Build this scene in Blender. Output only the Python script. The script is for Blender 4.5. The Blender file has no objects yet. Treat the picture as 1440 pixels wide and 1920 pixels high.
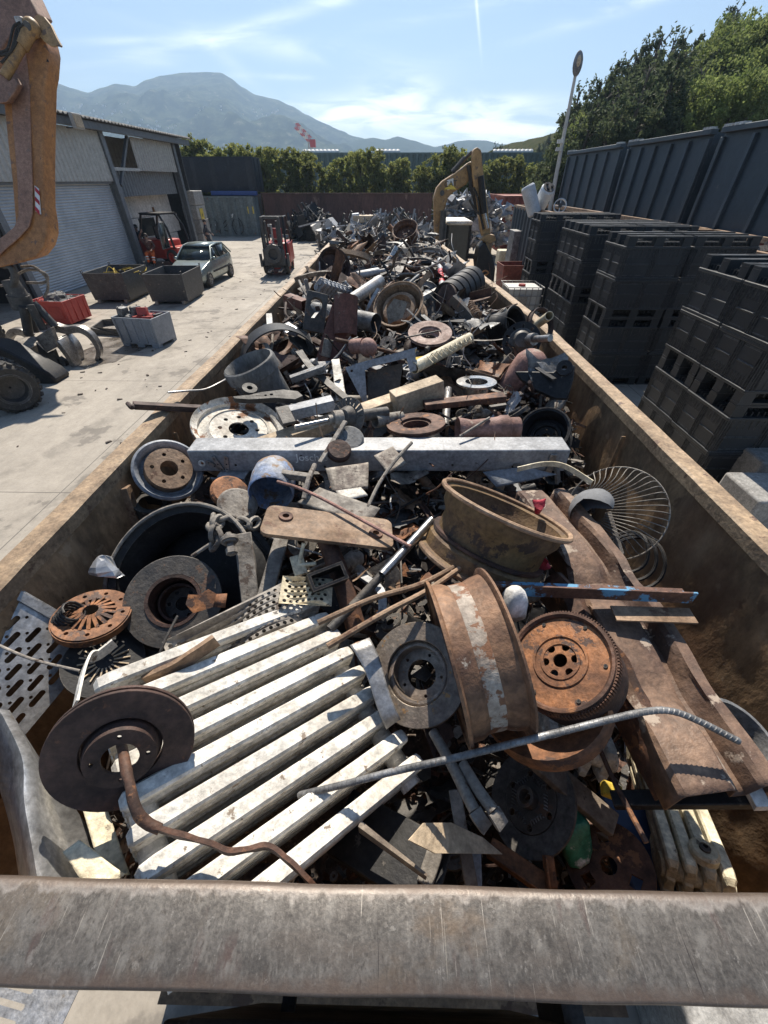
import bpy, bmesh, math, random
from mathutils import Vector, Matrix, Quaternion, noise
from mathutils.geometry import tessellate_polygon
rnd = random.Random(11)
S = bpy.context.scene; COL = S.collection
V = Vector; PI = math.pi; rad = math.radians
# ---------------------------------------------------------------- camera
FPX, PITCH, YAW, HC, RIM = 740.0, rad(40.05), rad(1.0), 3.6, 2.655
cR = V((math.cos(YAW), math.sin(YAW), 0)); cH = V((-math.sin(YAW), math.cos(YAW), 0))
cF = cH*math.cos(PITCH) + V((0, 0, -math.sin(PITCH))); cU = cR.cross(cF); EYE = V((0, 0, HC))
def ray(px, py): return cR*(px-720) + cU*(960-py) + cF*FPX
def at(px, py, z):                       # the place point (z metres above the yard) a photo pixel shows
    d = ray(px, py); t = (z-HC)/d.z; return EYE + d*t
def atY(px, py, y):
    d = ray(px, py); return EYE + d*(y/d.y)
def atX(px, py, x):
    d = ray(px, py); return EYE + d*(x/d.x)
def mpp(p): return (p-EYE).dot(cF)/FPX   # metres per photo pixel at p
def W(px, py, dz): return at(px, py, RIM+dz)
def vdir(p, r, u, k):                    # direction from screen right / up / toward-viewer amounts at p
    kk = (EYE-p).normalized(); rr = (cR - kk*cR.dot(kk)).normalized(); uu = kk.cross(rr)
    return (rr*r + uu*u + kk*k).normalized()
cam = bpy.data.cameras.new('camera'); co = bpy.data.objects.new('camera', cam); COL.objects.link(co)
cam.sensor_fit = 'HORIZONTAL'; cam.sensor_width = 36; cam.lens = 36*FPX/1440; cam.clip_start = .02; cam.clip_end = 9000
co.matrix_world = Matrix(((cR.x, cU.x, -cF.x, EYE.x), (cR.y, cU.y, -cF.y, EYE.y), (cR.z, cU.z, -cF.z, EYE.z), (0, 0, 0, 1)))
S.camera = co
# ---------------------------------------------------------------- mesh helpers
def basis(n, up=None):                   # rotation matrix whose z axis is n
    n = V(n).normalized(); up = V(up) if up is not None else V((0, 0, 1))
    x = up.cross(n)
    if x.length < 1e-3: x = V((1, 0, 0)).cross(n) if abs(n.x) < .9 else V((0, 1, 0)).cross(n)
    x.normalize(); y = n.cross(x)
    return Matrix(((x.x, y.x, n.x), (x.y, y.y, n.y), (x.z, y.z, n.z))).to_4x4()
def TM(loc, n=(0, 0, 1), up=None, spin=0): return Matrix.Translation(V(loc)) @ basis(n, up) @ Matrix.Rotation(spin, 4, 'Z')
def RX(a): return Matrix.Rotation(a, 4, 'X')
def RZ(a): return Matrix.Rotation(a, 4, 'Z')
def TR(x, y=0, z=0): return Matrix.Translation(V((x, y, z)))
class MB:
    def __init__(s): s.v = []; s.f = []
    def add(s, vs, fs, M=None):
        o = len(s.v)
        s.v += [(M @ V(p)) if M is not None else V(p) for p in vs]
        s.f += [[i+o for i in f] for f in fs]; return s
    def box(s, c, d, M=None, tx=1, ty=1):     # tx, ty: taper of the top
        x, y, z = d[0]/2, d[1]/2, d[2]/2; c = V(c)
        vs = [c+V((-x, -y, -z)), c+V((x, -y, -z)), c+V((x, y, -z)), c+V((-x, y, -z)),
              c+V((-x*tx, -y*ty, z)), c+V((x*tx, -y*ty, z)), c+V((x*tx, y*ty, z)), c+V((-x*tx, y*ty, z))]
        return s.add(vs, [(3, 2, 1, 0), (4, 5, 6, 7), (0, 1, 5, 4), (1, 2, 6, 5), (2, 3, 7, 6), (3, 0, 4, 7)], M)
    def bar(s, a, b, w, h, up=(0, 0, 1)):
        a, b = V(a), V(b); n = b-a
        return s.box((0, 0, n.length/2), (w, h, n.length), TM(a, n, up))
    def prism(s, loop, z0, z1, holes=(), M=None):
        loops = [list(loop)] + [list(h) for h in holes]
        flat = [p for l in loops for p in l]; n = len(flat)
        tri = tessellate_polygon([[V((p[0], p[1], 0)) for p in l] for l in loops])
        vs = [(p[0], p[1], z0) for p in flat] + [(p[0], p[1], z1) for p in flat]; fs = []
        for t in tri:
            a, b, c = [flat[i] for i in t]
            if (b[0]-a[0])*(c[1]-a[1])-(b[1]-a[1])*(c[0]-a[0]) < 0: t = (t[0], t[2], t[1])
            fs.append([t[0]+n, t[1]+n, t[2]+n]); fs.append([t[2], t[1], t[0]])
        o = 0
        for k, l in enumerate(loops):
            m = len(l); ar = sum(l[i][0]*l[(i+1) % m][1]-l[(i+1) % m][0]*l[i][1] for i in range(m))
            ccw = (ar > 0) == (k == 0)
            for i in range(m):
                a, b = o+i, o+(i+1) % m
                fs.append([a, b, b+n, a+n] if ccw else [b, a, a+n, b+n])
            o += m
        return s.add(vs, fs, M)
    def lathe(s, prof, n=40, M=None, closed=True, a0=0, a1=2*PI, wob=0):
        full = abs(a1-a0-2*PI) < 1e-6; m = len(prof); k = n if full else n+1; vs = []
        for i in range(k):
            a = a0+(a1-a0)*i/n; w = 1+wob*math.sin(3*a)+wob*.6*math.sin(5*a+1)
            vs += [(r*w*math.cos(a), r*w*math.sin(a), z) for r, z in prof]
        fs = []
        for i in range(n):
            j = (i+1) % k
            for q in range(m if closed else m-1):
                q2 = (q+1) % m; fs.append([i*m+q, j*m+q, j*m+q2, i*m+q2])
        if closed and not full: fs += [list(range(m)), [n*m+q for q in range(m)][::-1]]
        return s.add(vs, fs, M)
    def cyl(s, a, b, r, n=16, r2=None):
        a, b = V(a), V(b); d = b-a; r2 = r if r2 is None else r2
        s.add([(r*math.cos(2*PI*i/n), r*math.sin(2*PI*i/n), 0) for i in range(n)] + [(r2*math.cos(2*PI*i/n), r2*math.sin(2*PI*i/n), d.length) for i in range(n)],
              [[i, (i+1) % n, (i+1) % n+n, i+n] for i in range(n)] + [list(range(n))[::-1], list(range(n, 2*n))], TM(a, d)); return s
    def pipe(s, a, b, r, t=.003, n=20, r2=None):
        a, b = V(a), V(b); L = (b-a).length; r2 = r if r2 is None else r2
        return s.lathe([(r, 0), (r2, L), (r2-t, L), (r-t, 0)], n, TM(a, b-a))
    def tube(s, pts, r, n=8, closed=False, flat=None):   # flat=(w,h): a strip instead of a round bar
        pts = [V(p) for p in pts]; m = len(pts); ring = []
        tans = [((pts[(i+1) % m] if (closed or i < m-1) else pts[i])-(pts[i-1] if (closed or i > 0) else pts[i])).normalized() for i in range(m)]
        t0 = tans[0]; x = t0.orthogonal().normalized(); vs = []
        if flat and abs(t0.z) < .95: x = t0.cross(V((0, 0, 1))).normalized()
        for i in range(m):
            t = tans[i]; x = (x-t*x.dot(t)); x = x.normalized() if x.length > 1e-6 else t.orthogonal().normalized(); y = t.cross(x)
            rr = r[i] if isinstance(r, (list, tuple)) else r
            if flat:
                w, h = flat
                for a, b in ((-w, -h), (w, -h), (w, h), (-w, h)): vs.append(pts[i]+x*a*rr+y*b*rr)
            else:
                for k in range(n): vs.append(pts[i]+x*rr*math.cos(2*PI*k/n)+y*rr*math.sin(2*PI*k/n))
        q = 4 if flat else n; fs = []
        for i in range(m if closed else m-1):
            j = (i+1) % m
            for k in range(q): fs.append([i*q+k, i*q+(k+1) % q, j*q+(k+1) % q, j*q+k])
        if not closed: fs += [list(range(q))[::-1], [(m-1)*q+k for k in range(q)]]
        return s.add(vs, fs)
    def sph(s, c, r, n=14, m=9, M=None, sc=(1, 1, 1)):
        prof = [(max(1e-4, r*math.sin(PI*i/m)), -r*math.cos(PI*i/m)) for i in range(m+1)]
        T = Matrix.Translation(V(c)) @ (M if M is not None else Matrix()) @ Matrix.Diagonal((sc[0], sc[1], sc[2], 1))
        return s.lathe(prof, n, T, closed=False)
    def jitter(s, a, f=6, seed=0):
        for p in s.v: p += noise.noise_vector(p*f+V((seed*7.3, seed*3.1, 0)))*a
        return s
    def build(s, name, m, parent=None, smooth=35, bev=0, solid=0, seg=2):
        me = bpy.data.meshes.new(name); off = V((0, 0, 0)); q = parent
        while q is not None: off = off+q.location; q = q.parent
        loc = V((0, 0, 0))
        if parent is None and s.v:
            loc = V((sum(p.x for p in s.v)/len(s.v), sum(p.y for p in s.v)/len(s.v), min(p.z for p in s.v))); off = loc
        me.from_pydata([p-off for p in s.v], [], s.f); me.validate()
        me.materials.append(m)
        if smooth:
            me.polygons.foreach_set('use_smooth', [True]*len(me.polygons)); me.set_sharp_from_angle(angle=rad(smooth))
        o = bpy.data.objects.new(name, me); COL.objects.link(o); o.parent = parent; o.location = loc if parent is None else (0, 0, 0)
        if solid: md = o.modifiers.new('t', 'SOLIDIFY'); md.thickness = solid
        if bev:
            md = o.modifiers.new('b', 'BEVEL'); md.width = bev; md.segments = seg; md.limit_method = 'ANGLE'; md.angle_limit = rad(40)
        return o
def circ(r, n=20, cx=0, cy=0, a=0): return [(cx+r*math.cos(a+2*PI*i/n), cy+r*math.sin(a+2*PI*i/n)) for i in range(n)]
def rrect(w, h, r, n=4, cx=0, cy=0):
    out = []
    for sx, sy, a0 in ((1, 1, 0), (-1, 1, PI/2), (-1, -1, PI), (1, -1, 1.5*PI)):
        for i in range(n+1): a = a0+PI/2*i/n; out.append((cx+sx*(w/2-r)+r*math.cos(a), cy+sy*(h/2-r)+r*math.sin(a)))
    return out
def spline(pts, k=6):                    # Catmull-Rom through the points
    pts = [V(p) for p in pts]; P = [pts[0]*2-pts[1]]+pts+[pts[-1]*2-pts[-2]]; out = []
    for i in range(1, len(P)-2):
        for j in range(k):
            t = j/k; a, b, c, d = P[i-1], P[i], P[i+1], P[i+2]
            out.append(.5*((2*b)+(c-a)*t+(2*a-5*b+4*c-d)*t*t+(3*b-a-3*c+d)*t**3))
    return out+[pts[-1]]
def tag(o, label, cat=None, group=None, kind=None):
    if label: o['label'] = label
    if cat: o['category'] = cat
    if group: o['group'] = group
    if kind: o['kind'] = kind
    return o
def thing(name, label, cat, loc, group=None):
    o = bpy.data.objects.new(name, None); COL.objects.link(o); o.location = loc; o.empty_display_size = .1
    return tag(o, label, cat, group)
def struct(mb, name, m, smooth=0, label=None, kind='structure'):
    o = mb.build(name, m, smooth=smooth); o['kind'] = kind
    if label: o['label'] = label
    return o
def copy_tree(o, parent=None):
    c = o.copy(); COL.objects.link(c); c.parent = parent
    for ch in list(o.children): copy_tree(ch, c)
    return c
# ---------------------------------------------------------------- materials
MATS = {}
def mat(name, c1, c2, sc=10, c3=None, t3=.6, sc3=18, rough=(.55, .9), metal=0, bump=.25, bsc=70, st=(1, 1, 1), metal3=None, rough3=None, spec=.5, lo=.38, hi=.62, var=.3, big=0, edge=None, grunge=1):
    m = bpy.data.materials.new(name); m.use_nodes = True; nt = m.node_tree; N = nt.nodes; L = nt.links
    b = N['Principled BSDF']
    tc = N.new('ShaderNodeTexCoord'); oi = N.new('ShaderNodeObjectInfo')
    mu = N.new('ShaderNodeMath'); mu.operation = 'MULTIPLY'; mu.inputs[1].default_value = 37.0; L.new(oi.outputs['Random'], mu.inputs[0])
    av = N.new('ShaderNodeVectorMath'); av.operation = 'ADD'; L.new(tc.outputs['Object'], av.inputs[0]); L.new(mu.outputs[0], av.inputs[1])
    mp = N.new('ShaderNodeMapping'); mp.inputs['Scale'].default_value = st; L.new(av.outputs[0], mp.inputs[0])
    def nz(s, d=6, r=.62, src=mp):
        n = N.new('ShaderNodeTexNoise'); n.inputs['Scale'].default_value = s; n.inputs['Detail'].default_value = d; n.inputs['Roughness'].default_value = r
        L.new(src.outputs[0], n.inputs['Vector']); return n.outputs['Fac']
    def rng(f, a, z, o0=0, o1=1):
        r = N.new('ShaderNodeMapRange'); r.inputs[1].default_value = a; r.inputs[2].default_value = z; r.inputs[3].default_value = o0; r.inputs[4].default_value = o1
        L.new(f, r.inputs[0]); return r.outputs[0]
    def mix(f, a, c):
        x = N.new('ShaderNodeMix'); x.data_type = 'RGBA'
        if hasattr(f, 'node'): L.new(f, x.inputs[0])
        else: x.inputs[0].default_value = f
        for i, q in ((6, a), (7, c)):
            if hasattr(q, 'node'): L.new(q, x.inputs[i])
            else: x.inputs[i].default_value = (*q, 1)
        return x.outputs[2]
    f1 = nz(sc); col = mix(rng(f1, lo, hi), c1, c2); fine = nz(bsc, 3); grg = nz(sc*3.7+3, 8, .72)
    # fine speckle and per-object value change
    hsv = N.new('ShaderNodeHueSaturation'); L.new(col, hsv.inputs['Color'])
    va = N.new('ShaderNodeMath'); va.operation = 'MULTIPLY'; L.new(rng(fine, .25, .75, 1-var, 1+var), va.inputs[0]); L.new(rng(oi.outputs['Random'], 0, 1, .8, 1.2), va.inputs[1])
    vb = N.new('ShaderNodeMath'); vb.operation = 'MULTIPLY'; L.new(va.outputs[0], vb.inputs[0]); L.new(rng(grg, .32, .66, 1-.42*grunge, 1+.22*grunge), vb.inputs[1]); L.new(vb.outputs[0], hsv.inputs['Value']); col = hsv.outputs[0]
    ro = rng(f1, .3, .7, rough[0], rough[1]); me = None
    if c3 is not None:
        f3 = rng(nz(sc3, 7, .68), t3, t3+.035); col = mix(f3, col, c3)
        if metal3 is not None:
            me = rng(f3, 0, 1, metal, metal3)
        if rough3 is not None:
            rr = N.new('ShaderNodeMix'); L.new(f3, rr.inputs[0]); L.new(ro, rr.inputs[2]); rr.inputs[3].default_value = rough3; ro = rr.outputs[0]
    if edge is not None:                 # pale wear along real edges, with edge highlights painted into the colour
        bv = N.new('ShaderNodeBevel'); bv.samples = 3; bv.inputs['Radius'].default_value = edge[1]; ge = N.new('ShaderNodeNewGeometry'); dt = N.new('ShaderNodeVectorMath'); dt.operation = 'DOT_PRODUCT'
        L.new(bv.outputs[0], dt.inputs[0]); L.new(ge.outputs['Normal'], dt.inputs[1]); q = N.new('ShaderNodeMath'); q.operation = 'MULTIPLY'; L.new(rng(dt.outputs['Value'], .985, .90), q.inputs[0]); L.new(rng(grg, .40, .58), q.inputs[1]); col = mix(q.outputs[0], col, edge[0])
    L.new(col, b.inputs['Base Color']); L.new(ro, b.inputs['Roughness'])
    if me is not None: L.new(me, b.inputs['Metallic'])
    else: b.inputs['Metallic'].default_value = metal
    b.inputs['Specular IOR Level'].default_value = spec
    if bump:
        bp = N.new('ShaderNodeBump'); bp.inputs['Strength'].default_value = bump; bp.inputs['Distance'].default_value = .012
        h = fine
        if big:
            ad = N.new('ShaderNodeMath'); ad.operation = 'ADD'; L.new(fine, ad.inputs[0]); L.new(rng(nz(big, 2), .2, .8, 0, 6), ad.inputs[1]); h = ad.outputs[0]
        L.new(h, bp.inputs['Height']); L.new(bp.outputs[0], b.inputs['Normal'])
    MATS[name] = m; return m
m_rust = mat('rust_brown', (.15, .07, .04), (.055, .03, .022), 9, (.24, .11, .05), .58, 14)
m_rustd = mat('rust_dark', (.075, .04, .03), (.035, .022, .018), 8, (.13, .06, .035), .6, 20)
m_rusto = mat('rust_orange', (.33, .14, .055), (.15, .07, .038), 7, (.075, .042, .03), .55, 18, var=.4)
m_rustl = mat('rust_dusty', (.33, .22, .14), (.20, .125, .075), 7, (.12, .06, .035), .6, 15)
m_steel = mat('steel_dark', (.05, .048, .046), (.10, .088, .076), 8, (.14, .08, .05), .60, 14, rough=(.45, .75), edge=((.24, .21, .18), .004))
m_grey = mat('steel_grey', (.24, .24, .24), (.13, .13, .13), 7, (.14, .08, .05), .64, 15, rough=(.4, .7), metal=.35)
m_dust = mat('steel_dusty', (.30, .27, .23), (.17, .15, .13), 8, (.09, .065, .05), .58, 20)
m_galv = mat('galvanised', (.46, .45, .44), (.32, .31, .30), 6, (.24, .21, .18), .64, 12, rough=(.35, .6), metal=.75, bump=.12)
m_alu = mat('aluminium_bent', (.62, .61, .60), (.45, .44, .43), 5, (.3, .27, .23), .66, 10, rough=(.3, .55), metal=.8, bump=.1)
m_white = mat('white_chipped', (.74, .715, .655), (.58, .54, .47), 7, (.22, .17, .125), .615, 38, rough=(.5, .75), bump=.2)
m_whiteg = mat('white_grey_paint', (.40, .405, .41), (.31, .315, .325), 4, (.09, .08, .075), .66, 20, rough=(.4, .6), bump=.12)
m_whiter = mat('white_paint_rust', (.62, .60, .54), (.40, .36, .30), 6, (.22, .095, .04), .54, 7, rough=(.5, .8))
m_cream = mat('cream_paint', (.72, .65, .48), (.55, .47, .32), 6, (.12, .09, .06), .63, 20, rough=(.45, .7))
m_wall = mat('container_steel', (.33, .215, .12), (.20, .13, .075), 3.5, (.12, .072, .042), .58, 5, rough=(.5, .75), bump=.25, bsc=40, st=(1, 1, .6), big=2.2)
m_rimst = mat('rim_steel', (.36, .255, .155), (.23, .16, .10), 7, (.14, .085, .055), .6, 12, rough=(.5, .8))
m_black = mat('black_paint', (.016, .016, .018), (.032, .031, .03), 8, (.10, .09, .08), .64, 25, rough=(.42, .65), bump=.12, spec=.28, edge=((.15, .13, .11), .004))
m_rubber = mat('rubber', (.03, .029, .028), (.06, .056, .05), 12, (.13, .115, .10), .6, 18, rough=(.75, .95))
m_blue = mat('blue_chipped', (.17, .24, .40), (.30, .31, .33), 7, (.26, .18, .12), .54, 11, rough=(.5, .8))
m_bluer = mat('blue_on_rust', (.17, .085, .055), (.10, .05, .035), 9, (.13, .32, .50), .53, 9)
m_bluest = mat('blue_grey_rim', (.27, .285, .31), (.19, .205, .225), 5, (.12, .08, .06), .64, 14, rough=(.4, .6))
m_pink = mat('red_oxide_faded', (.32, .18, .15), (.22, .12, .095), 6, (.32, .26, .21), .6, 10)
m_redox = mat('red_oxide', (.15, .06, .042), (.10, .042, .032), 6, (.19, .14, .11), .6, 14)
m_yel = mat('yellow_paint', (.65, .47, .05), (.5, .35, .04), 6, (.12, .1, .06), .64, 18)
m_tan = mat('tan_beam', (.56, .44, .30), (.42, .33, .23), 5, (.10, .08, .06), .66, 22)
m_wood = mat('weathered_wood', (.30, .24, .18), (.17, .13, .10), 8, (.06, .05, .04), .62, 18, st=(1, 1, .15))
m_conc = mat('concrete_block', (.33, .32, .30), (.26, .25, .235), 4, (.22, .21, .2), .64, 9)
m_potg = mat('grey_pot', (.20, .20, .195), (.13, .13, .13), 5, (.06, .06, .058), .6, 12, rough=(.6, .85), st=(1, 1, .5))
m_debris = mat('debris_mix', (.09, .065, .05), (.035, .028, .025), 20, (.23, .18, .14), .6, 30)
m_debrisl = mat('debris_light', (.30, .26, .21), (.16, .13, .11), 20, (.07, .05, .04), .6, 30)
m_rag = mat('white_rag', (.72, .7, .66), (.6, .57, .52), 8, bump=.3, bsc=30)
m_redrag = mat('red_rag', (.42, .03, .05), (.3, .02, .035), 8)
m_chrome = mat('bright_steel', (.5, .5, .5), (.36, .35, .34), 9, (.2, .14, .1), .66, 15, rough=(.2, .45), metal=.9, bump=.08)
def plain(name, c, rough=.6, metal=0, emit=0, var=.12, sc=6, bump=.05):
    return mat(name, c, tuple(x*.82 for x in c), sc, rough=(rough*.85, min(1, rough*1.1)), metal=metal, bump=bump, var=var, grunge=.4)
# ================================================================ sky and sun
SUN_EL, SUN_AZ = rad(49), rad(-2.5)
sdir = V((math.sin(SUN_AZ)*math.cos(SUN_EL), math.cos(SUN_AZ)*math.cos(SUN_EL), math.sin(SUN_EL)))
sl = bpy.data.lights.new('sun', 'SUN'); sl.energy = 4.9; sl.angle = rad(.5); sl.color = (1, .915, .79)
so = bpy.data.objects.new('sun', sl); COL.objects.link(so); so.rotation_euler = sdir.to_track_quat('Z', 'Y').to_euler(); so.location = (0, 0, 60)
wd = bpy.data.worlds.new('World'); S.world = wd; wd.use_nodes = True
nt = wd.node_tree; N = nt.nodes; L = nt.links; bg = N['Background']; bg.inputs['Strength'].default_value = .068
sky = N.new('ShaderNodeTexSky'); sky.sky_type = 'NISHITA'; sky.sun_disc = False; sky.sun_elevation = SUN_EL; sky.sun_rotation = SUN_AZ
sky.air_density = 1.0; sky.dust_density = .25; sky.ozone_density = 3.2; sky.altitude = 0
def wmath(op, a, b=None):
    n = N.new('ShaderNodeMath'); n.operation = op
    for i, q in enumerate((a, b)):
        if q is None: continue
        if hasattr(q, 'node'): L.new(q, n.inputs[i])
        else: n.inputs[i].default_value = q
    return n.outputs[0]
tcw = N.new('ShaderNodeTexCoord'); sx = N.new('ShaderNodeSeparateXYZ'); L.new(tcw.outputs['Generated'], sx.inputs[0])
wx, wy, wz = sx.outputs
az = wmath('ARCTAN2', wx, wy); el = wmath('ARCSINE', wz)
def azel(px, py):
    d = ray(px, py).normalized(); return math.atan2(d.x, d.y), math.asin(d.z)
cv = N.new('ShaderNodeCombineXYZ'); L.new(wmath('MULTIPLY', az, 5.0), cv.inputs[0]); L.new(wmath('MULTIPLY', el, 26.0), cv.inputs[1])
def cloud_noise(sc, d, r, dist=0.6):
    n = N.new('ShaderNodeTexNoise'); n.inputs['Scale'].default_value = sc; n.inputs['Detail'].default_value = d; n.inputs['Roughness'].default_value = r; n.inputs['Distortion'].default_value = dist
    L.new(cv.outputs[0], n.inputs['Vector']); return n.outputs['Fac']
cn = cloud_noise(1.7, 9, .58); cw = cloud_noise(.75, 8, .6, 1.0)
def smooth(f, a, b):
    n = N.new('ShaderNodeMapRange'); n.interpolation_type = 'SMOOTHSTEP'; n.inputs[1].default_value = a; n.inputs[2].default_value = b; L.new(f, n.inputs[0]); return n.outputs[0]
def blob(px, py, wpx, hpx, amt, tilt=0):
    a0, e0 = azel(px, py); wa = abs(azel(px+wpx, py)[0]-a0); he = abs(azel(px, py-hpx)[1]-e0)
    da = wmath('SUBTRACT', az, a0); de = wmath('SUBTRACT', wmath('SUBTRACT', el, e0), wmath('MULTIPLY', da, tilt))
    r2 = wmath('ADD', wmath('POWER', wmath('ABSOLUTE', wmath('DIVIDE', da, wa)), 2), wmath('POWER', wmath('ABSOLUTE', wmath('DIVIDE', de, he)), 2))
    return wmath('MULTIPLY', wmath('EXPONENT', wmath('MULTIPLY', r2, -1.0)), amt)
acc = None
for b in ((750, 168, 60, 24, 1.0), (690, 205, 130, 22, .8), (860, 225, 260, 34, .75), (640, 215, 110, 20, .55), (930, 190, 80, 12, .5), (1000, 250, 200, 30, .6)):
    q = blob(*b); acc = q if acc is None else wmath('ADD', acc, q)
cum = wmath('MULTIPLY', wmath('MINIMUM', acc, 1.0), smooth(cn, .30, .62))
wacc = None
for b in ((520, 40, 330, 16, .55, .25), (330, 85, 260, 12, .4, .2), (600, 100, 220, 22, .45, -.08), (250, 75, 120, 8, .4, .1), (545, 145, 130, 6, .45, 0), (1150, 20, 300, 14, .4, .15), (900, 15, 200, 12, .3, .1), (420, 110, 60, 20, .35, -.6)):
    q = blob(*b); wacc = q if wacc is None else wmath('ADD', wacc, q)
wis = wmath('MULTIPLY', wmath('MULTIPLY', wacc, .85), smooth(cw, .36, .68))
# the thin vapour trail is a great-circle streak
d0, d1 = ray(893, 0).normalized(), ray(906, 150).normalized(); nn = d0.cross(d1).normalized(); e0, e1 = math.asin(d0.z), math.asin(d1.z)
dp = N.new('ShaderNodeVectorMath'); dp.operation = 'DOT_PRODUCT'; L.new(tcw.outputs['Generated'], dp.inputs[0]); dp.inputs[1].default_value = nn
trail = wmath('MULTIPLY', wmath('EXPONENT', wmath('MULTIPLY', wmath('POWER', wmath('ABSOLUTE', wmath('DIVIDE', dp.outputs['Value'], .0022)), 2), -1)), wmath('MULTIPLY', smooth(el, e1, e0), .45))
mask = wmath('MINIMUM', wmath('ADD', wmath('ADD', wmath('MULTIPLY', cum, 1.0), wis), trail), .92)
mx = N.new('ShaderNodeMix'); mx.data_type = 'RGBA'; L.new(mask, mx.inputs[0]); L.new(sky.outputs[0], mx.inputs[6]); mx.inputs[7].default_value = (17, 17, 17, 1)
L.new(mx.outputs[2], bg.inputs['Color'])
S.view_settings.view_transform = 'Standard'; S.view_settings.look = 'None'; S.view_settings.exposure = .8; S.view_settings.gamma = 1
S.cycles.max_bounces = 6; S.cycles.diffuse_bounces = 3; S.cycles.glossy_bounces = 3; S.cycles.transmission_bounces = 4; S.cycles.transparent_max_bounces = 6; S.cycles.volume_bounces = 0
S.cycles.use_denoising = True; S.cycles.caustics_reflective = False; S.cycles.caustics_refractive = False
S.cycles.sample_clamp_indirect = 6
# ================================================================ ground
def ground_mat():
    m = mat('yard_concrete', (.345, .31, .262), (.275, .247, .21), .35, (.20, .18, .155), .56, .7, rough=(.75, .95), bump=.15, bsc=30, lo=.36, hi=.66, var=.10, grunge=.35)
    nt = m.node_tree; N = nt.nodes; L = nt.links; b = N['Principled BSDF']; src = b.inputs['Base Color'].links[0].from_socket
    tc = N.new('ShaderNodeTexCoord')
    def tracks(scale, lo, hi, seed):
        mp = N.new('ShaderNodeMapping'); mp.inputs['Scale'].default_value = scale; mp.inputs['Location'].default_value = (seed, 0, 0); mp.inputs['Rotation'].default_value = (0, 0, rad(-6)); L.new(tc.outputs['Object'], mp.inputs[0])
        n = N.new('ShaderNodeTexNoise'); n.inputs['Scale'].default_value = 1; n.inputs['Detail'].default_value = 7; n.inputs['Roughness'].default_value = .65; n.inputs['Distortion'].default_value = .8; L.new(mp.outputs[0], n.inputs['Vector'])
        r = N.new('ShaderNodeMapRange'); r.inputs[1].default_value = lo; r.inputs[2].default_value = hi; L.new(n.outputs['Fac'], r.inputs[0]); return r.outputs[0]
    def mixc(f, a, c, amt):
        q = N.new('ShaderNodeMath'); q.operation = 'MULTIPLY'; q.inputs[1].default_value = amt; L.new(f, q.inputs[0])
        x = N.new('ShaderNodeMix'); x.data_type = 'RGBA'; L.new(q.outputs[0], x.inputs[0]); L.new(a, x.inputs[6]); x.inputs[7].default_value = (*c, 1); return x.outputs[2]
    c = mixc(tracks((1.6, .16, 1), .53, .72, 3), src, (.35, .32, .275), .6)
    c = mixc(tracks((1.1, .22, 1), .55, .74, 9), c, (.16, .145, .125), .45)
    c = mixc(tracks((3.5, .5, 1), .56, .76, 21), c, (.13, .118, .105), .4)
    sp = N.new('ShaderNodeSeparateXYZ'); L.new(tc.outputs['Object'], sp.inputs[0])
    c = mixc(tracks((9, 3, 1), .54, .66, 31), c, (.36, .33, .285), .25)
    def mth(op, a, b=None):
        n = N.new('ShaderNodeMath'); n.operation = op
        for i, q in enumerate((a, b)):
            if q is None: continue
            if hasattr(q, 'node'): L.new(q, n.inputs[i])
            else: n.inputs[i].default_value = q
        return n.outputs[0]
    for cx, cy, r_ in ((-9.5, 17.5, 4.6), (-9.5, 17.5, 6.1), (-3.5, 25, 4.2), (-3.0, 24, 5.6), (-11, 30, 6), (-11, 30, 7.6), (-13, 8, 7.5), (-13, 8, 8.9)):
        dx = mth('POWER', mth('ABSOLUTE', mth('SUBTRACT', sp.outputs[0], cx)), 2); dy = mth('POWER', mth('ABSOLUTE', mth('SUBTRACT', sp.outputs[1], cy)), 2)
        e = mth('ABSOLUTE', mth('SUBTRACT', mth('SQRT', mth('ADD', dx, dy)), r_)); q = N.new('ShaderNodeMapRange'); q.inputs[1].default_value = .22; q.inputs[2].default_value = .10; L.new(e, q.inputs[0])
        c = mixc(mth('MULTIPLY', q.outputs[0], tracks((2.2, 2.2, 1), .42, .62, r_*3)), c, (.15, .135, .115), .5)
    fy = mth('ABSOLUTE', mth('SUBTRACT', mth('FRACT', mth('DIVIDE', mth('SUBTRACT', sp.outputs[1], 2.5), 4.3)), .5))
    jy = mth('LESS_THAN', fy, .0022)
    fx = mth('ABSOLUTE', mth('SUBTRACT', mth('FRACT', mth('DIVIDE', mth('ADD', sp.outputs[0], 2.35), 5.2)), .5)); jx = mth('LESS_THAN', fx, .0016)
    c = mixc(mth('MAXIMUM', jy, jx), c, (.10, .09, .08), .8)
    L.new(c, b.inputs['Base Color']); return m
MATS['ground'] = ground_mat()
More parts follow.
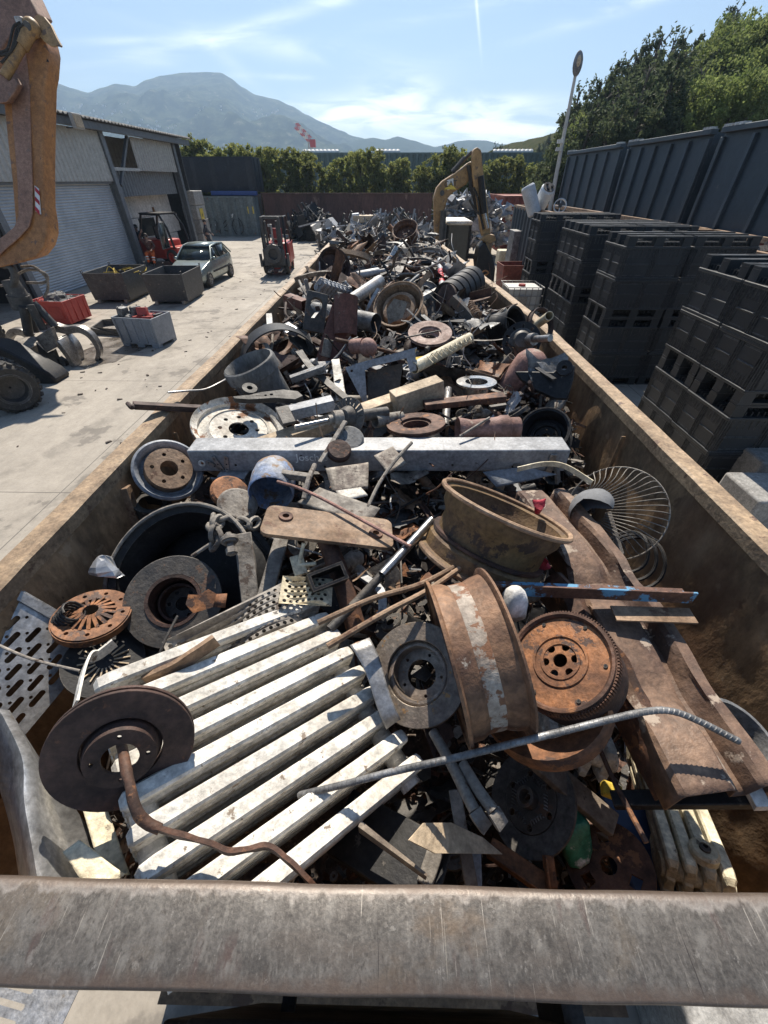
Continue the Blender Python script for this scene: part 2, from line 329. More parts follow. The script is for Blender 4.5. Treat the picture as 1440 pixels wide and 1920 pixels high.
# quads sized so that texture space = metres round the yard origin
gm = bpy.data.meshes.new('ground'); gm.from_pydata([(-2400, -250, 0), (2400, -250, 0), (2400, 2500, 0), (-2400, 2500, 0)], [], [(0, 1, 2, 3)]); gm.materials.append(MATS['ground'])
go = bpy.data.objects.new('ground', gm); COL.objects.link(go); go['kind'] = 'structure'
m_wet = mat('wet_stain', (.10, .085, .07), (.20, .175, .15), 2.2, rough=(.12, .5), bump=.05)
def patch(cx, cy, rx, ry, seed, z=.004):
    loop = [(cx+rx*math.cos(a)*(1+.35*noise.noise(V((math.cos(a)*1.6, math.sin(a)*1.6, seed)))), cy+ry*math.sin(a)*(1+.35*noise.noise(V((math.cos(a)*1.6, math.sin(a)*1.6, seed+5))))) for a in [2*PI*i/48 for i in range(48)]]
    return MB().prism(loop, z-.002, z)
p = at(205, 660, 0); mb = patch(p.x, p.y, .75, 1.15, 2); q = at(225, 645, 0); mb2 = patch(q.x-.1, q.y+.2, .8, .45, 7, .008)
struct(mb, 'puddle', m_wet); struct(mb2, 'puddle', m_wet)
m_road = mat('dusty_track', (.45, .41, .35), (.36, .33, .28), 1.3, rough=(.8, .95))
# ================================================================ haze
hm = bpy.data.materials.new('haze_air'); hm.use_nodes = True; n = hm.node_tree.nodes; n.remove(n['Principled BSDF'])
pv = n.new('ShaderNodeVolumePrincipled'); pv.inputs['Color'].default_value = (.52, .73, 1.0, 1); pv.inputs['Density'].default_value = .00038; pv.inputs['Anisotropy'].default_value = .25
hm.node_tree.links.new(pv.outputs[0], n['Material Output'].inputs['Volume'])
hb = MB().box((0, 1200, 208), (5200, 3100, 423)).build('haze', hm, smooth=0); hb['kind'] = 'stuff'; hb['label'] = 'pale blue summer haze in the air over the yard and mountains'
# ================================================================ mountains
def ridge(name, pts, dist, depth, mm, seed, amp, label, n=220, k=46):
    azs = []; 
    for px, py in pts: a, e = azel(px, py); azs.append((a, e))
    vs = []; fs = []
    for i in range(n+1):
        a = azs[0][0]+(azs[-1][0]-azs[0][0])*i/n
        for q in range(len(azs)-1):
            if azs[q][0] <= a <= azs[q+1][0]+1e-9: break
        t = (a-azs[q][0])/(azs[q+1][0]-azs[q][0]); t2 = t*t*(3-2*t)*.5+t*.5; e = azs[q][1]*(1-t2)+azs[q+1][1]*t2
        top = dist*math.tan(e)+HC
        for j in range(k+1):
            u = j/k; r = dist-depth*(1-u) if u < .999 else dist
            h = top*(u**1.25)
            x, y = r*math.sin(a), r*math.cos(a)
            h += amp*noise.fractal(V((x/260+seed, y/260, 0)), .9, 2.1, 6)*(4*u*(1-u)+.12)
            vs.append((x, y, max(h, -1) if j else -2))
        r = dist+depth*.35; vs.append((r*math.sin(a), r*math.cos(a), -2))
    m = k+2
    for i in range(n):
        for j in range(m-1): fs.append([i*m+j, (i+1)*m+j, (i+1)*m+j+1, i*m+j+1])
    o = struct(MB().add(vs, fs), name, mm, smooth=60, label=label); return o
m_mtn = mat('mountain_scrub', (.008, .018, .012), (.06, .075, .042), .022, (.15, .14, .105), .60, .045, bump=0, lo=.43, hi=.57, var=.5, bsc=.16, spec=0)
m_mtn2 = mat('hill_woods', (.022, .036, .02), (.04, .055, .028), .04, (.09, .085, .06), .63, .06, bump=0, var=.3, bsc=.22, spec=0)
ridge('mountain', [(-60, 150), (60, 150), (100, 154), (135, 165), (165, 172), (190, 163), (215, 155), (235, 158), (250, 161), (275, 148), (300, 141), (345, 137), (385, 135), (415, 137), (432, 147), (455, 165), (480, 180), (520, 189), (545, 199), (575, 215), (605, 229), (640, 245), (665, 257), (700, 275), (760, 300)], 2150, 1300, m_mtn, 1.3, 44, 'broad flat topped mountain fading blue beyond the yard')
ridge('far_hills', [(560, 300), (640, 270), (680, 260), (700, 258), (722, 262), (745, 256), (775, 264), (800, 272), (815, 276), (835, 272), (860, 265), (880, 263), (910, 263), (940, 270), (985, 272), (1030, 285), (1090, 300)], 1750, 700, m_mtn2, 6.1, 12, 'low wooded hills far behind the excavator', n=140)
# far white houses scattered over the lower mountain slopes: a far-off town that reads as one mass
hv = MB(); dep = bpy.context.evaluated_depsgraph_get()
mo = bpy.data.objects['mountain']; bpy.context.view_layer.update()
from mathutils.bvhtree import BVHTree
bvh = BVHTree.FromObject(mo, bpy.context.evaluated_depsgraph_get())
for i in range(260):
    px = rnd.uniform(100, 620); py = rnd.uniform(195, 270)+max(0, (px-330)*.04)
    d = ray(px, py).normalized(); h = bvh.ray_cast(EYE-mo.location, d)
    if h[0] is not None and noise.noise(h[0]/170) > .02:
        c = h[0]+mo.location; s = rnd.uniform(1.8, 3.6); hv.box(c+V((0, 0, 1)), (s*rnd.uniform(.9, 1.8), s, rnd.uniform(3, 5)))
m_house = mat('house_plaster', (.82, .78, .72), (.7, .66, .6), 1, bump=0)
o = hv.build('hillside_town', m_house, smooth=0); o['kind'] = 'stuff'; o['label'] = 'tiny pale houses scattered over the hazy mountain slope'
# ================================================================ leafy trees
def leaf_mat(name, c1, c2, tr=.38):
    m = mat(name, c1, c2, 1.3, rough=(.6, .8), bump=0, var=.3, bsc=4, spec=.15); nt = m.node_tree; N = nt.nodes; b = N['Principled BSDF']
    t = N.new('ShaderNodeBsdfTranslucent'); nt.links.new(b.inputs['Base Color'].links[0].from_socket, t.inputs[0]); x = N.new('ShaderNodeMixShader'); x.inputs[0].default_value = tr
    nt.links.new(b.outputs[0], x.inputs[1]); nt.links.new(t.outputs[0], x.inputs[2]); nt.links.new(x.outputs[0], N['Material Output'].inputs[0]); return m
m_leafh = leaf_mat('leaf_hedge', (.165, .195, .06), (.29, .30, .10), .52)
m_leafd = leaf_mat('leaf_dark', (.07, .095, .05), (.125, .15, .075), .42)
m_leafl = leaf_mat('leaf_bright', (.15, .20, .055), (.24, .28, .10), .5)
m_bark = mat('bark', (.12, .09, .065), (.07, .055, .04), 6, st=(1, 1, .3))
def leafmesh(lobes, nleaf, size, seed, droop=0):
    r = random.Random(seed); vs = []; fs = []; tot = sum(l[3]*l[4]*l[5] for l in lobes)
    for (cx, cy, cz, rx, ry, rz) in lobes:
        k = max(20, int(nleaf*rx*ry*rz/tot))
        clumps = []
        for _ in range(max(4, k//34)):
            d = V((r.gauss(0, 1), r.gauss(0, 1), r.gauss(0, 1))).normalized(); q = r.uniform(.55, 1.06)
            clumps.append(V((cx+d.x*rx*q, cy+d.y*ry*q, cz+d.z*rz*q)))
        for i in range(k):
            c = r.choice(clumps)+V((r.gauss(0, .16)*rx, r.gauss(0, .16)*ry, r.gauss(0, .13)*rz))
            s = size*r.uniform(.6, 1.35); n = V((r.gauss(0, 1), r.gauss(0, 1), r.gauss(.4, .9))).normalized(); M = TM(c, n, spin=r.uniform(0, 6.3)); o = len(vs)
            L = 1.7+droop
            vs += [M @ V((-s*.32, -s*.5, 0)), M @ V((s*.32, -s*.5, 0)), M @ V((s*.42, s*.3*L, s*.1)), M @ V((0, s*.62*L, 0)), M @ V((-s*.4, s*.2*L, -s*.1))]
            fs.append([o, o+1, o+2, o+3, o+4])
    return vs, fs
def tree_proto(kind, seed, h):
    r = random.Random(seed); lobes = []; br = MB()
    if kind == 'hedge':
        nst = 4
        for i in range(nst):
            a = r.uniform(0, 6.3); q = r.uniform(.25, .8); x, y = q*math.cos(a), q*math.sin(a); t = h*r.uniform(.62, .8)
            br.tube(spline([(x*.3, y*.3, 0), (x*.7, y*.7, h*.3), (x, y, t)], 3), [.07, .07, .065, .06, .05, .04, .03][:7], 6)
            for lv in range(4): lobes.append((x*1.1+r.gauss(0, .2), y+r.gauss(0, .2), h*(.30+.17*lv)+r.gauss(0, .15), r.uniform(.5, .85), r.uniform(.5, .8), h*.12))
        lobes.append((r.gauss(0, .2), 0, h*.88, .55, .5, h*.10))
        n, s = 5200, .12
    elif kind == 'dark':
        br.tube(spline([(0, 0, 0), (r.gauss(0, .2), r.gauss(0, .2), h*.5), (r.gauss(0, .2), 0, h*.95)], 4), [.22-.02*i for i in range(9)], 7)
        for i in range(30):
            u = r.uniform(.12, 1); w = (1-u)**.65*h*.27+.28; a = r.uniform(0, 6.3); x, y = w*.75*math.cos(a), w*.75*math.sin(a); z = h*u
            br.tube([(0, 0, z-.5), (x, y, z)], [.05, .02], 5)
            lobes.append((x, y, z+r.uniform(0, .5), w*.5+.2, w*.5+.2, h*.085+.3))
        n, s = 9500, .125
    else:
        br.tube(spline([(0, 0, 0), (r.gauss(0, .3), r.gauss(0, .3), h*.3), (r.gauss(0, .4), r.gauss(0, .4), h*.6)], 4), [.2-.017*i for i in range(9)], 7)
        for i in range(15):
            a = r.uniform(0, 6.3); q = r.uniform(.1, 1)**.6*h*.36; z = h*r.uniform(.3, .88); q *= 1-.45*max(0, z/h-.6)/.3; x, y = q*math.cos(a), q*math.sin(a)
            br.tube([(0, 0, h*.4), (x*.6, y*.6, z*.85), (x, y, z)], [.08, .05, .02], 5)
            s0 = h*r.uniform(.11, .18); lobes.append((x, y, z, s0, s0, s0*.85))
        n, s = 9500, .105
    vs, fs = leafmesh(lobes, n, s, seed, .6 if kind == 'dark' else 0)
    top = sorted(v[2] for v in vs)[-30]; k = h/top
    return [(v[0], v[1], v[2]*k) for v in vs], fs, br
PROTO = {}
def plant(kind, x, y, z, h, v, label, group, name):
    key = (kind, v)
    H0 = {'hedge': 5.5, 'dark': 9.0, 'broad': 7.0}[kind]
    if key not in PROTO:
        vs, fs, br = tree_proto(kind, 40+v*7+len(kind), H0); me = bpy.data.meshes.new('crown'); me.from_pydata(vs, [], fs)
        me.materials.append({'hedge': m_leafh, 'dark': m_leafd, 'broad': m_leafl}[kind]); bm = bpy.data.meshes.new('trunk'); bm.from_pydata(br.v, [], br.f); bm.materials.append(m_bark)
        PROTO[key] = (me, bm)
    me, bm = PROTO[key]; t = thing(name, label, 'tree', (x, y, z), group); k = h/H0; t.scale = (k*rnd.uniform(.92, 1.12), k*rnd.uniform(.92, 1.1), k); t.rotation_euler = (0, 0, rnd.uniform(0, 6.3))
    for nm, d in (('trunk', bm), ('crown', me)): c = bpy.data.objects.new(nm, d); COL.objects.link(c); c.parent = t
    return t
hedge = [(322, 262), (350, 254), (378, 262), (402, 270), (430, 270), (458, 272), (480, 277), (505, 275), (530, 280), (553, 276), (580, 292), (608, 312), (640, 296), (662, 281), (690, 277), (712, 308), (738, 300), (762, 296), (790, 300), (815, 310), (838, 274), (862, 279), (884, 288), (925, 302), (948, 293), (972, 290), (1002, 306), (1030, 304), (1056, 310)]
ordw = ['first', 'second', 'third', 'fourth', 'fifth', 'sixth', 'seventh', 'eighth', 'ninth', 'tenth', 'eleventh', 'twelfth', 'thirteenth', 'fourteenth', 'fifteenth', 'sixteenth', 'seventeenth', 'eighteenth', 'nineteenth', 'twentieth', 'twenty-first', 'twenty-second', 'twenty-third', 'twenty-fourth', 'twenty-fifth', 'twenty-sixth', 'twenty-seventh', 'twenty-eighth', 'twenty-ninth', 'thirtieth']
for i, (px, py) in enumerate(hedge):
    Y = 47.5+rnd.uniform(-.9, .9); p = atY(px, py, Y)
    plant('hedge', p.x, Y, 0, p.z, i % 5, f'olive green multi-stemmed hedge tree by the green wall, {ordw[i]} from the left', 'hedge trees before the green warehouse wall', 'hedge_tree')
def hillz(x, y):
    s = max(0, x-12.5+max(0, (y-75))*.06)*.36; s = s if s < 14 else 14+(s-14)*.3
    return s*min(1, max(0, (y-16)/14))+.5*noise.noise(V((x*.12, y*.12, 0)))*(1 if s > .5 else 0) - (.3 if s <= 0 else 0)
gv = []; gf = []; nx, ny = 46, 60
for i in range(nx+1):
    for j in range(ny+1):
        x = 11+i*2.6; y = 14+j*3.4; gv.append((x, y, hillz(x, y)))
for i in range(nx):
    for j in range(ny): a = i*(ny+1)+j; gf.append([a, a+ny+1, a+ny+2, a+1])
m_hill = mat('hillside_scrub', (.05, .065, .03), (.09, .085, .045), .5, (.14, .11, .07), .6, .9, bump=.5, bsc=3, spec=0)
struct(MB().add(gv, gf), 'hillside', m_hill, smooth=60, label='steep wooded hillside rising behind the blue containers')
hill = []   # kind, px, py(top), Y
for px, py in ((1062, 250), (1075, 205), (1092, 160), (1112, 148), (1128, 150), (1150, 125), (1163, 112), (1185, 100), (1200, 92), (1222, 72), (1240, 62), (1252, 52), (1272, 60), (1292, 56), (1312, 66), (1330, 72), (1345, 90)): hill.append(('dark', px, py, 46+rnd.uniform(-5, 9)))
for px, py in ((1085, 215), (1120, 190), (1180, 175), (1210, 150), (1235, 130), (1265, 140), (1290, 150), (1320, 160), (1160, 190), (1250, 190), (1215, 205), (1300, 110), (1092, 225), (1075, 232), (1066, 222), (1058, 246), (1140, 165), (1170, 150), (1200, 200), (1260, 105), (1225, 110), (1280, 95), (1325, 120), (1180, 225), (1240, 225)): hill.append(('dark', px, py, 36+rnd.uniform(-3, 4)))
for px, py in ((1380, 12), (1392, 4), (1372, 30)): hill.append(('dark', px, py, 66+rnd.uniform(-3, 3)))
for px, py in ((1345, 70), (1365, 52), (1390, 40), (1415, 20), (1438, 8), (1400, 62), (1430, 55)): hill.append(('broad', px, py, 46+rnd.uniform(-4, 6)))
for px, py in ((1126, 206), (1345, 165), (1360, 140), (1385, 130), (1410, 132), (1436, 128), (1375, 165), (1420, 160), (1285, 225), (1330, 205), (1400, 195), (1440, 180)): hill.append(('broad', px, py, 33+rnd.uniform(-2, 4)))
for px, py in ((1012, 268), (1022, 262), (1032, 250), (1045, 252), (1055, 258), (1000, 275), (985, 282)): hill.append(('dark', px, py, 118+rnd.uniform(-8, 8)))
for px, py in ((970, 284), (1010, 285), (1040, 275)): hill.append(('broad', px, py, 105))
for px, py in ((930, 268), (942, 270), (952, 274)): hill.append(('dark', px, py, 88))
hill.sort(key=lambda a: a[1]); cnt = {}
for kd, px, py, Y in hill:
    p = atY(px, py, Y); z0 = max(-.2, hillz(p.x, Y)) if p.x > 11 else 0; h = p.z-z0
    if h < 2.2: z0 = p.z-2.6; h = 2.6
    if h > 13: z0 = p.z-11; h = 11
    zone = 'far dark' if Y > 80 and kd == 'dark' else 'far green' if Y > 80 else 'dark' if kd == 'dark' else 'bright'
    cnt[zone] = cnt.get(zone, 0)+1; k = cnt[zone]
    o = ordw[k-1] if k <= 30 else f'{ordw[k-31]} after the thirtieth'
    lab = {'dark': f'dark ragged evergreen on the hillside, {o} dark one from the left', 'bright': f'bright green bushy tree on the hillside, {o} bright one from the left',
           'far dark': f'small distant evergreen past the hedge, {o} of those from the left', 'far green': f'small distant leafy tree beyond the hedge, {o} from the left'}[zone]
    plant(kd, p.x, Y, z0-.1, h+.1, rnd.randrange(4), lab, 'hillside trees' if Y < 80 else 'distant trees past the hedge', 'evergreen_tree' if kd == 'dark' else 'leafy_tree')
# ================================================================ yard materials
p_clad = plain('cladding_grey', (.42, .42, .40), .55, .1); p_door = mat('roller_door_grey', (.40, .43, .46), (.33, .36, .39), 1.2, rough=(.4, .55), metal=.2, bump=.04, var=.08, grunge=.22)
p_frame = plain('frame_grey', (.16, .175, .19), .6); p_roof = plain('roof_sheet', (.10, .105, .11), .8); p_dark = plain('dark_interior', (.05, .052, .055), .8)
p_block = mat('block_wall_grey', (.46, .45, .43), (.38, .37, .355), 1.2, rough=(.8, .95), bump=.1)
m_navy = mat('navy_container', (.014, .019, .028), (.022, .028, .038), 1.5, (.04, .042, .046), .62, 3, rough=(.4, .6), bump=.08)
m_bluec = mat('blue_grey_container', (.031, .047, .062), (.041, .058, .074), .9, (.08, .09, .10), .66, 3, rough=(.4, .6), bump=.08, var=.1, grunge=.5, edge=((.14, .16, .17), .02))
m_greyc = mat('grey_container', (.20, .235, .235), (.155, .18, .18), 1.2, (.24, .11, .06), .64, 2.5, rough=(.5, .7))
m_skip = mat('rust_skip', (.13, .062, .048), (.085, .045, .037), 1.2, (.24, .15, .11), .60, 1.6, rough=(.6, .85), st=(1, 1, .35))
m_redc = mat('red_container', (.30, .085, .055), (.20, .06, .045), 1.5, (.09, .05, .04), .6, 4)
m_greenw = plain('green_wall', (.13, .185, .18), .6); m_sky = plain('skylight_white', (.72, .73, .72), .4)
m_crate = mat('black_crate', (.018, .022, .027), (.028, .031, .035), 5, (.06, .058, .053), .66, 14, rough=(.45, .65), bump=.1, spec=.4, edge=((.13, .13, .125), .009), grunge=.3, var=.15)
m_orange = mat('machine_orange', (.42, .195, .065), (.33, .15, .055), 2.0, (.17, .10, .07), .60, 5, rough=(.4, .65), bump=.08)
m_orangef = mat('faded_orange', (.31, .175, .115), (.25, .14, .095), 2.5, (.2, .14, .11), .63, 6, rough=(.5, .7), bump=.08)
m_ocher = mat('excavator_ochre', (.37, .23, .10), (.30, .185, .08), 2.0, (.16, .11, .075), .58, 5, rough=(.45, .65), bump=.08)
m_mach = mat('machine_dark', (.05, .05, .05), (.085, .08, .075), 5, (.18, .16, .14), .62, 10, rough=(.4, .7))
m_worn = mat('worn_steel', (.36, .345, .33), (.22, .205, .19), 5, (.12, .10, .085), .6, 9, rough=(.25, .5), metal=.7)
m_redp = plain('red_plastic', (.42, .055, .045), .5); m_greyp = mat('grey_plastic', (.26, .29, .33), (.20, .225, .255), 3, (.36, .28, .25), .68, 5, rough=(.5, .7), grunge=.35)
m_tub = mat('steel_tub', (.045, .048, .053), (.075, .075, .075), 2.5, (.19, .16, .13), .62, 8, rough=(.45, .7)); m_tubrim = plain('tub_rim', (.34, .30, .25), .6)
m_glass = plain('dark_glass', (.03, .04, .042), .08); m_car = plain('car_paint', (.30, .345, .33), .25, .45, var=.05); m_lamp = plain('lamp_clear', (.6, .62, .62), .15)
m_redf = plain('forklift_red', (.45, .05, .035), .4); m_wtank = plain('white_tank', (.72, .71, .67), .5); m_bluep = plain('tarp_blue', (.05, .10, .30), .6); m_sign = plain('yellow_sign', (.65, .5, .08), .5)
m_black2 = plain('lettering_black', (.03, .03, .03), .6); m_whitet = plain('lettering_white', (.78, .77, .74), .6); m_redt = plain('warning_red', (.5, .03, .04), .5)
m_boiler = plain('boiler_white', (.66, .69, .72), .4); m_post = plain('lamp_post_grey', (.48, .47, .44), .55); m_foil = mat('scrap_aluminium', (.62, .62, .62), (.30, .30, .31), 3, rough=(.25, .6), metal=.5, bump=.3, bsc=12)
def text(name, s, size, M, m, parent, ext=.002):
    c = bpy.data.curves.new(name, 'FONT'); c.body = s; c.size = size; c.extrude = ext; c.align_x = 'CENTER'; c.align_y = 'CENTER'; c.materials.append(m)
    o = bpy.data.objects.new(name, c); COL.objects.link(o); bpy.context.view_layer.update(); me = bpy.data.meshes.new_from_object(o.evaluated_get(bpy.context.evaluated_depsgraph_get())); bpy.data.objects.remove(o)
    o = bpy.data.objects.new(name, me); COL.objects.link(o); o.parent = parent; off = V((0, 0, 0)); q = parent
    while q is not None: off = off+q.location; q = q.parent
    o.matrix_basis = Matrix.Translation(-off) @ M; return o
def ribsheet(mb, p0, du, dv, n, amp, nrm):            # trapezoidal corrugation across du
    p0, du, dv, nrm = V(p0), V(du), V(dv), V(nrm); prof = []
    for i in range(n):
        for t, h in ((0, 0), (.3, 0), (.42, 1), (.82, 1), (.95, 0)): prof.append(((i+t)/n, h))
    prof.append((1, 0)); vs = []
    for t, h in prof: a = p0+du*t+nrm*amp*h; vs += [a, a+dv]
    mb.add(vs, [[2*i, 2*i+2, 2*i+3, 2*i+1] for i in range(len(prof)-1)]); return mb
# ================================================================ left warehouse
XF = -13.4
wh = thing('warehouse', 'grey corrugated warehouse with roller door and open bays', 'building', (-18, 22, 0))
mb = MB(); vs = []; n = 260
for i in range(n+1):
    y = 9+25.2*i/n; z = .05*math.cos(i*PI*.6667)
    vs += [(XF+.55, y, 5.62+z), (XF-13, y, 6.9+z)]
mb.add(vs, [[2*i, 2*i+2, 2*i+3, 2*i+1] for i in range(n)]); mb.build('roof', p_roof, wh, smooth=60, solid=.02)
MB().box((XF+.32, 21.6, 5.42), (.16, 25.1, .26)).build('eave_beam', p_frame, wh, bev=.01)
for y0, y1, z0 in ((10, 24.45, 3.56), (27.3, 32.1, 3.98)):
    mb = MB(); ribsheet(mb, (XF, y0, z0), (0, y1-y0, 0), (0, 0, 5.3-z0), int((y1-y0)/.28), .04, (1, 0, 0)); mb.build('cladding_panel', p_clad, wh, smooth=0, solid=.015)
mb = MB()
for i in range(38): mb.lathe([(.001, 0), (.06, .01), (.06, 7.55), (.001, 7.56)], 8, TM((XF-.22, 16.75, .05+.0925*i), (0, 1, 0)), closed=False, a0=0, a1=2*PI)
dr = mb.build('roller_door', p_door, wh, smooth=50)
MB().box((XF-.2, 20.5, 3.53), (.3, 7.8, .12)).build('door_lintel', p_frame, wh)
for y in (16.45, 24.55, 32.25):
    mb = MB().box((XF+.1, y, 2.7), (.06, .30, 5.4)).box((XF-.2, y, 2.7), (.06, .30, 5.4)).box((XF-.05, y, 2.7), (.25, .04, 5.4)); mb.build('column', p_frame, wh)
MB().bar((XF, 25.0, 3.4), (XF, 27.1, 5.3), .12, .12).build('brace', p_frame, wh)
MB().bar((XF, 13.0, 0), (XF, 16.3, 5.2), .16, .2).build('brace', p_frame, wh); MB().bar((XF+.3, 11.6, 3.8), (XF+.3, 13.4, 5.3), .14, .14).build('brace', p_frame, wh)
mb = MB(); ribsheet(mb, (XF-.35, 24.8, 2.95), (0, 7.3, 0), (0, 0, 1.05), 26, .04, (1, 0, 0)); mb.build('lintel_panel', p_frame, wh, smooth=0, solid=.015)
mb = MB(); ribsheet(mb, (XF-1.9, 24.8, 3.2), (0, 7.4, 0), (0, 0, 2.2), 20, .04, (1, 0, 0)); mb.build('inner_cladding', p_clad, wh, smooth=0, solid=.015)
MB().box((XF+.02, 25.95, 4.02), (.1, 2.7, .12)).build('sill_beam', p_clad, wh)
mb = MB()
for r in range(3):
    for k in range(6):
        mb.box((-14.75, 25.2+1.25*k+.62*(r % 2), .5+.98*r), (.7, 1.235, .96))
mb.build('block_wall', p_block, wh, bev=.02)
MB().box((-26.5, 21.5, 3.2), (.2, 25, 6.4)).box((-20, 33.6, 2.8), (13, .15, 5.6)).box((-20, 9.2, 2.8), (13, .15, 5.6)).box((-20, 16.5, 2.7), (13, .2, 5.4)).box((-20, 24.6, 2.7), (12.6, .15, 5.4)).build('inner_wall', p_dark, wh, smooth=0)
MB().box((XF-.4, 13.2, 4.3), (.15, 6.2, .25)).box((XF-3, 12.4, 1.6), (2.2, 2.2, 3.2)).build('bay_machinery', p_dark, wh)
p = atX(141, 226, XF+.7)
fl = MB().box((XF+.75, p.y, p.z-.02), (.12, .62, .46), Matrix()).build('floodlight', m_post, wh, bev=.01); MB().box((XF+.83, p.y, p.z-.02), (.03, .5, .36)).build('lens', m_tan, fl); MB().box((XF+.5, p.y, p.z-.2), (.5, .06, .05)).build('bracket', p_frame, fl)
for i, (dy, dz) in enumerate(((0, 0), )):
    MB().cyl((XF-2.4, 25.3, 4.75), (XF-2.4, 26.6, 4.75), .05, 8).build('tube_lamp', m_whitet, wh)
sg = MB().box((XF-.16, 12.5, 1.75), (.05, 1.5, .9)).build('notice_board', p_dark, wh)
# ---------------------------------------------------------------- concrete block pillar with yellow plate, cage crates
t = thing('block_pillar', 'stack of pale concrete blocks with yellow plate by warehouse corner', 'block stack', (-13, 33.4, 0))
for k in range(4): MB().box((-13.62+.03*(k % 2), 33.9, .38+.77*k), (.95, 1.6, .75)).build('block', m_conc, t, bev=.03)
MB().box((-13.12, 33.8, 1.75), (.02, .55, .75)).build('yellow_plate', m_sign, t); text('lettering', 'III', .25, TM((-13.105, 33.8, 1.75), (1, 0, 0)), m_black2, t)
t = thing('window_stack', 'tall stack of blue white window frames beside the concrete pillar', 'window frames', (-13, 33.9, 0)); WX = atY(376, 420, 33.9).x
for k in range(3):
    mb = MB(); z = .1+.86*k
    for y in (33.2, 33.8, 34.4): mb.box((WX, y, z+.4), (.08, .07, .8))
    for zz in (0, .4, .8): mb.box((WX, 33.8, z+zz), (.082, 1.27, .06))
    f = mb.build('frame', m_bluest, t); MB().box((WX-.01, 33.8, z+.4), (.015, 1.2, .8)).build('pane', m_glass, f)
# ================================================================ containers at the back
def ribbed_box(name, label, cat, x0, x1, y0, y1, z0, z1, m, face='y', pitch=.5, open_top=False, group=None, rim=None):
    t = thing(name, label, cat, ((x0+x1)/2, (y0+y1)/2, z0), group); w = .06
    mb = MB()
    def wall(a, b, nrm):
        a, b = V(a), V(b); n = max(2, int((b-a).length/pitch)); ribsheet(mb, a, b-a, (0, 0, z1-z0-.1), n, .09, nrm)
    wall((x0, y0, z0+.05), (x1, y0, z0+.05), (0, -1, 0)); wall((x0, y1, z0+.05), (x1, y1, z0+.05), (0, 1, 0))
    wall((x0, y0, z0+.05), (x0, y1, z0+.05), (-1, 0, 0)); wall((x1, y0, z0+.05), (x1, y1, z0+.05), (1, 0, 0))
    mb.build('wall', m, t, smooth=0, solid=-.02)
    fr = MB()
    for x in (x0, x1):
        for y in (y0, y1): fr.box((x, y, (z0+z1)/2), (.14, .14, z1-z0))
    for z in (z0+.06, z1-.05):
        fr.box(((x0+x1)/2, y0, z), (x1-x0-.14, .13, .12)).box(((x0+x1)/2, y1, z), (x1-x0-.14, .13, .12)).box((x0, (y0+y1)/2, z), (.13, y1-y0-.14, .12)).box((x1, (y0+y1)/2, z), (.13, y1-y0-.14, .12))
    fr.build('frame', rim or m, t, smooth=0)
    MB().box(((x0+x1)/2, (y0+y1)/2, z0+.07 if open_top else z1-.06), (x1-x0-.1, y1-y0-.1, .05)).build('floor' if open_top else 'roof', m, t, smooth=0)
    return t
yb = 40.0; a = atY(357, 400, yb); b = atY(477, 400, yb)
gc = ribbed_box('shipping_container', 'grey shipping container with graffiti and small yellow sign', 'container', a.x, b.x, yb, yb+2.4, 0, 2.62, m_greyc, pitch=.62)
s = MB()
def stroke(pts, r=.028):
    s.tube(spline([atY(px, py, yb-.07) for px, py in pts], 4), r, 5)
for pts in ([(383, 425), (389, 414), (396, 410), (401, 418), (402, 436)], [(401, 434), (397, 420), (402, 413), (407, 418), (406, 432), (402, 436)], [(412, 412), (414, 424), (413, 436), (420, 438)], [(415, 424), (422, 415), (428, 412), (425, 422), (418, 430), (428, 433)],
            [(437, 428), (436, 418), (441, 409), (448, 410), (455, 422), (456, 434), (450, 440), (443, 438), (437, 428)], [(446, 411), (442, 424), (445, 436), (450, 424), (446, 411)], [(428, 424), (436, 422)], [(388, 418), (393, 428), (396, 420)]): stroke(pts)
s.build('graffiti', m_black2, gc)
s = MB(); stroke([(402, 416), (404, 424), (401, 431)], .035); stroke([(434, 404), (437, 401), (435, 408)], .03); s.build('graffiti', m_whitet, gc)
p = atY(470, 394, yb-.075); MB().box(p, (.5, .03, .45)).build('yellow_sign', m_sign, gc); text('lettering', 'FIRE\nEXIT'[:0]+'= =\n- -', .16, TM(p+V((0, -.02, 0)), (0, -1, 0)), m_black2, gc)
a = atY(341, 330, 41); b = atY(476, 330, 41)
nc = ribbed_box('tipper_body', 'dark navy container stacked on top of the grey container', 'container', a.x, b.x, 41, 43.3, 2.85, 5.0, m_navy, pitch=2.2)
mb = MB().box(((a.x+b.x)/2+1.2, 40.55, 2.80), (3.6, .5, .26)).jitter(.03, 3); tag(mb.build('blue_tarpaulin', m_bluep, None, bev=.02), 'folded blue tarpaulin under the navy container edge', 'tarpaulin')
a = atY(497, 400, 41.5); b = atY(808, 400, 41.5)
sk = thing('rusty_skip', 'long dark rusty open skip behind the white goods pile', 'skip', ((a.x+b.x)/2, 42.8, 0))
MB().box(((a.x+b.x)/2, 41.5, 1.38), (b.x-a.x, .08, 2.7)).build('front_wall', m_skip, sk, bev=.01)
MB().box(((a.x+b.x)/2, 44.0, 1.38), (b.x-a.x, .08, 2.7)).box((b.x, 42.75, 1.38), (.08, 2.4, 2.7)).build('back_wall', m_skip, sk)
MB().box((a.x-.45, 41.9, 1.38), (.1, 1.6, 2.7), RZ(0)).box((a.x, 42.75, 1.38), (.08, 2.4, 2.7)).build('end_wall', mat('rust_light_wall', (.28, .20, .17), (.16, .10, .085), 1.5, st=(1, 1, .3)), sk)
MB().box(((a.x+b.x)/2, 41.45, 2.76), (b.x-a.x+.2, .14, .09)).build('top_rail', m_skip, sk)
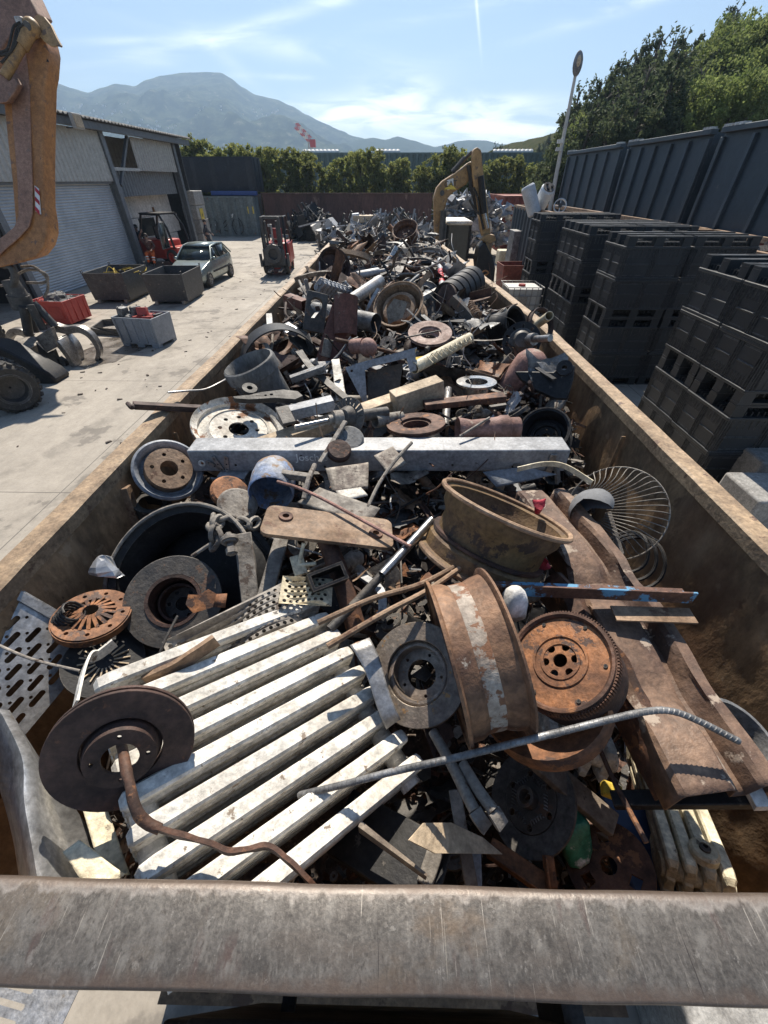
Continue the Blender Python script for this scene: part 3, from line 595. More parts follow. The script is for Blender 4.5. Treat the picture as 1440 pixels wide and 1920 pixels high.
# ---------------------------------------------------------------- green warehouse wall beyond the hedge with white skylights
gw = thing('green_warehouse', 'long low green corrugated warehouse behind the hedge trees', 'building', (5, 66, 0))
zt = atY(800, 289, 60).z; x0 = atY(300, 300, 60).x; x1 = 30
mb = MB(); ribsheet(mb, (x0, 60, 0), (x1-x0, 0, 0), (0, 0, zt), 90, .12, (0, -1, 0)); mb.build('wall', m_greenw, gw, smooth=0, solid=-.03)
MB().box(((x0+x1)/2, 60, zt+.05), (x1-x0, .3, .18)).build('gutter', m_greenw, gw); MB().box(((x0+x1)/2, 68, zt-.3), (x1-x0, 15, .1)).build('roof', p_roof, gw)
for pa, pb in ((567, 635), (704, 750), (925, 1000), (1037, 1072)):
    xa = atY(pa, 287, 60.6).x; xb = atY(pb, 287, 60.6).x; mb = MB(); k = max(4, int((xb-xa)/.45))
    for i in range(k): w = (xb-xa)/k; mb.lathe([(.30, 0), (.36, w*.3), (.36, w*.7), (.30, w)], 10, TM((xa+i*w, 61, zt+.12), (1, 0, 0)), closed=False, a0=-PI, a1=PI)
    mb.build('skylight', m_sky, gw, smooth=30)
# ================================================================ tower crane far away
ca = atY(581, 262, 240); tc_ = thing('tower_crane', 'red and white tower crane jib before the mountain', 'crane', (ca.x, 240, 0))
def lattice(mb, A, B, w, n):
    A, B = V(A), V(B); d = (B-A)/n; up = V((0, 0, 1)) if abs(d.normalized().z) < .9 else V((1, 0, 0)); sd = d.cross(up).normalized()*w/2; u = sd.cross(d).normalized()*w/2
    for s1 in (-1, 1):
        for s2 in (-1, 1): mb.bar(A+sd*s1+u*s2, B+sd*s1+u*s2, .2, .2)
        for i in range(n): a = A+d*i; mb.bar(a+sd*s1-u, a+d+sd*s1+u, .12, .12); mb.bar(a+u*s1-sd, a+d+u*s1+sd, .12, .12)
mb = MB(); lattice(mb, (ca.x, 240, 0), (ca.x, 240, ca.z), 1.6, 10); mb.build('mast', m_post, tc_)
jt = atY(555, 235, 236); je = V((ca.x+1.5, 240.4, ca.z-.6)); A = V((ca.x, 240, ca.z)); seg = (jt-A)/5
for i in range(5):
    mb = MB(); lattice(mb, A+seg*i, A+seg*(i+1), 1.7, 3); mb.build('jib_section', m_redt if i % 2 == 0 else m_whitet, tc_)
MB().box((ca.x+1.2, 240, ca.z-1.2), (2.4, 2, 2.6)).build('counterweight', m_redt, tc_)
# ================================================================ right side: blue containers, skips, lamp post
def big_blue(y0, y1, n, lab):
    x0, x1, z0, z1 = 9.6, 12.1, 2.1, 4.72; t = thing('blue_container', lab, 'container', ((x0+x1)/2, (y0+y1)/2, z0), 'blue grey containers on the right')
    MB().box(((x0+x1)/2, (y0+y1)/2, (z0+z1)/2), (x1-x0, y1-y0, z1-z0-.04)).build('wall', m_bluec, t, smooth=0)
    for i in range(n+1):
        y = y0+.08+(y1-y0-.16)*i/n
        MB().box((x0-.05, y, (z0+z1)/2-.05), (.1, .11 if 0 < i < n else .15, z1-z0-.22), Matrix()).build('rib', m_bluec, t, bev=.012)
    MB().box((x0-.04, (y0+y1)/2, z1-.01), (.22, y1-y0+.02, .13)).build('top_rail', m_bluec, t, bev=.015)
    MB().box((x0-.04, (y0+y1)/2, z0+.08), (.14, y1-y0, .14)).build('bottom_rail', m_bluec, t, bev=.015)
    for y in (y0+.25, y1-.25, y1-.7): MB().box((x0-.06, y, z1+.075), (.20, .38, .06)).build('lug', m_galv, t)
    return t
ys = [atX(px, py, 9.6).y for px, py in ((1060, 335), (1151, 340), (1163, 340), (1306, 340), (1324, 340))]
big_blue(ys[1], ys[0]+.2, 5, 'blue grey ribbed container, farthest of the row by lamp post'); big_blue(ys[3], ys[2], 5, 'blue grey ribbed container in the middle of its row')
big_blue(ys[4]-6.8, ys[4], 5, 'blue grey ribbed container, nearest and cut by frame edge')
def base_box(y0, y1, lab):
    t = thing('container_base', lab, 'container', (10.9, (y0+y1)/2, 0), 'lower containers'); MB().box((10.9, (y0+y1)/2, 1.04), (2.4, y1-y0, 2.06)).build('wall', m_navy, t)
base_box(ys[4]-6.8, ys[0], 'dark lower container row carrying the blue grey containers')
for y0, y1, lab in ((8.0, 14.2, 'rusty rimmed open skip behind the front crate stacks'), (14.5, 21.8, 'rusty rimmed open skip behind the middle crate stacks')):
    ribbed_box('open_skip', lab, 'skip', 7.35, 9.35, y0, y1, 0, 2.5, m_redc, open_top=True, group='open skips behind the crates', rim=m_rustl)
    sc_ = MB()
    for i in range(60): c = V((rnd.uniform(7.6, 9.1), rnd.uniform(y0+.2, y1-.2), rnd.uniform(1.7, 2.3))); sc_.box((0, 0, 0), (rnd.uniform(.1, .5), rnd.uniform(.1, .5), rnd.uniform(.03, .2)), TM(c, (rnd.gauss(0, 1), rnd.gauss(0, 1), 1)))
    o = sc_.build('skip_scrap', m_debrisl, None, smooth=0); o['kind'] = 'stuff'; o['label'] = 'loose scrap filling the skip behind the crates'
sb = ribbed_box('ribbed_skip', 'dark blue ribbed open skip with rusty rim holding white boilers', 'skip', 5.55, 7.25, 17.2, 22.6, 0, 2.75, m_bluec, open_top=True, rim=m_rustl, pitch=.45)
MB().box((6.4, 19.9, 2.2), (1.5, 5.2, .1)).build('load', m_debrisl, sb)
def boiler(px, py, ln, r, axis, lab, y=19.6, m=m_boiler, face=None):
    c = atY(px, py, y); ax = V(axis).normalized(); a = c-ax*ln/2; b = c+ax*ln/2; t = thing('water_heater', lab, 'water heater', a, 'white boilers in the blue skip')
    mb = MB().lathe([(.001, 0), (r*.8, .0), (r, .05), (r, ln-.05), (r*.82, ln), (.001, ln)], 26, TM(a, ax), closed=False); mb.build('shell', m, t, smooth=40)
    if face:
        mb = MB().lathe([(r*.83, ln+.002), (r*.83, ln+.03), (.001, ln+.03)], 24, TM(a, ax), closed=False); mb.build('end_plate', m_steel, t)
        for k in range(3): q = TM(a, ax) @ V((r*.45*math.cos(k*2.1), r*.45*math.sin(k*2.1), ln+.03)); MB().cyl(q, q+ax*.05, r*.18, 10).build('fitting', m_black, t)
    return t
boiler(996, 376, .95, .24, (-.45, .1, .85), 'slim pale blue boiler leaning leftwards out of blue skip', 18.6); boiler(1018, 373, .85, .25, (.12, -.6, .75), 'white boiler with dark round end plate facing viewer', 18.9, face=1)
c = atY(1050, 386, 18.7); t = thing('fan_ring', 'small white ring fan lying on the blue skip load', 'fan', c); M = TM(c, (-.2, -.9, .35))
MB().lathe([(.20, -.05), (.23, -.05), (.23, .05), (.20, .05)], 24, M).build('ring', m_boiler, t)
mb = MB().cyl(M @ V((0, 0, -.03)), M @ V((0, 0, .05)), .07, 12)
mb.build('hub', m_steel, t); mb = MB()
for k in range(4): mb.bar(M @ V((0, 0, 0)), M @ V((.21*math.cos(k*PI/2), .21*math.sin(k*PI/2), 0)), .03, .02)
mb.build('spoke', m_boiler, t)
lb = atY(1032, 386, 22.4); lt = atY(1079, 140, 22.4); lp = thing('lamp_post', 'tall pale lamp post beside the blue containers', 'lamp post', (lb.x-.6, 22.4, 0))
dd = (lt-lb)/(lt.z-lb.z); b0 = lb-dd*lb.z; MB().cyl(b0, lt, .11, 14, .055).build('pole', m_post, lp)
M = TM(lt+V((0, 0, .28)), (0, -1, .12)); h = MB().lathe([(.001, -.10), (.16, -.08), (.2, 0), (.16, .07), (.001, .09)], 20, M @ Matrix.Diagonal((.9, 1.75, 1, 1)), closed=False).build('lamp_head', m_grey, lp, smooth=60)
MB().lathe([(.001, .085), (.08, .08), (.1, .06)], 16, M @ TR(0, .05, .02) @ Matrix.Diagonal((.8, 1.6, 1, 1)), closed=False).build('lens', m_tan, h)
for zf in (.47, .53): q = lb.lerp(lt, zf); MB().box(q+V((-.12, -.05, 0)), (.22, .14, .12)).build('camera_box', m_wtank, lp)
q = lb.lerp(lt, .06); MB().box(q+V((-.1, 0, 0)), (.16, .12, .12)).build('clamp', m_wtank, lp)
# ---------------------------------------------------------------- plastic crates
def crate_meshes():
    LX, LY, H, F = 1.2, .92, .70, .16; body = MB(); w = .03
    zb0, zb1 = F, H
    # walls
    for sx in (-1, 1): body.box((sx*(LX/2-w/2), 0, (zb0+zb1)/2), (w*.6, LY-.02, zb1-zb0))
    for sy in (-1, 1): body.box((0, sy*(LY/2-w/2), (zb0+zb1)/2), (LX-.05, w*.6, zb1-zb0))
    body.box((0, 0, zb0+.02), (LX-.05, LY-.05, .03))
    # posts, centre posts and ribs on every side
    def side(L, M):
        q = MB()
        for x in (-L/2+.05, 0, L/2-.05):
            for dx in (-.035, 0, .035): q.box((x+dx*1.0, 0, (zb0+zb1)/2), (.014, .06, zb1-zb0))
        q.box((0, .0, zb1-.02), (L, .065, .04)); q.box((0, .0, zb0+.02), (L, .065, .04))
        for s in (-1, 1):
            cx = s*L/4; wd = L/2-.13
            q.box((cx, .004, (zb0+zb1)/2+.02), (wd, .045, .022))
            q.box((cx, -.0, zb1-.07), (wd, .035, .018))
            for k in range(6): q.box((cx-wd/2+wd*(k+.5)/6, .006, zb0+.10), (.012, .035, .15))
        body.add([M @ p for p in q.v], q.f)
    side(LY, TR(LX/2-.02, 0, 0) @ RZ(-PI/2)); side(LY, TR(-LX/2+.02, 0, 0) @ RZ(PI/2)); side(LX, TR(0, LY/2-.02, 0)); side(LX, TR(0, -LY/2+.02, 0) @ RZ(PI))
    feet = MB()
    for x in (-LX/2+.09, 0, LX/2-.09):
        for y in (-LY/2+.08, 0, LY/2-.08): feet.box((x, y, F/2), (.16, .14, F))
    for y in (-LY/2+.08, 0, LY/2-.08): feet.box((0, y, .015), (LX-.01, .12, .03))
    for x in (-LX/4, LX/4):
        for k in range(5): feet.box((x-.16+.08*k, 0, F-.03), (.012, LY-.08, .06))
    for y in (-LY/4+.02, LY/4-.02):
        for k in range(4): feet.box((0, y-.09+.06*k, F-.03), (LX-.08, .012, .06))
    return body, feet
bmb, fmb = crate_meshes()
cr0 = thing('plastic_crate', 'x', 'crate', (0, 0, 0), 'black plastic pallet crates'); bmb.build('body', m_crate, cr0, smooth=0, bev=.006, seg=1); fmb.build('feet', m_crate, cr0, smooth=0)
first = [True]
lev = ['bottom', 'second lowest', 'third lowest', 'top']
def stack(x, y, rz, n, desc, flips=(0, 1, 0, 1)):
    for k in range(n):
        o = cr0 if first[0] else copy_tree(cr0); first[0] = False
        fl = flips[k % 4]; o.location = (x+rnd.uniform(-.012, .012), y+rnd.uniform(-.012, .012), .70*(k+1)+.003*k if fl else .70*k+.003*k+.001)
        o.rotation_euler = (PI if fl else 0, 0, rz+rnd.uniform(-.012, .012)); 
        nm = 'topmost' if k == n-1 else 'lowest' if k == 0 else 'second lowest' if k == 1 else 'third lowest'
        o['label'] = f'black plastic crate, {nm} of {desc}'
XL = 4.40
stack(XL+.6, 6.2, 0, 4, 'the front stack, left column farther crate'); stack(XL+.6, 5.24, 0, 4, 'the front stack, left column nearer crate')
stack(XL+1.83, 6.2, 0, 4, 'the front stack, right column farther crate'); stack(XL+1.83, 5.24, 0, 4, 'the front stack, right column nearer crate')
stack(XL+.58, 9.38, 0, 4, 'the second row stack nearest the scrap container'); stack(XL+1.84, 9.40, 0, 4, 'the second row stack away from the scrap container')
for r, (y, nx_) in enumerate(((11.5, 2), (12.45, 2))):
    for k in range(nx_): stack(XL+.7+1.23*k, y, 0, 4, f'the {["third", "fourth"][r]} row, {["column next to the scrap container", "column by the blue skips"][k]}')
for k in range(2): stack(XL+.75+1.23*k, 15.6, 0, 4, f'the farthest row, {["column by the white tank", "column by the ribbed skip"][k]}')
# little white scraps of paper seen against the crates, concrete blocks at the frame edge
c = at(1410, 930, 0)
for k, (px, py, z) in enumerate(((1425, 960, .4), (1432, 890, .4), (1440, 860, .4))):
    p = at(px, py, z); tag(MB().box(p, (.9, .62, .8)).build('concrete_block', m_conc, None, bev=.03), f'pale concrete block on the ground at the right edge, {["nearest", "middle", "farthest"][k]} one', 'block', 'concrete blocks by the crates')
# ---------------------------------------------------------------- red bin, tank, carton bits between container and crates
def tub(name, lab, x, y, rz, lx, ly, h, m, mrim, cat='bin', group=None, taper=.86, z=0, th=.03):
    t = thing(name, lab, cat, (x, y, z), group); M = TR(x, y, z) @ RZ(rz); b0 = h*.1
    o = [(-lx/2, -ly/2), (lx/2, -ly/2), (lx/2, ly/2), (-lx/2, ly/2)]; vs = [M @ V((a*taper, b*taper, b0)) for a, b in o]+[M @ V((a, b, h)) for a, b in o]+[M @ V((a-math.copysign(th, a), b-math.copysign(th, b), h)) for a, b in o]+[M @ V((a*taper-math.copysign(th, a), b*taper-math.copysign(th, b), b0+.04)) for a, b in o]
    fs = [(3, 2, 1, 0), (12, 13, 14, 15)]
    for i in range(4): j = (i+1) % 4; fs += [(i, j, j+4, i+4), (i+4, j+4, j+8, i+8), (i+8, j+8, j+12, i+12)]
    MB().add(vs, fs).build('body', m, t, smooth=0, bev=.008)
    return t, M
t, M = tub('red_bin', 'open red plastic bin standing behind the white tank', 5.05, 19.0, .05, 1.25, 1.1, 1.0, m_redc, m_redc); MB().box((5.05, 19, .06), (1.0, .9, .12)).build('feet', m_redc, t)
p = atY(952, 466, 23); tag(MB().box(p+V((0, 0, -.35)), (.9, .7, .6)).build('carton', m_cream, None, bev=.05), 'pale beige box standing beyond the red bin', 'box')
t = thing('tank_cage', 'white square liquid tank in a steel wire cage', 'tank', (4.05, 14.0, 0))
mb = MB().prism(rrect(1.02, .98, .08), .18, 1.08, M=TR(4.05, 14.0, 0)); mb.build('tank', m_wtank, t, bev=.03); MB().lathe([(.001, .06), (.1, .06), (.11, 0)], 16, TM((4.05, 14.0, 1.08)), closed=False).build('lid', m_redp, t)
mb = MB()
for k in range(7):
    q = -.54+.18*k
    for s_ in (-1, 1): mb.cyl((4.05+q, 14+s_*.54, .14), (4.05+q, 14+s_*.54, 1.14), .011, 6); mb.cyl((4.05+s_*.54, 14+q, .14), (4.05+s_*.54, 14+q, 1.14), .011, 6)
for z in (.2, .43, .66, .9, 1.13): mb.tube([(4.59, 14.54, z), (3.51, 14.54, z), (3.51, 13.46, z), (4.59, 13.46, z)], .012, 6, closed=True)
mb.build('cage', m_galv, t); mb = MB()
for x in (-.45, 0, .45): mb.box((4.05+x, 14, .06), (.12, 1.1, .12))
mb.build('pallet', m_wood, t); MB().box((3.98, 13.445, .78), (.3, .012, .22)).build('label_plate', m_galv, t)
rc = ribbed_box('red_container', 'tall red corrugated container beside the shiny scrap', 'container', 7.0, 9.2, 31.5, 37, 0, 2.85, m_redc, pitch=.42, rim=m_redc)
p = atY(968, 450, 21); tag(MB().box((p.x, 21, 1.0), (.5, .9, 1.9)).build('steel_cabinet', m_grey, None, bev=.02), 'worn grey steel cabinet before the ribbed blue skip', 'cabinet')
p = atY(958, 455, 23); tag(MB().box((p.x, 22.6, .9), (.35, .5, 1.8)).build('white_cabinet', m_white, None, bev=.02), 'narrow white cabinet beside the grey steel cabinet', 'cabinet')
# foil bales heap and white goods heap
sc_ = MB()
for i in range(900):
    px = 842+rnd.gauss(38, 30)
    if px < 822 or px > 962: continue
    Y = rnd.uniform(27, 31); top = 362+abs(px-880)*.35; py = rnd.uniform(top, 455); p = atY(px, py, Y); r_ = rnd.uniform(.10, .32); q = [p+V((rnd.gauss(0, r_), rnd.gauss(0, r_), rnd.gauss(0, r_*.8))) for _ in range(7)]
    sc_.add(q, [(0, 1, 2), (0, 2, 3), (2, 3, 4), (3, 4, 5), (4, 5, 6)])
o = sc_.build('crushed_foil_heap', m_foil, None, smooth=0); o['kind'] = 'stuff'; o['label'] = 'heap of crushed shiny silver sheet metal behind the excavator'
# ================================================================ car
def wheel(parent, c, ax, R, w, mrim, spokes=5):
    c = V(c); M = TM(c-V(ax)*w/2, ax)
    t = MB().lathe([(R*.62, 0), (R*.9, 0), (R, w*.18), (R, w*.82), (R*.9, w), (R*.62, w)], 28, M).build('wheel', m_rubber, parent, smooth=40)
    q = MB().lathe([(R*.62, w*.05), (R*.62, w*.95), (R*.52, w*.9), (R*.5, w*.6), (.02, w*.72), (.02, w*.5), (R*.45, w*.4), (R*.52, w*.1)], 24, M)
    for k in range(spokes): a = 2*PI*k/spokes; q.bar(M @ V((0, 0, w*.74)), M @ V((R*.5*math.cos(a), R*.5*math.sin(a), w*.82)), .05, .03)
    q.build('rim', mrim, t); return t
def car():
    p0 = at(395, 537, 0); p1 = at(428, 517, 0); c = V((-8.65, 20.8, 0)); rz = rad(-3)     # nose towards the viewer
    t = thing('parked_car', 'small pale green hatchback parked behind the steel tubs', 'car', c)
    M = TR(*c) @ RZ(rz)
    L, Wd = 3.77, 1.64
    # side stations along y (nose at -y): y, half width, belt z
    st = [(-1.88, .56, .52, .30), (-1.80, .70, .62, .22), (-1.55, .78, .72, .19), (-1.0, .81, .86, .19), (-.62, .82, .93, .19), (0, .82, .95, .19), (.8, .82, .97, .19), (1.45, .80, .98, .22), (1.78, .74, .96, .28), (1.87, .62, .80, .36)]
    vs = []; m = 8
    for y, w, z, zb in st:
        vs += [M @ V(q) for q in ((-w*.86, y, zb), (-w, y, zb+.14), (-w, y, z-.16), (-w*.93, y, z), (w*.93, y, z), (w, y, z-.16), (w, y, zb+.14), (w*.86, y, zb))]
    fs = [[(i*m+k), (i*m+(k+1) % m), ((i+1)*m+(k+1) % m), ((i+1)*m+k)][::-1] for i in range(len(st)-1) for k in range(m)] + [list(range(m)), [(len(st)-1)*m+k for k in range(m)][::-1]]
    MB().add(vs, fs).build('body', m_car, t, smooth=50, bev=.02)
    # greenhouse
    g = [(-.66, .74, .93), (-.05, .60, 1.38), (.55, .60, 1.42), (1.25, .58, 1.38), (1.74, .70, .97)]
    vs = []
    for y, w, z in g: vs += [M @ V((-w, y, z)), M @ V((w, y, z))]
    bl = [M @ V((s_*.76, y, .90)) for y in (-.68, 1.76) for s_ in (-1, 1)]
    roof = MB().add([M @ V(q) for q in ((-.6, -.08, 1.37), (.6, -.08, 1.37), (.61, .55, 1.425), (-.61, .55, 1.425), (.585, 1.28, 1.385), (-.585, 1.28, 1.385))], [(0, 1, 2, 3), (3, 2, 4, 5)]); roof.build('roof', m_car, t, solid=-.03)
    MB().add([M @ V(q) for q in ((-.70, -.66, .93), (.70, -.66, .93), (.58, -.07, 1.36), (-.58, -.07, 1.36))], [(0, 1, 2, 3)]).build('windscreen', m_glass, t, solid=.01)
    MB().add([M @ V(q) for q in ((-.66, 1.74, .97), (.66, 1.74, .97), (.57, 1.28, 1.37), (-.57, 1.28, 1.37))], [(3, 2, 1, 0)]).build('rear_window', m_glass, t, solid=.01)
    for s_ in (-1, 1):
        for yy in (((-.56, .93), (-.02, 1.33), (.36, 1.37), (.36, .95)), ((.44, .95), (.44, 1.37), (1.18, 1.34), (1.45, .98))):
            MB().add([M @ V((s_*(.79-.36*(z-.93)), y, z)) for y, z in yy], [(0, 1, 2, 3)]).build('side_window', m_glass, t, solid=.01)
        MB().tube([M @ V((s_*.79, -.66, .94)), M @ V((s_*.62, -.06, 1.375)), M @ V((s_*.62, .55, 1.42)), M @ V((s_*.6, 1.28, 1.38)), M @ V((s_*.76, 1.75, .97))], .035, 6).build('pillar', m_car, t)
        MB().bar(M @ V((s_*.78, .4, .95)), M @ V((s_*.63, .4, 1.4)), .05, .05).build('pillar', m_black, t)
        MB().sph(M @ V((s_*.86, -.5, .98)), .09, 10, 7, sc=(1, .6, .75)).build('wing_mirror', m_car, t)
        MB().sph(M @ V((s_*.58, -1.74, .63)), .17, 12, 8, sc=(1.05, .55, .62)).build('headlight', m_lamp, t)
        for y in (-1.2, 1.22): wheel(t, M @ V((s_*.76, y, .29)), M.to_3x3() @ V((s_, 0, 0)), .29, .17, m_galv)
        MB().box((s_*.823, .3, .52), (.03, 2.0, .06), M).build('side_trim', m_black, t)
    MB().box((0, -1.86, .38), (1.16, .08, .16), M).build('grille', m_black, t, bev=.02); MB().box((0, -1.84, .60), (.6, .06, .06), M).build('grille', m_black, t, bev=.01)
    MB().box((0, -1.905, .38), (.5, .012, .11), M).build('number_plate', m_whitet, t)
    for s_ in (-1, 1): MB().cyl(M @ V((s_*.3, -.66, .955)), M @ V((s_*.3+.35, -.58, 1.0)), .012, 6).build('wiper', m_black, t)
car()
# ================================================================ forklift facing the viewer
def forklift():
    p = at(500, 517, 0); c = V((-5.65, 22.5, 0)); t = thing('forklift', 'red and black forklift with round clamp driving towards viewer', 'forklift', c)
    M = TR(*c) @ RZ(rad(4)) @ Matrix.Scale(1.07, 4)
    MB().box((0, 1.5, .75), (1.12, 1.5, .8), M, .96, .94).build('counterweight', m_redf, t, bev=.06); MB().box((0, .45, .45), (1.08, .9, .45), M).build('chassis', m_redf, t, bev=.04)
    mb = MB()
    for s_ in (-1, 1):
        mb.tube([M @ V(q) for q in ((s_*.5, .15, .65), (s_*.5, .25, 1.6), (s_*.46, .5, 2.12), (s_*.46, 1.35, 2.12), (s_*.5, 1.9, 1.1))], .045, 8)
    for k in range(6): mb.bar(M @ V((-.46, .5+.17*k, 2.12)), M @ V((.46, .5+.17*k, 2.12)), .05, .03)
    mb.build('overhead_guard', m_black, t)
    mb = MB()
    for s_ in (-1, 1): mb.box((s_*.36, -.12, 1.12), (.11, .15, 2.1), M); mb.box((s_*.24, -.05, 1.05), (.08, .12, 1.95), M)
    for z in (.35, 1.1, 2.14): mb.box((0, -.1, z), (.8, .08, .09), M)
    mb.build('mast', m_mach, t, bev=.01); mb = MB()
    mb.cyl(M @ V((0, 0, .4)), M @ V((0, 0, 1.9)), .05, 10); mb.build('lift_cylinder', m_galv, t)
    mb = MB().box((0, -.26, .72), (.95, .1, .62), M); mb.build('carriage', m_mach, t, bev=.02)
    for s_ in (-1, 1): MB().box((s_*.6, -.28, .62), (.1, .16, .5), M).build('clamp_bracket', m_mach, t, bev=.02)
    MB().lathe([(.21, 0), (.36, .0), (.38, .08), (.36, .16), (.21, .16), (.19, .08)], 28, M @ TM((0, -.33, .86), (0, -1, 0)), a0=0).build('rotator_ring', m_mach, t, smooth=40)
    for s_ in (-.16, .3): MB().box((s_, -.72, .30), (.13, .9, .045), M, 1, 1).build('fork', m_worn, t)
    for s_ in (-1, 1):
        wheel(t, M @ V((s_*.47, .1, .34)), M.to_3x3() @ V((s_, 0, 0)), .34, .26, m_redf); wheel(t, M @ V((s_*.45, 1.65, .27)), M.to_3x3() @ V((s_, 0, 0)), .27, .2, m_redf)
    MB().box((0, .95, 1.02), (.5, .5, .14), M).box((0, 1.2, 1.38), (.48, .12, .6), M).build('seat', m_redp, t, bev=.04)
    MB().lathe([(.17, -.015), (.19, -.015), (.19, .015), (.17, .015)], 18, M @ TM((0, .42, 1.22), (0, -.5, .8))).build('steering_wheel', m_black, t)
    MB().box((-.1, .2, 1.85), (.16, .08, .1), M).build('work_lamp', m_lamp, t)
forklift()
# ================================================================ red forklift parked in the open bay
def bay_forklift():
    c = V((-13.3, 27.3, 0)); c = at(300, 500, 0); c = V((-12.35, 25.9, 0)); t = thing('red_loader', 'red enclosed forklift with open door parked in the bay', 'forklift', c); M = TR(*c) @ RZ(rad(70))
    MB().box((0, .5, .72), (1.3, 1.7, .85), M).build('body', m_redf, t, bev=.08); MB().box((0, -.75, .6), (1.2, .8, .5), M).build('chassis', m_redf, t, bev=.05)
    mb = MB()
    for s_ in (-1, 1): mb.tube([M @ V(q) for q in ((s_*.6, -1.0, .8), (s_*.6, -.85, 1.7), (s_*.55, -.5, 2.25), (s_*.55, .7, 2.25), (s_*.6, 1.2, 1.15))], .06, 8)
    mb.box((0, .1, 2.27), (1.16, 1.4, .07), M); mb.build('cab_frame', m_black, t)
    MB().box((0, 1.0, 1.65), (1.05, .03, .8), M).build('rear_window', m_glass, t)
    mb = MB().tube([M @ V(q) for q in ((-.66, -.75, .85), (-1.35, -.95, .85), (-1.3, -.95, 1.6), (-1.05, -.88, 1.95), (-.66, -.75, 1.95))], .035, 8, closed=True); d = mb.build('door', m_grey, t); MB().add([M @ V(q) for q in ((-.68, -.755, .87), (-1.32, -.945, .87), (-1.27, -.94, 1.58), (-1.04, -.875, 1.92), (-.68, -.755, 1.92))], [(0, 1, 2, 3, 4)]).build('glass', m_glass, d, solid=.01)
    MB().box((0, .2, 1.12), (.5, .5, .14), M).box((0, .45, 1.45), (.48, .12, .55), M).build('seat', m_black, t, bev=.04)
    for s_ in (-1, 1):
        wheel(t, M @ V((s_*.58, -.75, .38)), M.to_3x3() @ V((s_, 0, 0)), .38, .28, m_redf); wheel(t, M @ V((s_*.55, .95, .3)), M.to_3x3() @ V((s_, 0, 0)), .3, .22, m_redf)
    MB().cyl(M @ V((.3, .6, 2.3)), M @ V((.3, .6, 2.5)), .06, 10).build('beacon', m_orange, t)
    return M
BF = bay_forklift()
# ================================================================ people
m_skin = plain('skin', (.42, .26, .19), .6); m_hair = plain('hair', (.03, .022, .018), .7); m_navyw = plain('navy_cloth', (.03, .035, .05), .85); m_hiviz = plain('orange_workwear', (.78, .16, .03), .8); m_greyw = plain('charcoal_cloth', (.05, .05, .055), .85); m_tape = plain('reflective_tape', (.7, .7, .68), .4); m_boot = plain('boot_black', (.025, .022, .02), .6)
def skin_mesh(name, joints, edges, root, m, parent, sub=2):
    me = bpy.data.meshes.new(name); off = V((0, 0, 0)); q = parent
    while q is not None: off = off+q.location; q = q.parent
    me.from_pydata([V(j[0])-off for j in joints], edges, []); o = bpy.data.objects.new(name, me); COL.objects.link(o); o.parent = parent; me.materials.append(m)
    bpy.context.view_layer.objects.active = o
    md = o.modifiers.new('skin', 'SKIN'); md.use_smooth_shade = True
    if not me.skin_vertices: me.attributes.new if False else None
    bpy.context.view_layer.update()
    if len(me.skin_vertices) == 0:
        bpy.ops.object.select_all(action='DESELECT'); o.select_set(True); o.modifiers.remove(md); bpy.ops.object.modifier_add(type='SKIN'); md = o.modifiers[-1]; md.use_smooth_shade = True
    sv = me.skin_vertices[0].data
    for i, j in enumerate(joints): sv[i].radius = (j[1], j[1] if len(j) < 3 else j[2]); sv[i].use_root = (i == root)
    s_ = o.modifiers.new('s', 'SUBSURF'); s_.levels = sub; s_.render_levels = sub; return o
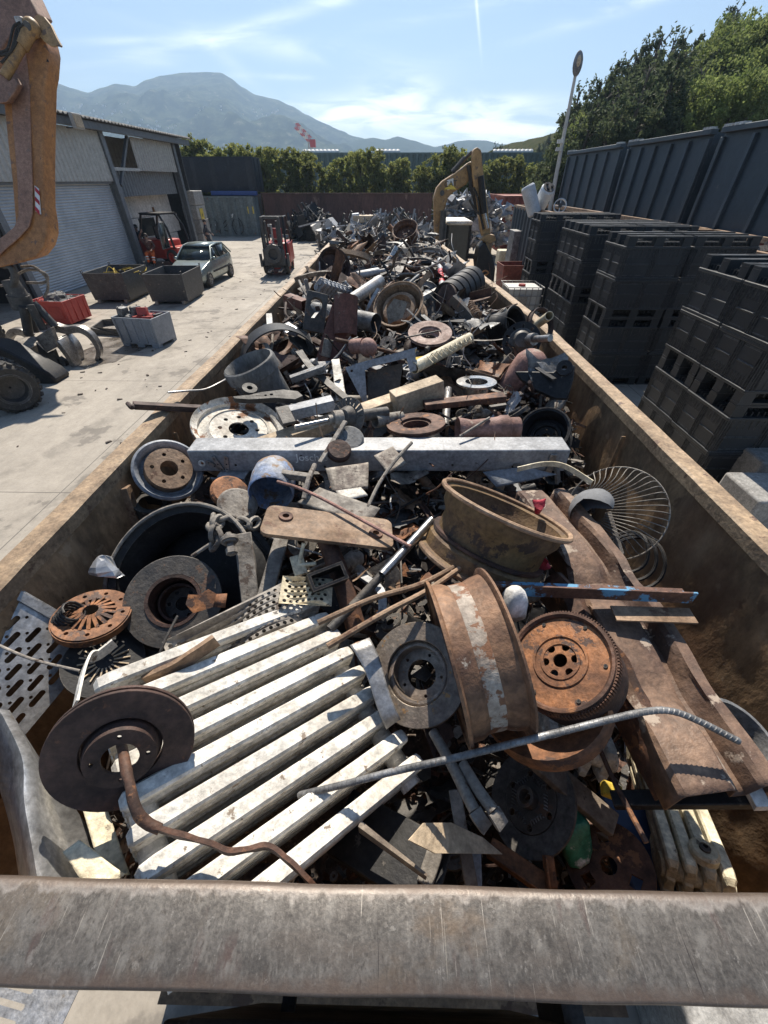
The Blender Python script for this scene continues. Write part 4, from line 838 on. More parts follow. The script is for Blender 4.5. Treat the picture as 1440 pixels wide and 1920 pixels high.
def person(label, loc, rz, J, top, legs, sleeves=True, hivis=False):
    # J: joint name -> local position; body faces -y
    t = thing('person', label, 'person', loc); M = TR(*loc) @ RZ(rz); G = {k: M @ V(v) for k, v in J.items()}
    R_ = {'pel': .115, 'wai': .11, 'che': .13, 'nk': .055, 'hd0': .075, 'hd1': .095, 'hd2': .07}
    names = ['pel', 'wai', 'che', 'nk', 'hd0', 'hd1', 'hd2']; js = [(G[n], R_[n]) for n in names]; ed = [(i, i+1) for i in range(6)]
    for s_ in 'lr':
        o = len(js); js += [(G['hip'+s_], .085), (G['kn'+s_], .06), (G['an'+s_], .042), (G['to'+s_], .035)]; ed += [(0, o), (o, o+1), (o+1, o+2), (o+2, o+3)]
        o = len(js); el = G['el'+s_]; wr = G['wr'+s_]; hd = wr+(wr-el).normalized()*.075
        js += [(G['sh'+s_], .06), (el, .042), (wr, .028), (hd, .032)]; ed += [(2, o), (o, o+1), (o+1, o+2), (o+2, o+3)]
        d = (wr-el).normalized(); sd = d.orthogonal().normalized(); up = d.cross(sd)
        for f in range(4):
            b_ = hd+sd*(.022*(f-1.5)); ln = (.06, .072, .068, .052)[f]; k = len(js); js += [(b_+d*ln*.5+up*.008, .0095), (b_+d*ln+up*.03, .008)]; ed += [(o+3, k), (k, k+1)]
        k = len(js); js += [(wr+d*.035+sd*.045, .011), (wr+d*.08+sd*.062+up*.012, .009)]; ed += [(o+2, k), (k, k+1)]
    skin_mesh('body', js, ed, 0, m_skin, t)
    def grow(nm, keys, ed2, m, par=t): return skin_mesh(nm, [(G[k], r_) for k, r_ in keys], ed2, 0, m, par)
    sh = grow('jacket', [('pel', .135), ('wai', .128), ('che', .15), ('nk', .07), ('shl', .075), ('ell', .058), ('wrl', .042), ('shr', .075), ('elr', .058), ('wrr', .042)], [(0, 1), (1, 2), (2, 3), (2, 4), (4, 5), (5, 6), (2, 7), (7, 8), (8, 9)], top)
    tr = grow('trousers', [('pel', .13), ('hipl', .102), ('knl', .078), ('anl', .06), ('hipr', .102), ('knr', .078), ('anr', .06)], [(0, 1), (1, 2), (2, 3), (0, 4), (4, 5), (5, 6)], legs)
    if hivis:
        for s_ in 'lr':
            a, b = G['kn'+s_], G['an'+s_]; d = (b-a).normalized()
            for f in (.35, .6): q = a.lerp(b, f); MB().lathe([(.079, -.025), (.082, -.025), (.082, .025), (.079, .025)], 14, TM(q, d)).build('reflective_band', m_tape, tr)
    for s_ in 'lr':
        a, b = G['an'+s_], G['to'+s_]; d = (b-a); MB().sph((a+b)/2, .1, 12, 8, basis(d), (.5, .55, 1.35)).build('boot', m_boot, t, smooth=60)
    h = G['hd1']; fw = M.to_3x3() @ (V(J['face']) if 'face' in J else V((0, -1, 0))); up = (G['hd2']-G['hd0']).normalized(); rt = fw.cross(up).normalized()
    MB().lathe([(.001, .118), (.06, .10), (.098, .045), (.106, -.01), (.102, -.05)], 18, TM(h-fw*.012+up*.012, up), closed=False).build('hair', m_hair, t, smooth=60)
    face = MB().sph(h+fw*.1-up*.02, .018, 8, 6, sc=(.8, .9, 1.2)).sph(h+rt*.1-up*.01, .03, 8, 6, sc=(.4, .8, 1)).sph(h-rt*.1-up*.01, .03, 8, 6, sc=(.4, .8, 1)); face.build('face', m_skin, t, smooth=60)
    MB().sph(h+fw*.088+rt*.035+up*.012, .012, 8, 6).sph(h+fw*.088-rt*.035+up*.012, .012, 8, 6).build('eyes', m_whitet, t, smooth=60); MB().box((0, 0, 0), (.045, .012, .008), TM(h+fw*.092-up*.055, up, rt)).build('mouth', m_redox, t)
    return t
STAND = dict(pel=(0, 0, .95), wai=(0, 0, 1.12), che=(0, .01, 1.33), nk=(0, .01, 1.5), hd0=(0, -.01, 1.57), hd1=(0, -.02, 1.66), hd2=(0, -.01, 1.73), hipl=(-.1, 0, .88), knl=(-.11, -.03, .5), anl=(-.11, .02, .1), tol=(-.12, -.14, .05), hipr=(.1, 0, .88), knr=(.11, -.02, .5), anr=(.11, .03, .1), tor=(.12, -.13, .05),
             shl=(-.19, .01, 1.42), ell=(-.25, .03, 1.14), wrl=(-.24, -.08, .9), shr=(.19, .01, 1.42), elr=(.25, .03, 1.14), wrr=(.24, -.08, .9))
WALK = dict(STAND, knl=(-.1, -.2, .52), anl=(-.1, -.2, .12), tol=(-.1, -.35, .08), knr=(.1, .06, .5), anr=(.1, .3, .16), tor=(.1, .2, .05), ell=(-.25, .15, 1.16), wrl=(-.22, .12, .92), elr=(.25, -.1, 1.16), wrr=(.2, -.28, 1.0))
SIT = dict(STAND, hipl=(-.1, -.05, .93), knl=(-.14, -.48, .98), anl=(-.12, -.55, .56), tol=(-.12, -.7, .5), hipr=(.1, -.05, .93), knr=(.16, -.46, .92), anr=(.14, -.6, .52), tor=(.14, -.75, .47), shl=(-.19, .01, 1.42), ell=(-.33, -.02, 1.62), wrl=(-.16, -.04, 1.83), elr=(.3, -.12, 1.22), wrr=(.16, -.34, 1.1))
pc = atX(262, 470, -12.35); gp = at(268, 492, 0)
gp = at(271, 492, 0); person('person in dark jacket and jeans standing by the bay column', gp+V((.2, -.1, 0)), rad(25), STAND, m_navyw, m_greyw)
sp_ = atY(281, 468, 24.35); person('person in orange hi-vis workwear sitting on the red forklift', V((sp_.x, 24.35, sp_.z-1.08)), rad(15), SIT, m_redox, m_hiviz, hivis=True)
gp = atY(392, 455, 30); person('person in dark tee shirt walking beyond the parked car', V((gp.x, 30, 0)), rad(110), WALK, m_navyw, m_navyw)
# ================================================================ steel tubs, battery bins, tray
for (px, py), lab in (((215, 505), 'open dark steel tub with wire inside, nearer the roller door'), ((325, 505), 'open dark steel tub standing before the parked car')):
    pts = {215: (-10.65, 17.45, rad(2)), 325: (-8.36, 17.25, rad(2))}[px]
    t, M = tub('steel_tub', lab, pts[0], pts[1], pts[2], 1.46, 2.0, 1.0, m_tub, m_tubrim, 'tub', 'open steel tubs', .92)
    mb = MB().tube([M @ V(q) for q in ((-.71, -.97, .98), (.71, -.97, .98), (.71, .97, .98), (-.71, .97, .98))], .03, 6, closed=True, flat=(.035, .03)); mb.build('rim', m_tubrim, t, smooth=0)
    for s_ in (-1, 1): MB().box((s_*.5, 0, .07), (.1, 2.0, .12), M).build('skid', m_tubrim, t)
    for q in ((-.71, -.97), (.71, -.97), (.71, .97), (-.71, .97)): c = M @ V((q[0], q[1], 1.0)); MB().tube([c+V((0, -.05, 0)), c+V((0, -.04, .09)), c+V((0, .04, .09)), c+V((0, .05, 0))], .014, 6).build('lug', m_mach, t)
    if px == 215:
        mb = MB()
        for k in range(16):
            c = M @ V((rnd.uniform(-.3, .5), rnd.uniform(.1, .7), .72)); mb.tube(spline([c, c+V((rnd.gauss(0, .25), rnd.gauss(0, .25), rnd.uniform(.1, .3))), c+V((rnd.gauss(0, .35), rnd.gauss(0, .35), rnd.uniform(0, .2)))], 4), .012, 5)
        o = mb.build('wire_offcuts', m_yel, None); o['kind'] = 'stuff'; o['label'] = 'tangled yellow wire offcuts inside the steel tub'
def battery(c, rz, m, lab, tilt=0):
    M = TR(*c) @ RZ(rz) @ RX(tilt); t = thing('car_battery', lab, 'battery', c, 'used batteries in the bins')
    MB().box((0, 0, .08), (.26, .17, .17), M).build('case', m, t, bev=.01); MB().box((0, 0, .175), (.25, .16, .02), M).build('lid', m_grey if m is not m_redp else m_redp, t, bev=.006)
    for s_ in (-1, 1): MB().cyl(M @ V((s_*.09, .05, .18)), M @ V((s_*.09, .05, .215)), .013, 8).build('terminal', m_galv, t)
tt, M = tub('battery_bin', 'grey plastic pallet bin of batteries on the yard', -6.95, 11.78, rad(-10), 1.22, .86, .76, m_greyp, m_greyp, 'bin', 'battery bins', .95)
for k in range(5): MB().box((-.52+.26*k, -.425, .42), (.03, .04, .58), M).build('rib', m_greyp, tt)
for s_ in (-.46, 0, .46):
    for y in (-.33, .33): MB().box((s_, y, .05), (.22, .16, .1), M).build('foot', m_greyp, tt)
MB().box((0, 0, .55), (1.08, .72, .04), M).build('tray', m_black, tt)
spots = [(-.35, .2, .3, m_black), (-.28, -.12, -.4, m_grey), (-.05, .22, .1, m_black), (.0, -.15, .7, m_redp), (.2, .12, -.3, m_redp), (.3, -.15, .2, m_redp), (.42, .15, 1.2, m_black), (-.15, .05, 1.0, m_grey), (-.48, -.08, 1.4, m_grey), (.1, -.02, .2, m_redp)]
pl = ['at the far left', 'at the near left', 'back left of centre', 'front centre', 'back right', 'front right', 'far right', 'on top left', 'left end', 'on top in the middle']
for k, (x, y, a, m) in enumerate(spots):
    z = .57 if k < 7 else .75; nm = {m_black: 'black', m_grey: 'grey', m_redp: 'red'}[m]; battery(M @ V((x, y, z)), a, m, f'{nm} battery in the grey bin, {pl[k]}', rnd.gauss(0, .25))
tt, M = tub('battery_bin', 'red plastic bin heaped with batteries by roller door', -10.75, 13.9, rad(-3), 1.15, 1.1, .72, m_redp, m_redp, 'bin', 'battery bins', .95)
for s_ in (-1, 1): MB().box((s_*.25, -.545, .40), (.4, .03, .36), M, .95, 1).build('panel', m_redp, tt, bev=.01)
for k in range(4): MB().box((.565, -.4+.27*k, .4), (.03, .05, .6), M).build('rib', m_redp, tt)
MB().box((0, 0, .5), (1.0, .95, .04), M).build('tray', m_black, tt)
for k in range(16):
    x, y = -.38+.25*(k % 4), -.36+.24*(k//4); m = m_redp if (k % 4 == 0 and k < 12) else m_grey; z = .52+(.12 if k in (5, 6, 9, 10, 13) else 0)
    battery(M @ V((x, y, z)), rnd.uniform(-.5, .5), m, f'{"red" if m is m_redp else "grey"} battery in the red bin, row {["one", "two", "three", "four"][k//4]} from the front, {["far left", "left centre", "right centre", "far right"][k % 4]}', rnd.gauss(0, .3))
p = at(206, 622, 0); t = thing('steel_tray', 'low rusty steel frame tray lying behind the grey bin', 'tray', (p.x, p.y, 0)); mb = MB()
q = [at(177, 627, .0), at(197, 612, 0), at(262, 606, 0), at(248, 632, 0)]; mb.tube([v+V((0, 0, .1)) for v in q], 1, closed=True, flat=(.03, .1)); mb.build('frame', m_mach, t, smooth=0); MB().add([v+V((0, 0, .02)) for v in q], [(3, 2, 1, 0)]).build('base_sheet', m_dust, t)
# ================================================================ orange material handler at the left edge
mh = thing('material_handler', 'orange wheeled scrap handler with orange peel grapple, cut by frame', 'excavator', (-9.6, 9.6, 0))
YA = 10.2
TILT = [2.7]
def AYq(px, py, y): return atY(px, py, y+TILT[0]*max(0, 500-py)/500)
def outline(pts, y, thick, name, m, parent, bev=.03):
    q = [AYq(px, py, y) for px, py in pts]; n = len(q)
    mb = MB().prism([(v.x, v.z) for v in q], 0, 1); mb.v = [V((q[k % n].x, q[k % n].y+(thick/2 if k < n else -thick/2), q[k % n].z)) for k in range(2*n)]
    return mb.build(name, m, parent, smooth=30, bev=bev)
# dipper arm: right flank plate, box in shade, lower nose
outline([(50, 90), (85, 40), (100, 90), (103, 105), (100, 145), (96, 165), (94, 250), (93, 330), (94, 390), (99, 420), (100, 440), (94, 462), (80, 480), (55, 489), (25, 496), (-15, 505), (-60, 500), (-50, 470), (0, 455), (30, 440), (42, 420), (36, 340), (28, 270), (20, 190), (30, 120)], YA, .42, 'dipper_arm', m_orange, mh)
q = outline([(20, 150), (50, 100), (56, 160), (59, 260), (62, 350), (62, 400), (56, 425), (38, 445), (0, 478), (-30, 490), (-30, 470), (10, 440), (28, 425), (36, 405), (34, 340), (26, 240)], YA-.23, .05, 'side_plate', m_orangef, mh, .012)
outline([(-160, -60), (40, -60), (70, 0), (86, 35), (60, 60), (45, 60), (25, 90), (0, 130), (-60, 160), (-160, 120)], YA+.25, .5, 'boom', m_orangef, mh)
outline([(61, 38), (72, 28), (84, 32), (97, 48), (108, 72), (116, 86), (115, 89), (109, 87), (104, 88), (98, 88), (84, 78), (66, 55), (60, 45)], YA-.34, .06, 'link_plate', m_ocher, mh, .01)
outline([(-40, 130), (0, 136), (14, 142), (20, 155), (31, 146), (39, 160), (32, 175), (20, 192), (5, 195), (-40, 180)], YA-.45, .16, 'cylinder_clevis', m_orangef, mh, .02)
a = AYq(60, 52, YA-.45); b = AYq(8, 145, YA-.5); mid = a.lerp(b, .38)
MB().cyl(a, mid, .115, 18).cyl(a.lerp(b, .3), b, .085, 18).sph(a, .15, 14, 9).build('hydraulic_cylinder', m_ocher, mh, smooth=40); MB().cyl(a+V((0, -.15, 0)), a+V((0, .3, 0)), .07, 14).build('pin', m_mach, mh)
for off in (0, .07):
    h = [AYq(px+off*90, py+off*60, YA-.62) for px, py in ((38, 42), (26, 50), (20, 72), (14, 92), (2, 98), (-10, 100))]; MB().tube(spline(h, 5), .022, 7).build('hose', m_rubber, mh)
h = [AYq(px, py, YA-.6) for px, py in ((38, 45), (36, 62), (28, 85), (12, 108), (2, 118))]; MB().tube(spline(h, 5), .022, 7).build('hose', m_rubber, mh)
MB().box(AYq(38, 40, YA-.58), (.14, .1, .12), Matrix()).build('hose_manifold', m_galv, mh, bev=.015)
outline([(74, 108), (79, 100), (85, 103), (92, 116), (84, 116)], YA-.22, .02, 'slot_plate', m_black, mh, 0)
st_ = outline([(65, 348), (73, 354), (77, 402), (67, 396)], YA-.225, .012, 'warning_sticker', m_whitet, mh, 0)
for py in (350, 368, 386): outline([(65.3, py), (73.7, py+9), (74.5, py+17), (65.9, py+8)], YA-.236, .008, 'red_stripe', m_redt, st_, 0)
# grapple: hook link, rotator, cylinders, head plates, four curved tines
gr = MB().tube([AYq(px, py, YA-.1) for px, py in ((4, 498), (12, 496), (22, 503), (28, 516), (27, 530), (20, 540))], .075, 10).cyl(AYq(18, 525, YA), AYq(36, 556, YA), .17, 18, .2).cyl(AYq(34, 553, YA), AYq(45, 578, YA), .23, 20).build('grapple_rotator', m_mach, mh, smooth=40)
g = MB()
for (x0, y0, x1, y1, dy, r) in ((45, 575, 54, 628, -.2, .1), (56, 572, 82, 618, -.22, .085), (62, 568, 104, 612, -.05, .09), (50, 575, 66, 622, .2, .09)): g.cyl(AYq(x0, y0, YA+dy), AYq(x1, y1, YA+dy), r, 12)
g.build('grapple_cylinders', m_mach, mh, smooth=40)
def fatstrip(pts, y, w, th, name, m, par):
    q = spline([V((*p_,)) if len(p_) == 3 else AYq(p_[0], p_[1], y) for p_ in pts], 5); n = len(q)
    return MB().tube(q, [1-.45*(i/(n-1))**2 for i in range(n)], flat=(w, th)).build(name, m, par, smooth=40, bev=.012)
fatstrip([(104, 612), (125, 618), (148, 616), (166, 624), (180, 640), (187, 658), (183, 676)], YA+.2, .10, .085, 'grapple_tine', m_worn, mh)
fatstrip([(60, 632), (44, 622), (26, 622), (18, 634), (22, 645)], YA+.5, .10, .09, 'grapple_tine', m_worn, mh)
fatstrip([(112, 636), (122, 646), (134, 664), (144, 684), (150, 698)], YA-.25, .20, .07, 'grapple_tine', m_worn, mh)
fatstrip([(118, 630), (136, 648), (146, 668), (150, 688)], YA+.05, .26, .05, 'grapple_tine', m_worn, mh)
outline([(68, 632), (98, 613), (112, 648), (90, 660)], YA-.42, .12, 'grapple_head', m_dust, mh, .015)
outline([(70, 640), (92, 660), (102, 655), (122, 702), (116, 708), (98, 700), (78, 668)], YA-.3, .14, 'grapple_arm', m_mach, mh, .015)
outline([(112, 668), (124, 676), (135, 702), (128, 708), (118, 690)], YA-.25, .14, 'grapple_arm', m_mach, mh, .015)
for pts in (((20, 522), (52, 506), (80, 510), (90, 522), (80, 530), (50, 530)), ((40, 500), (64, 500), (86, 520), (90, 540), (84, 556)), ((0, 536), (20, 534), (40, 545))): MB().tube(spline([AYq(px, py, YA+.3) for px, py in pts], 5), .028, 7).build('hose', m_dust, mh)
# undercarriage: blade, tyres
q = [at(-60, 640, .75), at(20, 645, .78), at(60, 672, .62), at(112, 700, .1), at(118, 716, .05), at(95, 718, .06), at(20, 700, .35), at(-60, 690, .4)]
outline([(-80, 636), (2, 640), (18, 645), (60, 668), (104, 692), (119, 706), (117, 716), (98, 716), (40, 690), (-80, 680)], 9.0, .5, 'stabiliser_arm', m_black, mh, .04)
outline([(14, 644), (40, 640), (66, 648), (70, 670), (44, 658)], 9.9, .9, 'stabiliser_plate', m_dust, mh, .02)
def tyre(c, ax, R, w, lab=None):
    M = TM(V(c)-V(ax)*w/2, ax); prof = [(R*.60, 0), (R*.88, -.01), (R*.97, w*.10), (R, w*.25), (R, w*.75), (R*.97, w*.9), (R*.88, w+.01), (R*.60, w)]
    q = MB().lathe(prof, 40, M)
    for k in range(22):
        a = 2*PI*k/22
        for s_, z in ((1, w*.28), (-1, w*.72)): q.box((R*1.0, 0, 0), (.05, .075, w*.46), M @ RZ(a+(.07 if s_ > 0 else 0)) @ TR(0, 0, z) @ RX(.45*s_))
    q.jitter(.012, 9); o = q.build('tyre', m_rubber, mh, smooth=25)
    MB().lathe([(R*.61, .0), (R*.61, w), (R*.55, w*.98), (R*.50, w*.6), (R*.2, w*.5), (.02, w*.5), (.02, w*.4), (R*.5, w*.3), (R*.55, .02)], 32, M).build('rim', m_mach, o, smooth=40)
    MB().lathe([(R*.60, w*.97), (R*.64, w*1.01), (R*.66, w*1.0), (R*.62, w*.95)], 32, M).build('rim_flange', m_grey, o)
tc0 = at(40, 771, 0); ax_ = V((.80, -.60, 0)); tyre((tc0.x-.05, tc0.y+.12, .45), ax_, .45, .40); tyre(V((tc0.x-.05, tc0.y+.12, .45))-ax_*.5, ax_, .45, .40)
tyre((-10.9, 10.9, .45), ax_, .45, .40)
MB().box((-10.4, 8.6, .9), (3.2, 1.0, .5), Matrix()).build('axle_frame', m_black, mh, bev=.04); MB().box((-13.6, 10.6, 1.6), (2.6, 2.4, 1.0)).build('chassis', m_orange, mh, bev=.05)
a = AYq(-60, -20, YA+.3); MB().bar((-14.3, 11.0, 1.9), (-13.0, 13.2, 5.6), .5, .7).build('boom_base', m_orange, mh, bev=.03); MB().bar((-13.0, 13.2, 5.6), (-9.2, 13.4, 6.9), .5, .6).build('boom_link', m_orange, mh, bev=.03)
TILT[0] = 0
# ================================================================ ochre excavator behind the container
ex = thing('excavator', 'ochre crawler excavator reaching over the far end of scrap', 'excavator', (2.2, 14.6, 0)); YE = 13.6
outline([(815, 470), (813, 400), (812, 372), (818, 352), (828, 340), (862, 318), (876, 306), (888, 300), (884, 330), (872, 346), (846, 362), (838, 372), (831, 400), (829, 470), (828, 490), (815, 490)], YE, .36, 'boom', m_ocher, ex)
outline([(884, 300), (886, 282), (893, 276), (901, 282), (905, 325), (908, 345), (912, 380), (918, 430), (921, 468), (910, 470), (900, 430), (890, 360), (884, 330)], YE-.3, .28, 'stick', m_ocher, ex)
c0 = atY(845, 345, YE-.24); text('lettering', 'CAT', .17, TM(c0, (0, -1, 0)) @ RZ(rad(6)), m_black2, ex); MB().prism([(-.16, -.10), (.16, -.10), (0, .04)], 0, .004, M=TM(c0+V((0, .004, -.01)), (0, -1, 0))).build('logo_triangle', m_sign, ex); outline([(838, 338), (850, 334), (851, 353), (839, 357)], YE-.19, .02, 'logo_plate', m_whitet, ex, 0)
MB().cyl(atY(829, 362, YE-.19), atY(829, 362, YE-.26), .06, 12).build('pin', m_mach, ex)
MB().cyl(atY(848, 323, YE+.02), atY(872, 296, YE), .06, 10).cyl(atY(866, 303, YE), atY(885, 285, YE-.1), .04, 10).build('stick_cylinder', m_mach, ex)
MB().cyl(atY(901, 330, YE-.55), atY(908, 400, YE-.55), .075, 12).build('bucket_cylinder', m_black, ex); MB().cyl(atY(908, 398, YE-.55), atY(915, 428, YE-.55), .04, 10).build('cylinder_rod', m_chrome, ex)
MB().cyl(atY(832, 395, YE-.3), atY(826, 470, YE-.3), .08, 12).build('boom_cylinder', m_mach, ex)
for k in range(3): MB().tube(spline([atY(px+2*k, py, YE-.3) for px, py in ((876, 310), (880, 330), (881, 350), (888, 372), (893, 395))], 4), .028, 6).build('hose', m_rubber, ex)
for pts in (((888, 352), (896, 372), (900, 400), (907, 430)), ((880, 375), (890, 392), (899, 402))): MB().tube(spline([atY(px, py, YE-.5) for px, py in pts], 4), .03, 6).build('hose', m_rubber, ex)
# cab
cx0 = atY(834, 440, 13.9).x; cx1 = atY(882, 440, 13.9).x; zc = atY(858, 417, 13.9).z; cw = cx1-cx0; cxm = (cx0+cx1)/2
MB().box((cxm, 14.4, zc), (cw, 1.5, .1), Matrix()).build('cab_roof', m_white, ex, bev=.05)
mb = MB()
for x in (cx0+.05, cx1-.05):
    for y in (13.75, 15.1): mb.box((x, y, zc-.75), (.07, .08, 1.45))
    mb.box((x, 14.4, zc-1.3), (.07, 1.4, .3))
mb.box((cxm, 13.75, zc-1.35), (cw, .08, .2)).build('cab_frame', m_black, ex, bev=.01)
MB().box((cxm, 13.74, zc-.62), (cw-.12, .02, 1.2)).build('windscreen', m_glass, ex); MB().box((cx0+.05, 14.4, zc-.62), (.02, 1.3, 1.15)).box((cx1-.05, 14.4, zc-.62), (.02, 1.3, 1.15)).build('side_window', m_glass, ex)
MB().box((cxm-.1, 15.0, 1.15), (2.1, 2.3, .75)).build('house', m_ocher, ex, bev=.06); MB().box((cxm-.6, 15.9, 1.75), (1.1, 1.2, .5)).build('engine_cover', m_mach, ex, bev=.05)
for s_ in (-.85, .75): MB().prism([(-1.3, .1), (-1.1, 0), (1.1, 0), (1.3, .1), (1.3, .5), (1.1, .62), (-1.1, .62), (-1.3, .5)], -.22, .22, M=TM((cxm-.1+s_, 14.9, 0), (1, 0, 0), (0, 0, 1)) @ Matrix.Identity(4)).build('track', m_rubber, ex, bev=.02)
# quick hitch and bucket
outline([(898, 448), (912, 438), (926, 440), (929, 450), (915, 456)], YE-.5, .26, 'linkage', m_ocher, ex, .015)
outline([(910, 450), (922, 452), (919, 480), (911, 478)], YE-.5, .22, 'hitch', m_ocher, ex, .015)
outline([(895, 462), (906, 452), (920, 480), (925, 500), (922, 530), (905, 538), (893, 520), (890, 490)], YE-.5, .6, 'bucket', m_black, ex, .03)
MB().tube(spline([atY(px, py, YE-.9) for px, py in ((901, 512), (910, 507), (916, 512), (908, 516))], 3), .02, 6).build('hose', m_orange, ex)
# ================================================================ the scrap container
def wallstreaks(m):
    nt = m.node_tree; N = nt.nodes; L = nt.links; b = N['Principled BSDF']; col = b.inputs['Base Color'].links[0].from_socket; tc = N.new('ShaderNodeTexCoord')
    for sc_, st, lo, hi, c, am in ((2.0, (1, 2.2, .35), .52, .68, (.40, .275, .165), .55), (5, (1, 1.6, .22), .55, .70, (.085, .055, .036), .6), (14, (1, .5, .5), .62, .66, (.44, .33, .22), .4), (1.3, (1, 1, 1), .54, .66, (.14, .07, .04), .6)):
        mp = N.new('ShaderNodeMapping'); mp.inputs['Scale'].default_value = st; mp.inputs['Rotation'].default_value = (rad(18), 0, 0); L.new(tc.outputs['Object'], mp.inputs[0])
        n = N.new('ShaderNodeTexNoise'); n.inputs['Scale'].default_value = sc_; n.inputs['Detail'].default_value = 8; n.inputs['Roughness'].default_value = .66; L.new(mp.outputs[0], n.inputs['Vector'])
        r = N.new('ShaderNodeMapRange'); r.inputs[1].default_value = lo; r.inputs[2].default_value = hi; r.inputs[4].default_value = am; L.new(n.outputs['Fac'], r.inputs[0])
        x = N.new('ShaderNodeMix'); x.data_type = 'RGBA'; L.new(r.outputs[0], x.inputs[0]); L.new(col, x.inputs[6]); x.inputs[7].default_value = (*c, 1); col = x.outputs[2]
    L.new(col, b.inputs['Base Color'])
wallstreaks(m_wall)
XLw, XRw, YN, YF = -1.22, 1.30, .03, 10.1
sc = thing('scrap_container', 'long open tan steel container heaped full of scrap metal', 'container', (0, 5, .2))
def XR(y): return 1.30 if y < 3.8 else 1.30-.42*(y-3.8)/6.2
def wallgrid(x, ins, seed, y0=YN, y1=YF):
    vs = []; fs = []; ny, nz = 260, 36
    for i in range(ny+1):
        y = y0+(y1-y0)*i/ny
        for j in range(nz+1):
            z = .25+(RIM-.06-.25)*j/nz
            b = .020*noise.fractal(V((y*1.5+seed, z*2.2, seed)), 1, 2, 4)+.012*noise.noise(V((y*5+seed, z*3.5, 3)))
            vs.append(((x if ins > 0 else XR(y))+ins*(.035+max(-.03, b)), y, z))
    for i in range(ny):
        for j in range(nz): a = i*(nz+1)+j; f = [a, a+nz+1, a+nz+2, a+1]; fs.append(f if ins < 0 else f[::-1])
    return vs, fs
for x, ins, sd in ((XLw, 1, 2.0), (XRw, -1, 9.0)):
    mb = MB(); vs, fs = wallgrid(x, ins, sd); mb.add(vs, fs); mb.add([V(v)-V((ins*.07, 0, 0)) for v in vs], [f[::-1] for f in fs]); wl = mb.build('side_wall', m_wall, sc, smooth=50)
    rr = MB(); n = 120; vs = []; pr = [(-.045, -.06), (-.045, -.008), (-.035, 0), (.035, 0), (.045, -.008), (.045, -.06)]
    for i in range(n+1):
        y = YN+(YF-YN)*i/n; wx = .006*noise.noise(V((y*1.3, x, 0)))+.003*noise.noise(V((y*6, x, 1))); wz = .006*noise.noise(V((y*1.1, x, 5)))+.002*noise.noise(V((y*9, x, 2)))
        for a, b in pr: vs.append(((x if ins > 0 else XR(y))-ins*.005+a+wx, y, RIM+b+wz))
    m = len(pr); rr.add(vs, [[i*m+k, (i+1)*m+k, (i+1)*m+(k+1) % m, i*m+(k+1) % m][::-1] for i in range(n) for k in range(m)]); rr.build('top_rail', m_rimst, sc, smooth=30)
    for y in (1.9, 3.1, 4.4, 5.6, 6.8, 8.1): MB().box(((x if ins > 0 else XR(y))+ins*.05, y, 1.6), (.022, .006, 1.9)).build('weld_seam', m_wall, sc, bev=.002)
MB().box((-.17, YF+.02, 1.4), (2.10, .05, 2.4)).box((-.17, YF, RIM-.03), (2.16, .09, .08)).build('end_wall', m_skip, sc, bev=.01)
MB().box((.04, 5, .18), (2.5, 10.2, .1)).build('floor', m_wall, sc)
MB().box((.04, YN, 1.35), (2.5, .03, 2.3)).build('front_wall', m_wall, sc)
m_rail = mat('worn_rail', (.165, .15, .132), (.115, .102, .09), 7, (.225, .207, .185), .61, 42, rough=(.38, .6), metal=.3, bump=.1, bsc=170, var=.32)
RAILY = .047-5
